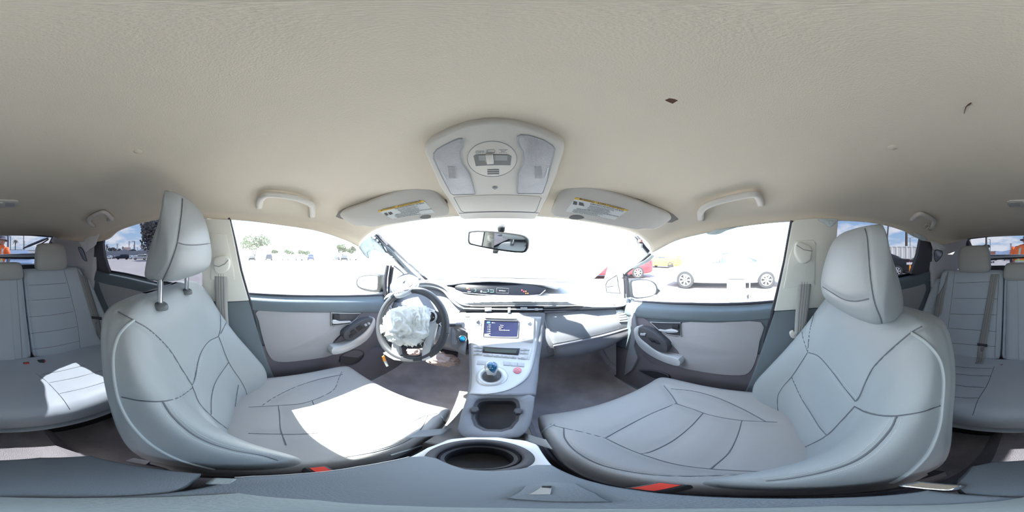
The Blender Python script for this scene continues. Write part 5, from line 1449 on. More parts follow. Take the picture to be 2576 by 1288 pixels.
# broken plastic piece wedged on the rim
bp_ = thing('broken_trim_piece', 'torn pale grey plastic trim piece wedged above the left of the wheel', 'broken trim', at(1000, 740, y=.56))
BP = plane3(at(990, 742, y=.56), at(1048, 722, y=.60), at(1012, 697, y=.66))
obj('plastic_shell', pslab([(981, 721), (984, 712), (996, 702), (1010, 694), (1025, 690), (1038, 692), (1048, 697), (1053, 704), (1050, 716), (1040, 729), (1022, 740), (1002, 746), (992, 744), (986, 733)], .012, .003, 2, pl=BP), 'silver_lit', bp_)
for k in range(5):
    P = [at(*p, pl=off(BP, .005)) for p in [(986 + k * 5, 724 - k * .8), (991 + k * 5, 735 - k * 1.0), (998 + k * 5, 741 - k * 1.8), (1006 + k * 4.6, 740 - k * 2)]]
    obj('moulded_rib', tube([Vector(q) for q in cat1(P, 4)], .0022, 6), 'pillar', bp_)
obj('dark_opening', pslab([(1013, 711), (1024, 701), (1037, 716), (1018, 728), (1016, 720)], .003, 0, 0, pl=off(BP, .003)), 'charcoal', bp_)
obj('sticker', pslab([(1018, 704.5), (1024, 701), (1026, 703.5), (1020, 707)], .001, 0, 0, pl=off(BP, .0045)), 'label_white', bp_)
obj('curved_edge', tube([Vector(q) for q in cat1([at(*p, pl=off(BP, .004)) for p in [(996, 744), (1015, 740), (1035, 728), (1048, 712), (1050, 700)]], 5)], .005, 8), 'silver', bp_)
obj('torn_back', pslab([(984, 714), (996, 700), (1012, 690), (1026, 687), (1020, 694), (1004, 702), (992, 712), (984, 722)], .02, .002, 0, pl=off(BP, -.004)), 'charcoal', bp_)

# ---------------------------------------------------------------- bare pillars beside the windscreen
def bare_pillar(name, lab, top, bot, extra):
    t = thing(name, lab, 'pillar', (top + bot) / 2, kind='structure')
    ax = (bot - top)
    def pt(f, dx=0, dz=0): return top + ax * f + Vector((dx, 0, dz))
    bow = lambda f: Vector((0, 0, .03 * math.sin(PI * f)))
    return t, pt, bow
tL, tRt = at(945, 585, x=-.60), at(1610, 598, x=.60)
bLt, bRt = at(1072, 704, x=-.70), at(1530, 704, x=.70)
t = thing('trim_4', 'bare dark metal windscreen pillar on the driver side, its lining torn off', 'pillar', bLt, kind='structure')
cen = [at(945, 586, x=-.600), at(965, 606, x=-.612), at(990, 628, x=-.628), at(1012, 648, x=-.645), at(1040, 672, x=-.665), at(1072, 702, x=-.69)]
cen = [Vector(q) for q in cat1(cen, 5)]
obj('outer_flange', tube(cen, [.014] * len(cen), 8, True, .8), 'bare_dark', t)
inn = [at(938, 592, x=-.598), at(958, 612, x=-.608), at(982, 635, x=-.622), at(1004, 658, x=-.638), at(1030, 685, x=-.655), at(1058, 708, x=-.67)]
inn = [Vector(q) for q in cat1(inn, 5)]
obj('inner_panel', tube(inn, [.014] * 8 + [.020] * (len(inn) - 8), 8, True, .7), 'bare_grey', t)
obj('door_jamb', join(tube([at(975, 668, x=-.69), at(970, 700, x=-.69), at(968, 745, x=-.692)], .012, 6), tube([at(984, 668, x=-.675), at(979, 700, x=-.675), at(978, 748, x=-.68)], .007, 6)), 'bare_dark', t)
random.seed(3)
P = [at(940, 594, x=-.588), at(955, 605, x=-.592), at(972, 634, x=-.60), at(988, 638, x=-.61), at(997, 650, x=-.62), at(1003, 662, x=-.63), at(1015, 674, x=-.64)]
wir = obj('wiring_loom', tube([Vector(q) for q in cat1(P, 5)], .0035, 6), 'black', t)
for (u, v) in ((941, 598), (948, 605), (956, 612), (985, 645), (991, 650), (998, 649), (990, 641)):
    obj('loom_clip', box(at(u, v, x=-.585 - (u - 940) * .0009), (.012, .014, .010), Matrix.Rotation(random.uniform(0, 2), 3, 'Y')), 'label_white' if u % 2 else 'clearplug', wir, bevel=.002)
obj('quarter_post', tube([at(988, 672, x=-.66), at(984, 700, x=-.665), at(980, 720, x=-.67)], .009, 6), 'bare_dark', t)
obj('metal_rib', tube([at(990, 668, x=-.645), at(1008, 682, x=-.65), at(1028, 702, x=-.66)], .005, 6), 'bare_grey', t)
t = thing('trim_5', 'windscreen pillar on the passenger side with pale lining and torn top', 'pillar', bRt, kind='structure')
o1 = [at(1608, 600, x=.595), at(1628, 626, x=.615), at(1634, 640, x=.63), at(1600, 668, x=.655), at(1572, 690, x=.685), at(1534, 706, x=.70)]
PL = [[at(1590, 596, x=.575), at(1604, 606, x=.590), at(1618, 622, x=.605), at(1636, 642, x=.615)],
      [at(1560, 622, x=.60), at(1575, 632, x=.61), at(1592, 650, x=.62), at(1606, 664, x=.63)],
      [at(1534, 660, x=.63), at(1548, 668, x=.638), at(1562, 680, x=.645), at(1572, 690, x=.65)],
      [at(1520, 700, x=.68), at(1528, 706, x=.682), at(1536, 712, x=.685), at(1546, 718, x=.69)]]
vf = grid(PL, 4, 5)
obj('pillar_lining', orient(vf[:2]), 'pillar', t, solid=.012, offset=-1)
obj('dark_gap', tube([Vector(q) for q in cat1([at(1597, 592, x=.57), at(1608, 603, x=.575), at(1620, 620, x=.59), at(1632, 634, x=.60)], 4)], .009, 8), 'bare_dark', t)
obj('torn_clip', box(at(1611, 606, x=.565), (.012, .02, .012)), 'rust_pink', t, bevel=.002)
obj('torn_clip', box(at(1612, 618, x=.57), (.01, .016, .02)), 'label_white', t, bevel=.002)
obj('edge_rail', tube([Vector(q) for q in cat1([at(1636, 640, x=.605), at(1606, 664, x=.622), at(1574, 688, x=.64)], 4)], .005, 8), 'black', t)
obj('curtain_strip', tube([Vector(q) for q in cat1([at(1642, 644, x=.60), at(1628, 656, x=.61), at(1604, 668, x=.62), at(1588, 676, x=.63)], 4)], [.010, .010, .010, .012, .014, .014, .014, .012, .012, .010, .008, .006, .004], 8, True, .5), 'bag_pale', t)
obj('door_jamb', join(tube([at(1574, 684, x=.665), at(1578, 715, x=.665), at(1580, 748, x=.668)], .011, 6), tube([at(1568, 688, x=.65), at(1571, 715, x=.65), at(1572, 750, x=.655)], .005, 6)), 'bare_dark', t)
obj('quarter_frame', tube([at(*p, x=.66) for p in [(1524, 716), (1528, 707), (1552, 692), (1556, 720), (1560, 738), (1526, 735), (1524, 716)]], .0032, 6), 'black', t)

# deployed curtain airbag cloth at the roof edge
def cloth(name, lab, pix, x, m, seed, th=.012):
    s = -1 if x < 0 else 1
    P = [at(*p, x=x) for p in [tuple(q) for q in cat1(pix, 3, True)]]
    c = sum(P, Vector()) / len(P)
    V, F = [c.copy()], []
    rings = 7; L = len(P)
    for k in range(1, rings + 1):
        f = k / rings
        for p in P:
            q = c + (p - c) * f
            w_ = NZ.noise(q * 28 + Vector((seed, 0, 0))) * .010 + NZ.noise(q * 70 + Vector((0, seed, 0))) * .004
            V.append(q + Vector((-s * (w_ + .006 * (1 - f)), 0, 0)))
    for i in range(L): F.append((0, 1 + i, 1 + (i + 1) % L))
    for k in range(rings - 1):
        for i in range(L):
            j = (i + 1) % L
            F.append((1 + k * L + i, 1 + (k + 1) * L + i, 1 + (k + 1) * L + j, 1 + k * L + j))
    o = obj(name, orient((V, F)), m, None, smooth='all', solid=.003, offset=-1)
    return tag(o, lab, 'curtain airbag', 'curtain airbag remains along the roof edge')
cloth('curtain_airbag', 'white curtain airbag scrap behind the bare driver side windscreen pillar', [(903, 622), (915, 606), (932, 592), (944, 596), (962, 612), (975, 636), (958, 634), (940, 628), (922, 634), (928, 650), (915, 640)], -.605, 'bag_pale', 1.0)
cloth('curtain_airbag', 'white curtain airbag scrap crumpled beside the driver side rear pillar', [(198, 606), (212, 600), (232, 592), (250, 588), (246, 600), (240, 615), (226, 626), (216, 634), (206, 624)], -.585, 'white', 2.0)
cloth('curtain_airbag', 'white curtain airbag scrap crumpled beside the passenger side rear pillar', [(2342, 606), (2356, 608), (2376, 620), (2380, 624), (2370, 630), (2358, 628), (2348, 626)], .578, 'white', 3.0)
cloth('curtain_airbag', 'thin torn curtain airbag edge above the passenger side rear window', [(2297, 584), (2310, 588), (2328, 596), (2334, 604), (2322, 606), (2306, 598)], .588, 'bag_pale', 4.0)
cloth('curtain_airbag', 'grey curtain airbag flap over the passenger front window', [(1776, 587), (1800, 577), (1850, 571), (1862, 569), (1830, 580), (1800, 590)], .598, 'bag_pale', 5.0)
cloth('curtain_airbag', 'grey curtain airbag flap at the top of the passenger side rear window', [(2058, 552), (2104, 550), (2103, 560), (2088, 571), (2074, 562)], .588, 'bag_pale', 6.0)

# ---------------------------------------------------------------- seat belts
def ribbon(Lp_, Rp_, th=.0016, f=None):
    A = [Vector(q) for q in cat1(Lp_, 6)]; B = [Vector(q) for q in cat1(Rp_, 6)]
    rows_ = [[a, a.lerp(b_, .25), a.lerp(b_, .5), a.lerp(b_, .75), b_] for a, b_ in zip(A, B)]
    vf = grid(rows_, 1, 1)
    return orient(vf[:2])
def front_belt(name, lab, x, cover, slot, L_, R_, anchor, loopp):
    s = -1 if x < 0 else 1
    t = thing(name, lab, 'seat belt', at(*L_[-1][:2], x=x))
    obj('webbing', ribbon([at(u, v, x=x - s * d_) for u, v, d_ in L_], [at(u, v, x=x - s * d_) for u, v, d_ in R_]), 'belt', t, solid=.0016, offset=-1)
    for k in (.3, .5, .7):
        A = [at(l[0] + (r_[0] - l[0]) * k, l[1] + (r_[1] - l[1]) * k, x=x - s * (l[2] + .0012)) for l, r_ in zip(L_, R_)]
        obj('weave_line', tube([Vector(q) for q in cat1(A, 5)], .0008, 4), 'seam_soft', t)
    obj('guide_cover', pslab(cover, .045, .008, 3, x=x - s * .045), 'pillar', t, smooth='all')
    obj('cover_groove', tube([at(*p, x=x - s * .0462) for p in slot], .0016, 5), 'ink_soft', t)
    obj('guide_loop', tube([Vector(q) for q in cat1([at(*p, x=x - s * .006) for p in loopp], 4)], .005, 8), 'charcoal', t)
    if anchor:
        obj('lower_anchor', pslab(anchor, .016, .004, 2, x=x - s * .03), 'liner_grey', t)
    return t
front_belt('seat_belt', 'grey seat belt on the driver side pillar', -.635, [(536, 656), (540, 648), (556, 643), (572, 646), (578, 656), (577, 672), (570, 683), (552, 690), (540, 684), (536, 668)], [(538, 668), (550, 671), (566, 664), (574, 654)],
    [(540, 684, .012), (541, 740, .012), (545, 800, .02), (552, 850, .03)], [(571, 678, .012), (572, 740, .012), (574, 800, .02), (580, 850, .03)], None, [(577, 666), (582, 672), (580, 686), (574, 694)])
front_belt('seat_belt', 'grey seat belt on the passenger side pillar', .635, [(1999, 622), (2004, 609), (2016, 607), (2036, 617), (2044, 626), (2044, 640), (2040, 656), (2024, 664), (2012, 660), (2000, 640)], [(2004, 617), (2022, 628), (2044, 632)],
    [(2010, 655, .012), (2007, 720, .012), (2001, 790, .02), (1998, 846, .035)], [(2043, 658, .012), (2040, 720, .012), (2032, 790, .02), (2026, 840, .035)], [(1988, 838), (1996, 834), (2004, 838), (2020, 838), (2026, 844), (2008, 852), (1994, 852), (1988, 846)], [(1999, 634), (1995, 645), (2000, 660), (2010, 668)])
def rear_belt(lab, bv, L_, R_, tongue, guide, lift=.014):
    L_ = [tuple(q) for q in cat1(L_, 4)]; R_ = [tuple(q) for q in cat1(R_, 4)]
    A = bpts(bv, L_, lift); B = bpts(bv, R_, lift)
    m_ = min(len(A), len(B))
    t = thing('seat_belt', lab, 'seat belt', A[m_ - 1], 'rear seat belts')
    obj('webbing', ribbon(A[:m_], B[:m_]), 'belt', t, solid=.0016, offset=-1)
    for k in (.33, .66):
        obj('weave_line', tube([a.lerp(b_, k) + (CAM - a).normalized() * .0012 for a, b_ in zip(A[:m_], B[:m_])], .0007, 4), 'seam_soft', t)
    if tongue:
        P = bpts(bv, [(tongue[0] - 13, tongue[1] - 5), (tongue[0] + 13, tongue[1] - 2), (tongue[0] + 13, tongue[1] + 5), (tongue[0] + 6, tongue[1] + 5), (tongue[0] + 4, tongue[1] + 3), (tongue[0] - 12, tongue[1] + 2)], lift + .006)
        n = (CAM - P[0]).normalized()
        tg_ = obj('tongue_grip', slab(P, n, .008, .002), 'charcoal', t)
        P = bpts(bv, [(tongue[0] - 4, tongue[1] + 5), (tongue[0] + 5, tongue[1] + 5), (tongue[0] + 4, tongue[1] + 12), (tongue[0] + 1, tongue[1] + 17), (tongue[0] - 3, tongue[1] + 16)], lift + .005)
        obj('metal_tongue', slab(P, n, .003, .0), 'chrome', tg_)
    if guide:
        P = bpts(bv, guide, lift + .006)
        if len(P) > 3: obj('belt_guide', tube(P, .0035, 6), 'charcoal', t)
    return t
BM = bvh_of(join(*[([v.co + ORG[o] for v in o.data.vertices], [tuple(q.vertices) for q in o.data.polygons]) for o in bench.children if o.type == 'MESH' and o.name.split('.')[0] in ('backrest', 'cushion', 'side_bolster')]))
rear_belt('rear seat belt beside the driver side rear door', BM, [(194, 674), (205, 712), (220, 760), (232, 800), (240, 830), (245, 868)], [(212, 672), (222, 710), (236, 755), (248, 795), (254, 825), (257, 862)], (243, 800), [(184, 677), (187, 668), (205, 668), (208, 675)])
rear_belt('rear seat belt beside the passenger side rear door', BM, [(2368, 682), (2361, 720), (2352, 775), (2346, 818)], [(2386, 682), (2380, 720), (2369, 775), (2364, 818)], (2355, 817), [(2372, 682), (2375, 675), (2390, 674), (2392, 680)])
rear_belt('rear middle seat belt hanging down beside the centre cushion', BM, [(2493, 690), (2483, 750), (2471, 815), (2462, 865), (2457, 905), (2453, 914)], [(2511, 690), (2501, 750), (2490, 815), (2481, 868), (2475, 905), (2473, 914)], (2471, 868), None)

def buckle(name, lab, c, ax, w_, cat='seat belt buckle', red=True, sz=1.0, grp=None):
    ax = Vector(ax).normalized(); x, y, a = basis(ax, (0, 1, 0))
    t = thing(name, lab, cat, c - ax * .05, grp)
    V = []
    def rr(w0, d0, h0): return [c + ax * h0 + x * w0 * sx * .5 + y * d0 * sy * .5 for sx, sy in ((-1, -1), (1, -1), (1, 1), (-1, 1))]
    loops = [rr(.020 * sz, .014 * sz, -.06 * sz), rr(.026 * sz, .018 * sz, -.045 * sz), rr(.030 * sz, .022 * sz, -.01 * sz), rr(.028 * sz, .020 * sz, .0)]
    V = [p for l in loops for p in l]
    F = [(k * 4 + i, k * 4 + (i + 1) % 4, (k + 1) * 4 + (i + 1) % 4, (k + 1) * 4 + i) for k in range(3) for i in range(4)] + [(3, 2, 1, 0), (12, 13, 14, 15)]
    obj('buckle_body', (V, F), 'charcoal', t, bevel=.002)
    l2 = [rr(.024 * sz, .015 * sz, -.002), rr(.023 * sz, .014 * sz, .0025)]
    V = [p for l in l2 for p in l]
    obj('release_button', (V, [(i, (i + 1) % 4, 4 + (i + 1) % 4, 4 + i) for i in range(4)] + [(4, 5, 6, 7)]), 'red', t, smooth=False)
    return t
c = at(810, 1184, z=-.515)
buckle('seat_belt_buckle', 'red topped buckle between the driver seat and the armrest', Vector((c.x, c.y, -.515)), (0.05, .1, 1), .03)
c = at(1655, 1225, z=-.52)
buckle('seat_belt_buckle', 'red topped buckle between the passenger seat and the armrest', Vector((c.x, c.y, -.52)), (-.05, .1, 1), .03)
c = at(67, 915, y=-.80); buckle('seat_belt_buckle', 'upright red rear buckle at the seat split, centre side', c, (0, .75, .55), .03)
c = at(114, 912, y=-.795); buckle('seat_belt_buckle', 'grey rear buckle tilted towards the driver side door', c, (-.6, .45, .25), .03, sz=1.25)
c = at(2515, 921, y=-.80); buckle('seat_belt_buckle', 'upright red rear buckle on the passenger side of the bench', c, (0.1, .75, .55), .03)
# ---------------------------------------------------------------- the yard around the car
T4 = Matrix.Translation(CAM) @ ROT          # level yard frame -> cabin frame (the car leans a little)
GZ = -1.2
def gp(u, d, h=0.0):
    a = (u / 2576 - 0.5) * 2 * PI
    return T4 @ Vector((d * math.sin(a), d * math.cos(a), GZ + h))
def gvp(u, v, d):
    """point at horizontal distance d seen at a pixel"""
    a = (u / 2576 - 0.5) * 2 * PI; e_ = (0.5 - v / 1288) * PI
    return T4 @ Vector((d * math.sin(a), d * math.cos(a), d * math.tan(e_)))
def gdist(v): return 1.2 / math.tan((v / 1288 - .5) * PI)
M['ground'] = mat('pale worn asphalt', (0.33, 0.305, 0.305), 0.95, 0.5, 30, spec=0.1, var=0.12, vscale=.35, detail=8, dist=.02)
M['wall_grey'] = mat('grey concrete wall', (0.30, 0.31, 0.33), 0.9, 0.2, 8, var=0.08, vscale=.5)
M['fence_white'] = mat('white ribbed fence metal', (0.82, 0.79, 0.74), 0.6)
M['tail_red'] = mat('red lamp plastic', (0.5, 0.03, 0.05), 0.3)
M['tyre'] = mat('tyre rubber', (0.03, 0.03, 0.033), 0.8)
M['rim'] = mat('alloy wheel', (0.55, 0.56, 0.57), 0.3, metal=.6)
M['car_glass'] = mat('parked car glass', (0.03, 0.04, 0.05), 0.08, spec=0.8)
M['car_glass_blue'] = mat('blue reflecting car glass', (0.06, 0.22, 0.30), 0.12, spec=0.8)
M['leaf'] = mat('tree leaves', (0.16, 0.155, 0.15), 0.8, var=0.4, vscale=2)
M['leaf_pale'] = mat('pale bush leaves', (0.16, 0.19, 0.10), 0.8, var=0.4, vscale=2)
M['trunk'] = mat('palm trunk bark', (0.10, 0.085, 0.07), 0.9, 0.5, 20, var=.3, vscale=3)
M['steel'] = mat('steel pole', (0.22, 0.22, 0.24), 0.5, metal=.3)
M['roof_red'] = mat('brown roof tiles', (0.22, 0.14, 0.13), 0.9)
M['stucco'] = mat('pale stucco', (0.55, 0.50, 0.42), 0.9)
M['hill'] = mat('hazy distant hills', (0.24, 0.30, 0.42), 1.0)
M['vest'] = mat('orange safety vest', (1.0, 0.20, 0.05), 0.7, var=.1, vscale=9)
M['vest_band'] = mat('silver reflective band', (0.62, 0.66, 0.60), 0.35)
M['vest_yellow'] = mat('yellow vest edging', (0.75, 0.85, 0.10), 0.6)
M['skin'] = mat('skin', (0.45, 0.27, 0.19), 0.6)
M['hat'] = mat('grey cloth hat', (0.14, 0.13, 0.17), 0.9)
M['trouser'] = mat('dark trousers', (0.05, 0.055, 0.08), 0.9)
M['hair'] = mat('dark hair', (0.03, 0.025, 0.02), 0.8)
def lv(x, y, z): return T4 @ Vector((x, y, z + GZ))
n = 48
gr_, gf = [lv(0, 0, 0)], []
for k, r_ in enumerate((3, 8, 20, 50, 120, 320)):
    for i in range(n): gr_.append(lv(r_ * math.cos(2 * PI * i / n), r_ * math.sin(2 * PI * i / n), 0))
for i in range(n): gf.append((0, 1 + i, 1 + (i + 1) % n))
for k in range(5):
    for i in range(n):
        j = (i + 1) % n
        gf.append((1 + k * n + i, 1 + (k + 1) * n + i, 1 + (k + 1) * n + j, 1 + k * n + j))
o = obj('ground', orient((gr_, gf), (0, 0, 5)), 'ground', smooth=False)
tag(o, 'pale sunlit asphalt of the car yard', 'ground', kind='structure')
# cracks and patches in the yard seen from the rear window
def paints(u, d):
    return M[u]
PAINT = {}
def paint(rgb):
    k = tuple(rgb)
    if k not in PAINT:
        PAINT[k] = mat('car paint', rgb, 0.22, spec=0.5 if max(rgb) > .1 else 0.15, coat=0.2 if max(rgb) > .1 else 0)
    return PAINT[k]
PROF = {
 'sedan': dict(L=4.7, W=1.8, st=[(0, .32, .55, .62, .70), (.03, .25, .66, .72, .86), (.12, .22, .78, .82, .96), (.30, .22, .92, .96, 1.0), (.45, .22, .95, 1.40, 1.0), (.58, .22, .96, 1.45, 1.0), (.72, .22, .98, 1.40, 1.0), (.87, .24, 1.0, 1.08, .97), (.96, .28, 1.0, 1.04, .88), (1.0, .35, .92, .96, .75)],
               wh=(.19, .81), wr=.33, side=[(.335, .02, .455, .88), (.465, .02, .60, .90), (.612, .02, .735, .80)], ws=(.30, .45), rw=(.72, .86)),
 'hatch': dict(L=4.3, W=1.75, st=[(0, .32, .58, .66, .72), (.03, .25, .70, .76, .86), (.12, .22, .84, .88, .96), (.26, .22, .95, 1.0, 1.0), (.42, .22, .97, 1.42, 1.0), (.60, .22, .98, 1.50, 1.0), (.82, .22, 1.0, 1.46, 1.0), (.96, .26, 1.02, 1.12, .90), (1.0, .35, .92, 1.0, .78)],
               wh=(.18, .80), wr=.32, side=[(.33, .02, .47, .88), (.48, .02, .66, .90), (.67, .04, .84, .86)], ws=(.27, .42), rw=(.83, .95)),
 'suv': dict(L=4.5, W=1.8, st=[(0, .40, .72, .80, .78), (.03, .34, .90, .96, .90), (.12, .32, 1.02, 1.06, .98), (.28, .32, 1.08, 1.12, 1.0), (.38, .32, 1.10, 1.66, 1.0), (.60, .32, 1.12, 1.74, 1.0), (.93, .34, 1.12, 1.70, 1.0), (.985, .36, 1.10, 1.20, .95), (1.0, .42, 1.0, 1.06, .86)],
             wh=(.18, .80), wr=.37, side=[(.32, .03, .50, .88), (.515, .03, .72, .90), (.735, .03, .92, .88)], ws=(.28, .38), rw=(.94, .985)),
}
def parked(kind, u, d, face, rgb, lab, grp=None, base=0.0, detail=True, glassm='car_glass', nm='parked_car', scale=1.0):
    """face: degrees between the car's nose and the tangent pointing to smaller u (0 = side-on, nose towards smaller u)"""
    pr = PROF[kind]; Lc, Wc = pr['L'] * scale, pr['W'] * scale
    a = (u / 2576 - 0.5) * 2 * PI
    pos = Vector((d * math.sin(a), d * math.cos(a), GZ + base))
    tang = Vector((-math.cos(a), math.sin(a), 0))
    rot = Matrix.Rotation(R(face), 3, 'Z')
    fx = rot @ tang; fy = Vector((-fx.y, fx.x, 0))
    def P(x, y, z): return T4 @ (pos + fx * (Lc * (.5 - x)) + fy * (y * Wc / 2) + Vector((0, 0, z * scale)))
    t = thing(nm, lab, 'car', T4 @ pos, grp)
    loops = []
    for x, zb, zbelt, zr, wf in pr['st']:
        roof = zr - zbelt > .2
        wr_ = wf * (.74 if roof else .93)
        h = [(0, zb), (wf * .86, zb), (wf * .97, zb + .12), (wf, (zb + zbelt) / 2 + .05), (wf * .955, zbelt), (wr_, zr - (.07 if roof else .02)), (wr_ * .82, zr - .005), (0, zr)]
        loops.append([P(x, y, z) for y, z in h] + [P(x, -y, z) for y, z in reversed(h[1:-1])])
    obj('body', outward(loft_loops(loops, 2, 3)), paint(rgb), t, smooth='all')
    def interp(x):
        S_ = pr['st']
        for i in range(len(S_) - 1):
            if S_[i][0] <= x <= S_[i + 1][0]:
                f = (x - S_[i][0]) / (S_[i + 1][0] - S_[i][0]); return [S_[i][k] + (S_[i + 1][k] - S_[i][k]) * f for k in range(5)]
        return S_[-1]
    for s in (-1, 1):
        for (x0, f0, x1, f1) in pr['side']:
            Q = []
            for x, f in ((x0, f0), (x1, f0), (x1, f1), (x0, f1)):
                st = interp(x); hgt = max(st[3] - .07 - st[2], .03)
                xx = x + (.05 if (f > .5 and x0 < .35 and x == x0) else 0)
                if f > .5 and x == x0 and x0 < .35: st = interp(xx + .03); hgt = max(st[3] - .07 - st[2], .03); xx += .03
                wq = st[4] * (.955 + (.74 - .955) * f) + .012
                Q.append(P(xx, s * wq, st[2] + hgt * f))
            obj('side_window', slab(Q, (Q[0] - P(.5, 0, 1)).normalized(), .012), glassm, t, smooth=False)
    for (x0, x1), nm2 in ((pr['ws'], 'windscreen'), (pr['rw'], 'rear_window')):
        s0, s1 = interp(x0), interp(x1)
        lo, hi = (s0, s1) if s0[3] < s1[3] else (s1, s0)
        xl, xh = (x0, x1) if s0[3] < s1[3] else (x1, x0)
        dxo = -.006 if nm2 == 'windscreen' else .006
        Q = [P(xl + dxo, -.80 * lo[4], lo[3] + .03), P(xl + dxo, .80 * lo[4], lo[3] + .03), P(xh + dxo, .60, hi[3] - .02), P(xh + dxo, -.60, hi[3] - .02)]
        obj(nm2, slab(Q, (Q[0] - P(.5, 0, .9)).normalized(), .01), glassm, t, smooth=False)
    for wx in pr['wh']:
        for s in (-1, 1):
            c = P(wx, s * .90, pr['wr'] / scale * scale); ax = (P(wx, s, .3) - P(wx, 0, .3)).normalized()
            wr_ = pr['wr'] * scale
            wh = obj('wheel', lathe([(0, -.10), (wr_ * .92, -.10), (wr_, -.06), (wr_, .06), (wr_ * .92, .095), (wr_ * .66, .10), (wr_ * .64, .07), (0, .07)], c, ax, 20 if detail else 12), 'tyre', t, smooth=True)
            if detail:
                obj('wheel_rim', join(lathe([(wr_ * .66, .10), (wr_ * .60, .105), (wr_ * .58, .085)], c, ax, 20), *[slab([c + ax * .10 + q for q in star], ax, .02) for star in spokes(ax, wr_)]), 'rim', wh, smooth=False)
    st = interp(.02)
    for s in (-1, 1):
        obj('headlamp', slab([P(.02, s * .55, st[2] - .02), P(.02, s * .84, st[2] - .0), P(.045, s * .86, st[2] - .12), P(.01, s * .55, st[2] - .14)], (P(0, 0, .5) - P(.5, 0, .5)).normalized(), .04), 'lens', t, smooth=False)
        obj('tail_lamp', slab([P(.985, s * .60, .92), P(.975, s * .88, .92), P(.975, s * .88, .76), P(.99, s * .60, .78)], (P(1, 0, .5) - P(.5, 0, .5)).normalized(), .05), 'tail_red', t, smooth=False)
    return t, P

def spokes(ax, wr_):
    x, y, _ = basis(ax)
    out = []
    for k in range(7):
        a = 2 * PI * k / 7; d1 = x * math.cos(a) + y * math.sin(a); d2 = x * -math.sin(a) + y * math.cos(a)
        out.append([d1 * wr_ * .05 - d2 * wr_ * .07, d1 * wr_ * .60 - d2 * wr_ * .09, d1 * wr_ * .60 + d2 * wr_ * .09, d1 * wr_ * .05 + d2 * wr_ * .07])
    return out

# --- passenger side: the white saloon, red and yellow cars, white bin
t, P = parked('sedan', 1826, 6.6, 0, (.72, .72, .72), 'white saloon parked side-on outside the passenger front window')
obj('door_sticker', slab([P(.70, -1.0, .93), P(.75, -1.0, .93), P(.75, -1.0, .86), P(.70, -1.0, .86)], (P(.5, -1, .5) - P(.5, 0, .5)).normalized(), .01), 'sticker_blue', t, smooth=False)
parked('sedan', 1532, 9.2, 4, (.38, .04, .05), 'dark red car parked beyond the passenger door mirror')
parked('hatch', 1668, 17, -30, (.80, .38, .06), 'yellow orange car in the distance left of the white saloon', detail=False)
bt = thing('waste_bin', 'white wheeled bin standing beside the white saloon', 'bin', gp(1852, 4.25))
def lbox(c, s, u):  # box in yard frame turned to face the camera
    a = (u / 2576 - .5) * 2 * PI
    rot = T4.to_3x3() @ Matrix.Rotation(-a, 3, 'Z')
    return box(c, s, rot)
obj('bin_body', lbox(gp(1852, 4.25, .32), (.46, .40, .58), 1852), 'white_paint', bt, bevel=.02)
obj('bin_lid', lbox(gp(1852, 4.25, .70), (.54, .46, .14), 1852), 'bin_lid', bt, bevel=.02)
obj('bin_foot', lbox(gp(1852, 4.25, .02), (.56, .48, .04), 1852), 'bin_lid', bt, bevel=.01)
obj('handle_post', tube([gp(1886, 4.2, .0), gp(1886, 4.2, .80)], .018, 8), 'stucco', bt)
obj('handle_bar', tube([gp(1886, 4.2, .78), gp(1868, 4.2, .80)], .015, 8), 'stucco', bt)
for q in (1868, 1884):
    obj('bin_wheel', lathe([(0, -.03), (.06, -.03), (.06, .03), (0, .03)], gp(q, 4.5, .06), (1, .2, 0), 14), 'tyre', bt)

# --- passenger side rear: black car, ribbed fence, palms, lamp pole, buildings
t, P = parked('sedan', 2192, 10.1, 0, (.022, .023, .027), 'black saloon with a white framed side window, parked by the ribbed fence', glassm='car_glass_blue')
sg = (P(.5, -1, .9) - P(.5, 0, .9)).normalized()
for Q in ([(.44, .98, .99), (.60, .98, .97), (.60, 1.04, .96), (.44, 1.04, .985)],):
    obj('window_trim', slab([P(.42, -1.0, .93), P(.645, -1.0, .95), P(.645, -.985, 1.02), (P(.42, -.985, 1.00))], sg, .01), 'white_paint', t, smooth=False)
    obj('window_trim', slab([P(.618, -1.0, .97), P(.648, -1.0, .97), P(.635, -.80, 1.35), P(.610, -.80, 1.36)], sg, .01), 'white_paint', t, smooth=False)
    obj('window_trim', slab([P(.36, -1.02, .86), P(.44, -1.02, .88), P(.44, -1.0, .96), P(.38, -1.0, .95)], sg, .01), 'white_paint', t, smooth=False)
parked('hatch', 2330, 12.2, 10, (.05, .05, .055), 'dark hatchback at the edge of the rear passenger window, behind the black saloon', detail=False)
cn_ = thing('marker_post', 'orange and white marker post standing by the black saloon', 'marker post', gp(2289, 9.0))
obj('post_body', tube([gp(2289, 9.0, 0), gp(2289, 9.0, .72)], .055, 10), 'orange', cn_)
obj('post_cap', lbox(gp(2288, 9.0, .78), (.34, .10, .12), 2289), 'white_paint', cn_, bevel=.01)
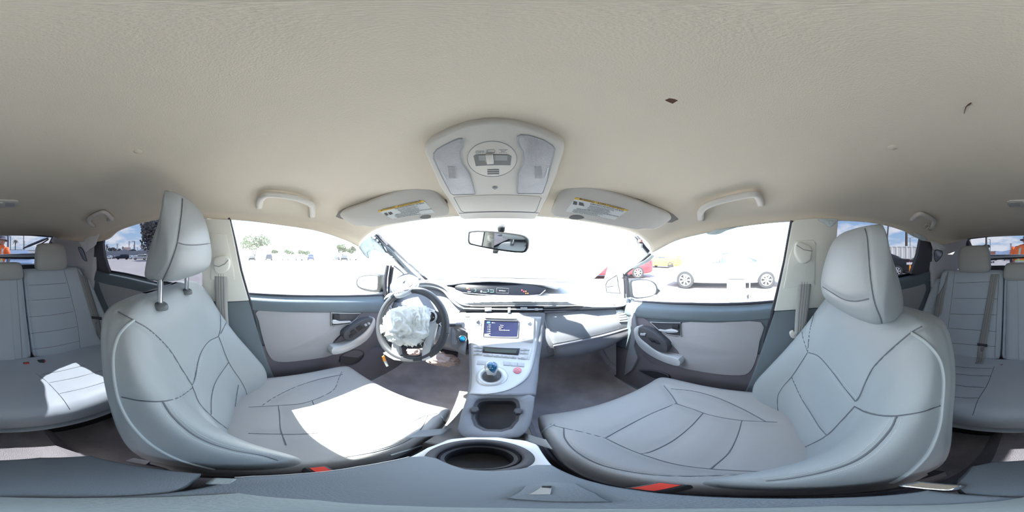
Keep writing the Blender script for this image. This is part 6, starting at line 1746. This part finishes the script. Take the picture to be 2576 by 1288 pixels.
# ribbed fence
A_, B_ = (2050, 17), (2352, 15.0)
fe = thing('ribbed_fence', 'white ribbed metal fence behind the black saloon', 'fence', gp(2200, 16))
a0, a1 = gp(*A_), gp(*B_)
upv = (gp(2200, 16, 1) - gp(2200, 16, 0)).normalized()
along = (a1 - a0); Lf = along.length; along.normalize(); nf = along.cross(upv).normalized()
if nf.dot(CAM - a0) < 0: nf = -nf
npan = 26
first = None
for k in range(npan):
    p = a0 + along * (Lf * k / npan); wdt = Lf / npan
    vs_ = []
    for dx, dn in ((0, 0), (wdt * .12, .03), (wdt * .30, .03), (wdt * .42, 0), (wdt * .98, 0)):
        vs_.append((dx, dn))
    V = [p + along * dx + nf * dn for dx, dn in vs_] + [p + along * dx + nf * dn + upv * 2.06 for dx, dn in vs_]
    F = [(i, i + 1, i + 6, i + 5) for i in range(4)]
    obj('panel', orient((V, F)), 'fence_white', fe, smooth=False, solid=.01, offset=-1)
obj('top_rail', tube([a0 + upv * 2.06, a1 + upv * 2.06], .03, 6), 'fence_white', fe)
def palm(u, d, h, lean_u, r_, lab, crown=True, skirt=True, grp=None, cs=1.6):
    t = thing('palm_tree', lab, 'palm tree', gp(u, d), grp)
    P_ = [gp(u + (lean_u) * (k / 6), d, h * k / 6) for k in range(7)]
    obj('trunk', tube(P_, [r_ * (1.15 - .3 * k / 6) for k in range(7)], 9), 'trunk', t)
    if crown:
        top_ = P_[-1]; V, F = [], []
        random.seed(int(u))
        for k in range(26):
            a = random.uniform(0, 2 * PI); el_ = random.uniform(-.7, 1.2); L_ = cs * random.uniform(.8, 1.2)
            pr_ = top_.copy(); w0 = .12 * cs
            sd_ = Vector((-math.sin(a), math.cos(a), 0))
            last = len(V)
            for q in range(5):
                f = q / 4; p = top_ + Vector((math.cos(a) * math.cos(el_), math.sin(a) * math.cos(el_), math.sin(el_))) * L_ * f - Vector((0, 0, L_ * .55 * f * f))
                ww = w0 * math.sin(PI * (.15 + .8 * f))
                V += [p - sd_ * ww, p + sd_ * ww]
            for q in range(4): F.append((last + q * 2, last + q * 2 + 1, last + q * 2 + 3, last + q * 2 + 2))
        o = obj('fronds', (V, F), 'leaf', t, smooth=False); o['kind'] = 'stuff'
    return t
palm(2215, 30, 13, 0, .17, 'straight bare palm trunk nearest the passenger headrest')
palm(2227, 37, 15, 14, .17, 'leaning palm trunk beside the straight one, right of the headrest')
palm(2280, 26, 13, 1, .20, 'thick palm trunk near the end of the ribbed fence')
def lamp_pole(name, u, d, h, lab, r_=.06, arms=((-.5, 0), (.5, 0)), cat='lamp post'):
    t = thing(name, lab, cat, gp(u, d))
    obj('pole', tube([gp(u, d, 0), gp(u, d, h)], [r_ * 1.3, r_], 8), 'steel', t)
    a = (u / 2576 - .5) * 2 * PI
    for k, (dx, dz) in enumerate(arms):
        p = gp(u, d, h - .05); tv = T4.to_3x3() @ Vector((math.cos(a), -math.sin(a), 0))
        obj('lamp_head', join(tube([p, p + tv * dx + Vector((0, 0, dz))], r_ * .6, 5), lbox(p + tv * (dx * 1.15) + Vector((0, 0, dz)), (abs(dx) * .5, .3, .12), u)), 'steel', t)
    return t
lamp_pole('lamp_post', 2289.5, 60, 1.2 + 60 * math.tan(R(6.4)), 'slim double lamp post beyond the ribbed fence', .13, ((-1.0, .1), (1.0, .1)))
def house(u0, u1, d, h, lab, m='stucco', roofm='roof_red', pitch=.0, base=0, nm='building', wins=0):
    t = thing(nm, lab, 'building', gp((u0 + u1) / 2, d))
    A, B = gp(u0, d, base), gp(u1, d, base); up_ = upv
    dv = (gp((u0 + u1) / 2, d + 8, base) - gp((u0 + u1) / 2, d, base))
    V = [A, B, B + dv, A + dv] ; V = V + [p + up_ * h for p in V]
    obj('walls', (V, [(0, 1, 5, 4), (1, 2, 6, 5), (2, 3, 7, 6), (3, 0, 4, 7), (4, 5, 6, 7)]), m, t, smooth=False)
    c0, c1 = (V[4] + V[7]) / 2, (V[5] + V[6]) / 2
    ov = (B - A) * .04
    Vr = [V[4] - ov, V[5] + ov, V[6] + ov, V[7] - ov, c0 + up_ * pitch + ov, c1 + up_ * pitch - ov]
    obj('roof', (Vr, [(0, 1, 5, 4), (2, 3, 4, 5), (1, 2, 5), (3, 0, 4)]) if pitch else ([p + up_ * .0 for p in Vr[:4]] + [p + up_ * .25 for p in Vr[:4]], [(0, 1, 5, 4), (1, 2, 6, 5), (2, 3, 7, 6), (3, 0, 4, 7), (4, 5, 6, 7)]), roofm, t, smooth=False)
    return t
house(2236, 2262, 70, 4.0, 'low beige building beyond the fence between two palm trunks')
house(2262, 2279, 90, 4.3, 'low pale building beyond the fence left of the thick palm')
house(2284, 2312, 64, 3.4, 'low pinkish building beyond the fence right of the thick palm')
def clump(name, u, v, du, dv, d, m, lab, cat, seed, trunk_h=True, nleaf=420, leaf=.35, group=None):
    """leafy crown as scattered small leaf quads with a trunk"""
    t = thing(name, lab, cat, gp(u, d), group)
    c = gvp(u, v, d); rx = d * R(du / 7.155); rz = d * R(dv / 7.155)
    random.seed(seed)
    a = (u / 2576 - .5) * 2 * PI
    tv = T4.to_3x3() @ Vector((math.cos(a), -math.sin(a), 0)); rv = T4.to_3x3() @ Vector((math.sin(a), math.cos(a), 0))
    lobes = [(random.uniform(-.6, .6), random.uniform(-.6, .6), random.uniform(-.5, .6), random.uniform(.35, .6)) for _ in range(11)]
    V, F = [], []
    for k in range(nleaf):
        lx, ly, lz, lr = random.choice(lobes)
        q = Vector((random.gauss(0, 1), random.gauss(0, 1), random.gauss(0, 1))).normalized() * lr * random.uniform(.6, 1.05)
        p = c + tv * (lx + q.x) * rx + rv * (ly + q.y) * rx + upv * (lz + q.z) * rz
        e1 = Vector((random.uniform(-1, 1), random.uniform(-1, 1), random.uniform(-1, 1))).normalized() * leaf * random.uniform(.6, 1.3); e2 = e1.cross(Vector((random.random(), random.random(), random.random()))).normalized() * leaf * .6
        i = len(V); V += [p - e1 - e2, p + e1 - e2, p + e1 + e2, p - e1 + e2]; F.append((i, i + 1, i + 2, i + 3))
    o = obj('foliage', (V, F), m, t, smooth=False); o['kind'] = 'stuff'
    hgt = (c - gp(u, d)).dot(upv)
    for k in range(3 if trunk_h else 1):
        obj('trunk', tube([gp(u, d), gp(u + (k - 1) * du * .12, d, max(hgt * .6, .1)), gp(u + (k - 1) * du * .45, d, max(hgt, .2))], [.02 * hgt + .05, .014 * hgt + .04, .02], 6), 'trunk', t)
    return t
clump('bush', 2222, 616, 8, 7, 34, 'leaf_pale', 'green bush behind the fence at the feet of two palm trunks', 'bush', 11, False, 260, .22)

# --- driver side rear: rows of parked cars, grey wall, pylons, tree
wa = thing('boundary_wall', 'long grey boundary wall behind the rows of cars on the driver side', 'wall', gp(330, 82))
A, B = gp(225, 92), gp(560, 82); dv = (gp(340, 95) - gp(340, 82)) * .02
V = [A, B, B + dv, A + dv]; V += [p + upv * (1.2 + 85 * math.tan(R(1.75))) for p in V]
obj('wall_face', (V, [(0, 1, 5, 4), (1, 2, 6, 5), (2, 3, 7, 6), (3, 0, 4, 7), (4, 5, 6, 7)]), 'wall_grey', wa, smooth=False)
parked('suv', 352, 50, 6, (.70, .70, .68), 'white off-roader in front of the row on the driver side', nm='parked_car')
row = [(275, 66, 'sedan', (.45, .47, .50), 'silver saloon leftmost in the row seen through the rear driver side window'), (286, 73, 'sedan', (.06, .07, .10), 'dark blue saloon next to the leftmost silver one'), (308, 55, 'suv', (.035, .035, .045), 'large dark off-roader left of the white one'),
       (329, 64, 'sedan', (.40, .46, .50), 'pale teal saloon between the dark and the white off-roaders'), (341, 74, 'hatch', (.60, .62, .64), 'light hatchback just behind the white off-roader'), (372, 60, 'sedan', (.35, .33, .36), 'grey saloon beside the leafy tree'), (392, 58, 'sedan', (.10, .09, .10), 'black saloon under the leafy tree')]
for u, d, k, c, lab in row: parked(k, u, d, (70 if u in (275, 286, 329, 341, 392) else random.uniform(-8, 8)), c, lab, detail=False)
bk = thing('embankment', 'raised grey deck behind the boundary wall carrying a row of cars', 'embankment', gp(330, 95), kind='structure')
zt = 1.2 + 85 * math.tan(R(1.75)) - .05
A, B = gp(225, 93), gp(560, 84); dv = (gp(340, 135) - gp(340, 85))
V = [A, B, B + dv, A + dv]; V += [p + upv * zt for p in V]
obj('deck', (V, [(0, 1, 5, 4), (1, 2, 6, 5), (2, 3, 7, 6), (3, 0, 4, 7), (4, 5, 6, 7)]), 'wall_grey', bk, smooth=False)
for u, c, lab in ((311, (.30, .31, .33), 'grey car on the raised deck left of the brown roof'), (333, (.07, .08, .09), 'black car on the raised deck beneath the lamp post'), (355, (.50, .52, .55), 'silver car on the raised deck near the leafy tree')):
    parked('sedan', u, 98, random.uniform(-8, 8), c, lab, base=zt + .1, detail=False)
clump('tree', 384, 596, 34, 42, 46, 'leaf', 'big dark leafy tree partly hidden by the driver headrest', 'tree', 21, True, 1500, .38)
house(311, 329, 150, 7.2, 'house with a brown pitched roof beyond the wall', pitch=2.2, roofm='roof_red', m='stucco')
def pylon(u, d, vt, lab):
    h = 1.2 + d * math.tan(R((644 - vt) / 7.155))
    t = thing('power_pylon', lab, 'pylon', gp(u, d))
    a = (u / 2576 - .5) * 2 * PI; tv = T4.to_3x3() @ Vector((math.cos(a), -math.sin(a), 0))
    w0 = h * .07
    for s in (-1, 1):
        obj('leg', tube([gp(u, d) + tv * s * w0, gp(u, d, h) + tv * s * w0 * .15], .22, 4), 'steel', t)
    segs = []
    for k in range(9):
        f0, f1 = k / 9, (k + 1) / 9; s = 1 if k % 2 else -1
        segs.append(tube([gp(u, d, h * f0) + tv * s * w0 * (1 - .85 * f0), gp(u, d, h * f1) - tv * s * w0 * (1 - .85 * f1)], .12, 4))
    o = obj('lattice', join(*segs), 'steel', t); o['kind'] = 'stuff'
    for f in (.80, .90, .985):
        obj('crossarm', tube([gp(u, d, h * f) - tv * h * .10, gp(u, d, h * f) + tv * h * .10], .2, 4), 'steel', t)
    return t
pylon(295, 260, 613, 'left one of the two lattice power pylons')
pylon(325, 240, 607, 'lattice power pylon behind the brown roof')
lamp_pole('lamp_post', 338.5, 120, 1.2 + 120 * math.tan(R((644 - 607) / 7.155)), 'tall street lamp left of the leafy tree', .35, ((-1.8, .2),))
lamp_pole('utility_pole', 336, 170, 1.2 + 170 * math.tan(R((644 - 616) / 7.155)), 'thin wooden pole beside the tall street lamp', .22, ((-1, 0), (1, 0)), 'utility pole')
lamp_pole('utility_pole', 346, 170, 1.2 + 170 * math.tan(R((644 - 622) / 7.155)), 'short pole next to the leafy tree', .22, ((-1, 0), (1, 0)), 'utility pole')
palm(268, 150, 1.2 + 150 * math.tan(R((644 - 618) / 7.155)), 0, .45, 'small distant palm at the left end of the wall', cs=3.6)
palm(309, 190, 1.2 + 190 * math.tan(R((644 - 622) / 7.155)), 0, .3, 'tiny distant palm left of the brown roof', cs=2.6)
for k, (u, v, w_) in enumerate(((277, 628, 5), (283, 626, 4), (288, 629, 5), (300, 629, 5), (363, 628, 8))):
    clump('bush', u, v, w_, 3, 130 + k * 22, 'leaf', ['distant bush leftmost above the wall', 'second distant bush above the wall', 'third distant bush above the wall', 'distant bush right of the left pylon', 'wide distant bush right of the street lamp'][k], 'bush', 40 + k, False, 120, .9)
um = thing('parasol', 'pale grey parasol top at the rear corner of the driver side window', 'parasol', gp(256, 14))
cpt = gvp(256, 589, 14)
obj('canopy', lathe([(0, .38), (.30, .34), (.75, .20), (1.15, .0), (1.12, -.04), (.7, .14), (0, .30)], cpt, upv, 16), 'bag_pale', um, smooth=False)
obj('pole', tube([gp(256, 14), cpt + upv * .3], .03, 8), 'steel', um)
# --- driver side front: faint row and bushes
for k, (u, v, du, dv_, d, lab) in enumerate(((640, 612, 38, 20, 60, 'broad pale tree beyond the driver window'), (692, 633, 9, 4, 70, 'low bush leftmost of the hedge row beyond the driver window'), (726, 634, 15, 6, 70, 'dark round bush in the middle beyond the driver window'), (764, 635, 19, 7, 70, 'wide green bush beyond the driver window'), (862, 626, 15, 10, 55, 'bushy tree near the front end of the driver window'), (884, 628, 12, 9, 58, 'bushy tree closest to the driver windscreen pillar'))):
    clump('tree' if k in (0, 4, 5) else 'bush', u, v, du, dv_, d, 'leaf_pale', lab, 'tree' if k in (0, 4, 5) else 'bush', 70 + k, k in (0, 4, 5), 700 if k == 0 else 260, .38)
fr_ = [(634, 'black'), (676, 'dark grey'), (718, 'white'), (752, 'silver'), (782, 'dark blue'), (846, 'grey'), (866, 'black'), (888, 'white')]
colr = {'black': (.03, .03, .03), 'dark grey': (.08, .08, .09), 'white': (.7, .7, .7), 'silver': (.4, .4, .42), 'dark blue': (.04, .05, .12), 'grey': (.2, .2, .21)}
ordn = ['first', 'second', 'third', 'fourth', 'fifth', 'sixth', 'seventh', 'eighth']
for k, (u, c) in enumerate(fr_):
    parked(['sedan', 'suv', 'hatch'][k % 3], u, 46 + (k % 3), (-87 if k % 2 else 88), colr[c], '%s car, %s from the rear in the line beyond the driver window' % (c, ordn[k]), detail=False)

# --- behind the car: blue car close by, pickup, far cars, poles, palms, hills, a worker
parked('sedan', 36, 7.6, -92, (.20, .27, .40), 'blue grey car close behind the rear window, nose towards it')
parked('suv', 66, 52, 5, (.65, .65, .65), 'white truck in the distance right of the blue car', detail=False)
for k, (u, d, c, lab) in enumerate(((2488, 30, (.5, .5, .55), 'silver car beside the passenger side rear headrest'), (2498, 43, (.65, .65, .67), 'white car second in the line behind the tailgate'), (2509, 60, (.10, .10, .14), 'dark car in the middle of the line behind the tailgate'), (2520, 78, (.35, .36, .42), 'grey car fourth in the line behind the tailgate'), (2534, 44, (.06, .06, .09), 'black car next to the worker'))):
    parked('hatch' if k % 2 else 'sedan', u, d, 90, c, lab, detail=False)
palm(2481, 60, 1.2 + 60 * math.tan(R((644 - 590) / 7.155)), 0, .38, 'tall palm trunk rising over the passenger side rear headrest', crown=False)
clump('bush', 2482, 621, 9, 4, 62, 'leaf', 'dark spreading growth around the tall palm behind the tailgate', 'bush', 91, False, 200, .4)
house(2483, 2504, 90, 3.6, 'orange sided building behind the tailgate', m='brick_or', roofm='steel')
pylon(2543, 200, 612, 'pylon silhouette next to the worker in the vest')
palm(38.5, 75, 1.2 + 75 * math.tan(R((644 - 605) / 7.155)), 0, .22, 'small palm seen through the upper rear window', cs=1.7)
for k, (u, d, vt, lab) in enumerate(((20, 40, 592, 'thick post behind the hat of the worker'), (26.5, 50, 594, 'slim post second from the worker'), (59.5, 48, 592, 'slim lamp post above the rear wiper'), (62, 90, 606, 'short pole right of the slim lamp post'), (2491, 70, 602, 'thin pole beside the tall palm'))):
    lamp_pole('lamp_post', u, d, 1.2 + d * math.tan(R((644 - vt) / 7.155)), lab, .13 if k else .24, ((-.6, 0),))
house(22, 56, 55, 3.1, 'long white flat building seen through the upper rear window', m='fence_white', roofm='steel')
house(56, 98, 70, 3.5, 'pale building behind the rear wiper', m='fence_white', roofm='steel')
hl = thing('hills', 'hazy blue hills on the horizon behind the tailgate', 'hills', gp(2530, 300), kind='structure')
V, F = [], []
hs = [1, 3, 5, 8, 10, 9, 11, 13, 11, 8, 9, 6, 4, 6, 5, 3, 1]
for k, hh in enumerate(hs):
    u = 2440 + k * 16
    V += [gp(u, 300, 0), gp(u, 310, 1 + hh), gp(u, 316, 0)]
for k in range(len(hs) - 1):
    F += [(k * 3, k * 3 + 3, k * 3 + 4, k * 3 + 1), (k * 3 + 1, k * 3 + 4, k * 3 + 5, k * 3 + 2)]
obj('ridge', (V, F), 'hill', hl, smooth=False)
# rear wiper, spoiler strut at the tailgate glass
rw = thing('rear_wiper', 'grey rear wiper arm lying across the upper rear window', 'wiper', at(100, 610, y=-1.72))
Pw = [at(58, 625, y=-1.84), at(78, 616, y=-1.80), at(100, 607, y=-1.76), at(122, 598, y=-1.70)]
obj('wiper_arm', tube([Vector(q) for q in cat1(Pw, 4)], [.012, .016, .02, .023, .024, .024, .024, .024, .024, .024, .022, .02, .018], 8, True, .6), 'dash_dark', rw)
obj('wiper_blade', tube([at(92, 618, y=-1.80), at(108, 611, y=-1.77), at(122, 602, y=-1.72)], .007, 6), 'black', rw)
# exterior door mirrors
def door_mirror(lab, out, gls, x, xg, n_hint, spot=None):
    s = -1 if x < 0 else 1
    t = thing('door_mirror', lab, 'door mirror', at(*out[0], x=x))
    c = at(*gls[0], x=x)
    pl = plane3(c, c + Vector((s * 1.0, -.30, 0)), c + Vector((0, .05, 1)))
    obj('mirror_housing', pslab(out, .09, .012, 2, pl=pl), 'mirror_case', t, smooth='all')
    obj('mirror_glass', pslab(gls, .003, 0, 2, pl=off(pl, .003)), 'mirror', t, smooth=False)
    if spot:
        obj('spot_mirror', lathe([(0, .003), (.018, .003), (.019, 0)], at(*spot, pl=off(pl, .004)), pl[1], 24), 'mirror', t)
        obj('spot_ring', tube([at(*spot, pl=off(pl, .006)) + (Vector((0, 0, 1)) * math.sin(a) + Vector((1, 0, 0)) * math.cos(a)) * .0195 for a in [2 * PI * k / 20 for k in range(21)]], .0012, 5), 'black', t)
    obj('mirror_foot', tube([at(*out[len(out) // 2], pl=off(pl, -.05)), at(*out[len(out) // 2], pl=off(pl, -.05)) * 1 + Vector((-s * .02, .03, -.04))], .03, 8), 'mirror_case', t)
    return t
door_mirror('driver side door mirror with a small round spot mirror', [(905, 694), (920, 690), (938, 689), (955, 692), (957, 700), (956, 732), (940, 736), (915, 732), (899, 724), (894, 712), (897, 701)],
            [(906, 698), (925, 694), (945, 694), (950, 698), (949, 724), (945, 729), (928, 728), (906, 722), (899, 713), (901, 703)], -.90, 0, 0, (909, 706))
door_mirror('passenger side door mirror half shaded', [(1583, 707), (1595, 703), (1620, 702), (1640, 706), (1652, 714), (1656, 726), (1652, 740), (1635, 748), (1605, 752), (1588, 750), (1584, 730)],
            [(1590, 710), (1600, 706), (1625, 705), (1640, 710), (1649, 720), (1650, 732), (1644, 742), (1622, 747), (1600, 748), (1593, 742), (1591, 726)], .90, 0, 0)

# --- the worker in the vest
def skin_fig(name, J, E, Rr, m, parent, sub=2):
    me = bpy.data.meshes.new(name)
    V = [Vector(p) for p in J]
    org = V[0].copy()
    me.from_pydata([tuple(v - org) for v in V], E, [])
    o = bpy.data.objects.new(name, me); COL.objects.link(o)
    ORG[o] = org; o.parent = parent; o.location = org - ORG[parent]
    s = o.modifiers.new('skin', 'SKIN'); s.use_smooth_shade = True
    me.materials.append(M[m])
    for i, r_ in enumerate(Rr):
        sv = me.skin_vertices[0].data[i]; sv.radius = (r_, r_) if not isinstance(r_, tuple) else r_; sv.use_root = (i == 0)
    b = o.modifiers.new('sub', 'SUBSURF'); b.levels = sub; b.render_levels = sub
    return o
ub = 2571
ps = thing('person', 'person in an orange safety vest and wide grey hat standing behind the car', 'person', gp(ub, 4.4))
a = (ub / 2576 - .5) * 2 * PI
tv = T4.to_3x3() @ Vector((math.cos(a), -math.sin(a), 0)); rv = T4.to_3x3() @ Vector((-math.sin(a), -math.cos(a), 0))   # tv: image right, rv: towards the camera
c0 = gp(ub, 4.4)
def B(x, y, z): return c0 + tv * x + rv * y + upv * z
J = [B(-.02, 0, .95), B(-.03, .0, 1.10), B(-.02, .02, 1.28), B(.02, .03, 1.42), B(.08, .04, 1.50),
     B(-.20, .0, 1.40), B(-.30, .05, 1.16), B(-.27, .20, .98), B(-.26, .28, .94),
     B(.21, .02, 1.38), B(.30, .08, 1.15), B(.24, .24, 1.02), B(.22, .32, 1.0),
     B(-.11, .0, .88), B(-.13, .10, .50), B(-.14, .0, .10), B(-.14, .12, .04),
     B(.09, .0, .88), B(.12, -.05, .50), B(.14, -.20, .12), B(.14, -.10, .04)]
E = [(0, 1), (1, 2), (2, 3), (3, 4), (3, 5), (5, 6), (6, 7), (7, 8), (3, 9), (9, 10), (10, 11), (11, 12), (0, 13), (13, 14), (14, 15), (15, 16), (0, 17), (17, 18), (18, 19), (19, 20)]
Rr = [(.15, .11), (.145, .105), (.16, .12), (.12, .09), .05, .065, .05, .04, .035, .065, .05, .04, .035, .09, .065, .045, .04, .09, .065, .045, .04]
bd = skin_fig('body', J, E, Rr, 'trouser', ps)
hc = B(.11, .06, 1.60)
loops = []
for f, w_, d_ in ((-1, .02, .02), (-.85, .045, .05), (-.5, .065, .08), (0, .075, .095), (.5, .072, .095), (.85, .045, .06), (1, .01, .01)):
    loops.append([hc + tv * math.cos(t_) * w_ + rv * math.sin(t_) * d_ + upv * f * .115 for t_ in [2 * PI * k / 14 for k in range(14)]])
hd = obj('head', outward(loft_loops(loops, 1, 3)), 'skin', ps, smooth='all')
obj('nose', tube([hc + rv * .085 + upv * .03, hc + rv * .115 - upv * .015, hc + rv * .09 - upv * .03], [.006, .013, .008], 8), 'skin', hd)
for s in (-1, 1):
    obj('eye', lathe([(0, .004), (.010, .002), (.013, -.004)], hc + tv * s * .03 + rv * .088 + upv * .02, rv, 10), 'ink', hd)
    obj('ear', tube([hc + tv * s * .074 + upv * .02, hc + tv * s * .082 - upv * .0, hc + tv * s * .074 - upv * .03], [.008, .014, .008], 6), 'skin', hd)
obj('mouth', tube([hc - tv * .022 + rv * .088 - upv * .055, hc + rv * .094 - upv * .055, hc + tv * .022 + rv * .088 - upv * .055], .005, 6), 'hazard', hd)
obj('hair', lathe([(.0, .118), (.05, .105), (.078, .06), (.082, .02), (.080, -.01)], hc - rv * .012, upv, 16), 'hair', hd)
obj('hat', lathe([(0, .16), (.055, .155), (.085, .12), (.092, .06), (.10, .050), (.17, .020), (.175, .014), (.10, .040), (.088, .045), (.0, .05)], hc, (upv + tv * .08 - rv * .1), 24), 'hat', ps, smooth='all')
loops = []
for z, w_, d_, dx in ((.84, .22, .16, -.04), (.95, .215, .155, -.04), (1.12, .21, .15, -.03), (1.28, .225, .155, -.02), (1.40, .215, .145, -.0), (1.455, .16, .12, .02), (1.50, .095, .085, .05)):
    loops.append([B(dx + math.cos(t_) * w_ , .02 + math.sin(t_) * d_, z) for t_ in [2 * PI * k / 20 for k in range(20)]])
vv = loft_loops(loops, 1, 3, False, False)
vest = obj('vest', outward(vv), 'vest', ps, smooth='all', solid=.006, offset=1)
def band(x0, x1, zb, zt, m, nm='vest_band'):
    pts = []
    vb = bvh_of(vv)
    A, Bq = [], []
    for k in range(12):
        f = k / 11
        for lst, (x, z) in ((A, (x0[0] + (x0[1] - x0[0]) * f, zb[0] + (zt[0] - zb[0]) * f)), (Bq, (x1[0] + (x1[1] - x1[0]) * f, zb[1] + (zt[1] - zb[1]) * f))):
            q = B(x, 1.5, z); h = vb.ray_cast(q, -rv)
            lst.append((h[0] if h[0] is not None else (lst[-1] if lst else B(x, .16, z))) + rv * .010)
    vf = grid([A, Bq], 1, 1)
    obj(nm, orient(vf[:2], c0 + rv * 5 + upv), m, vest, smooth='all', solid=.003, offset=-1)
band((-.20, .14), (-.20, .14), (1.02, 1.08), (1.02, 1.08), 'vest_band')
band((-.21, .18), (-.21, .18), (1.08, 1.10), (1.08, 1.10), 'vest_yellow')
band((-.15, -.06), (-.10, -.01), (.90, .90), (1.44, 1.44), 'vest_band')
band((.05, .09), (.10, .14), (.90, .90), (1.40, 1.40), 'vest_band')
band((-.16, -.07), (-.15, -.06), (.90, .90), (1.44, 1.44), 'vest_yellow')
for s, J_ in ((-1, (5, 6)), (1, (9, 10))):
    q0, q1 = J[J_[0]], J[J_[1]]
    obj('sleeve', tube([q0 + upv * .03, q0.lerp(q1, .5), q1], [.085, .078, .065], 14), 'vest', ps, smooth='all')
for hnd, fw in ((J[8], J[8] - J[7]), (J[12], J[12] - J[11])):
    fw = fw.normalized()
    base_ = hnd + fw * .01
    for k in range(4):
        o_ = tv * (k - 1.5) * .018
        obj('finger', tube([base_ + o_, base_ + o_ + fw * .045, base_ + o_ + fw * (.072 - abs(k - 1.5) * .006) - upv * .022], [.010, .009, .006], 6), 'skin', bd)
    obj('palm', tube([hnd - fw * .03, hnd + fw * .015], [.030, .036], 10, True, .5), 'skin', bd)
    obj('thumb', tube([hnd - tv * .02, hnd - tv * .045 + fw * .03, hnd - tv * .045 + fw * .055], [.011, .010, .007], 6), 'skin', bd)
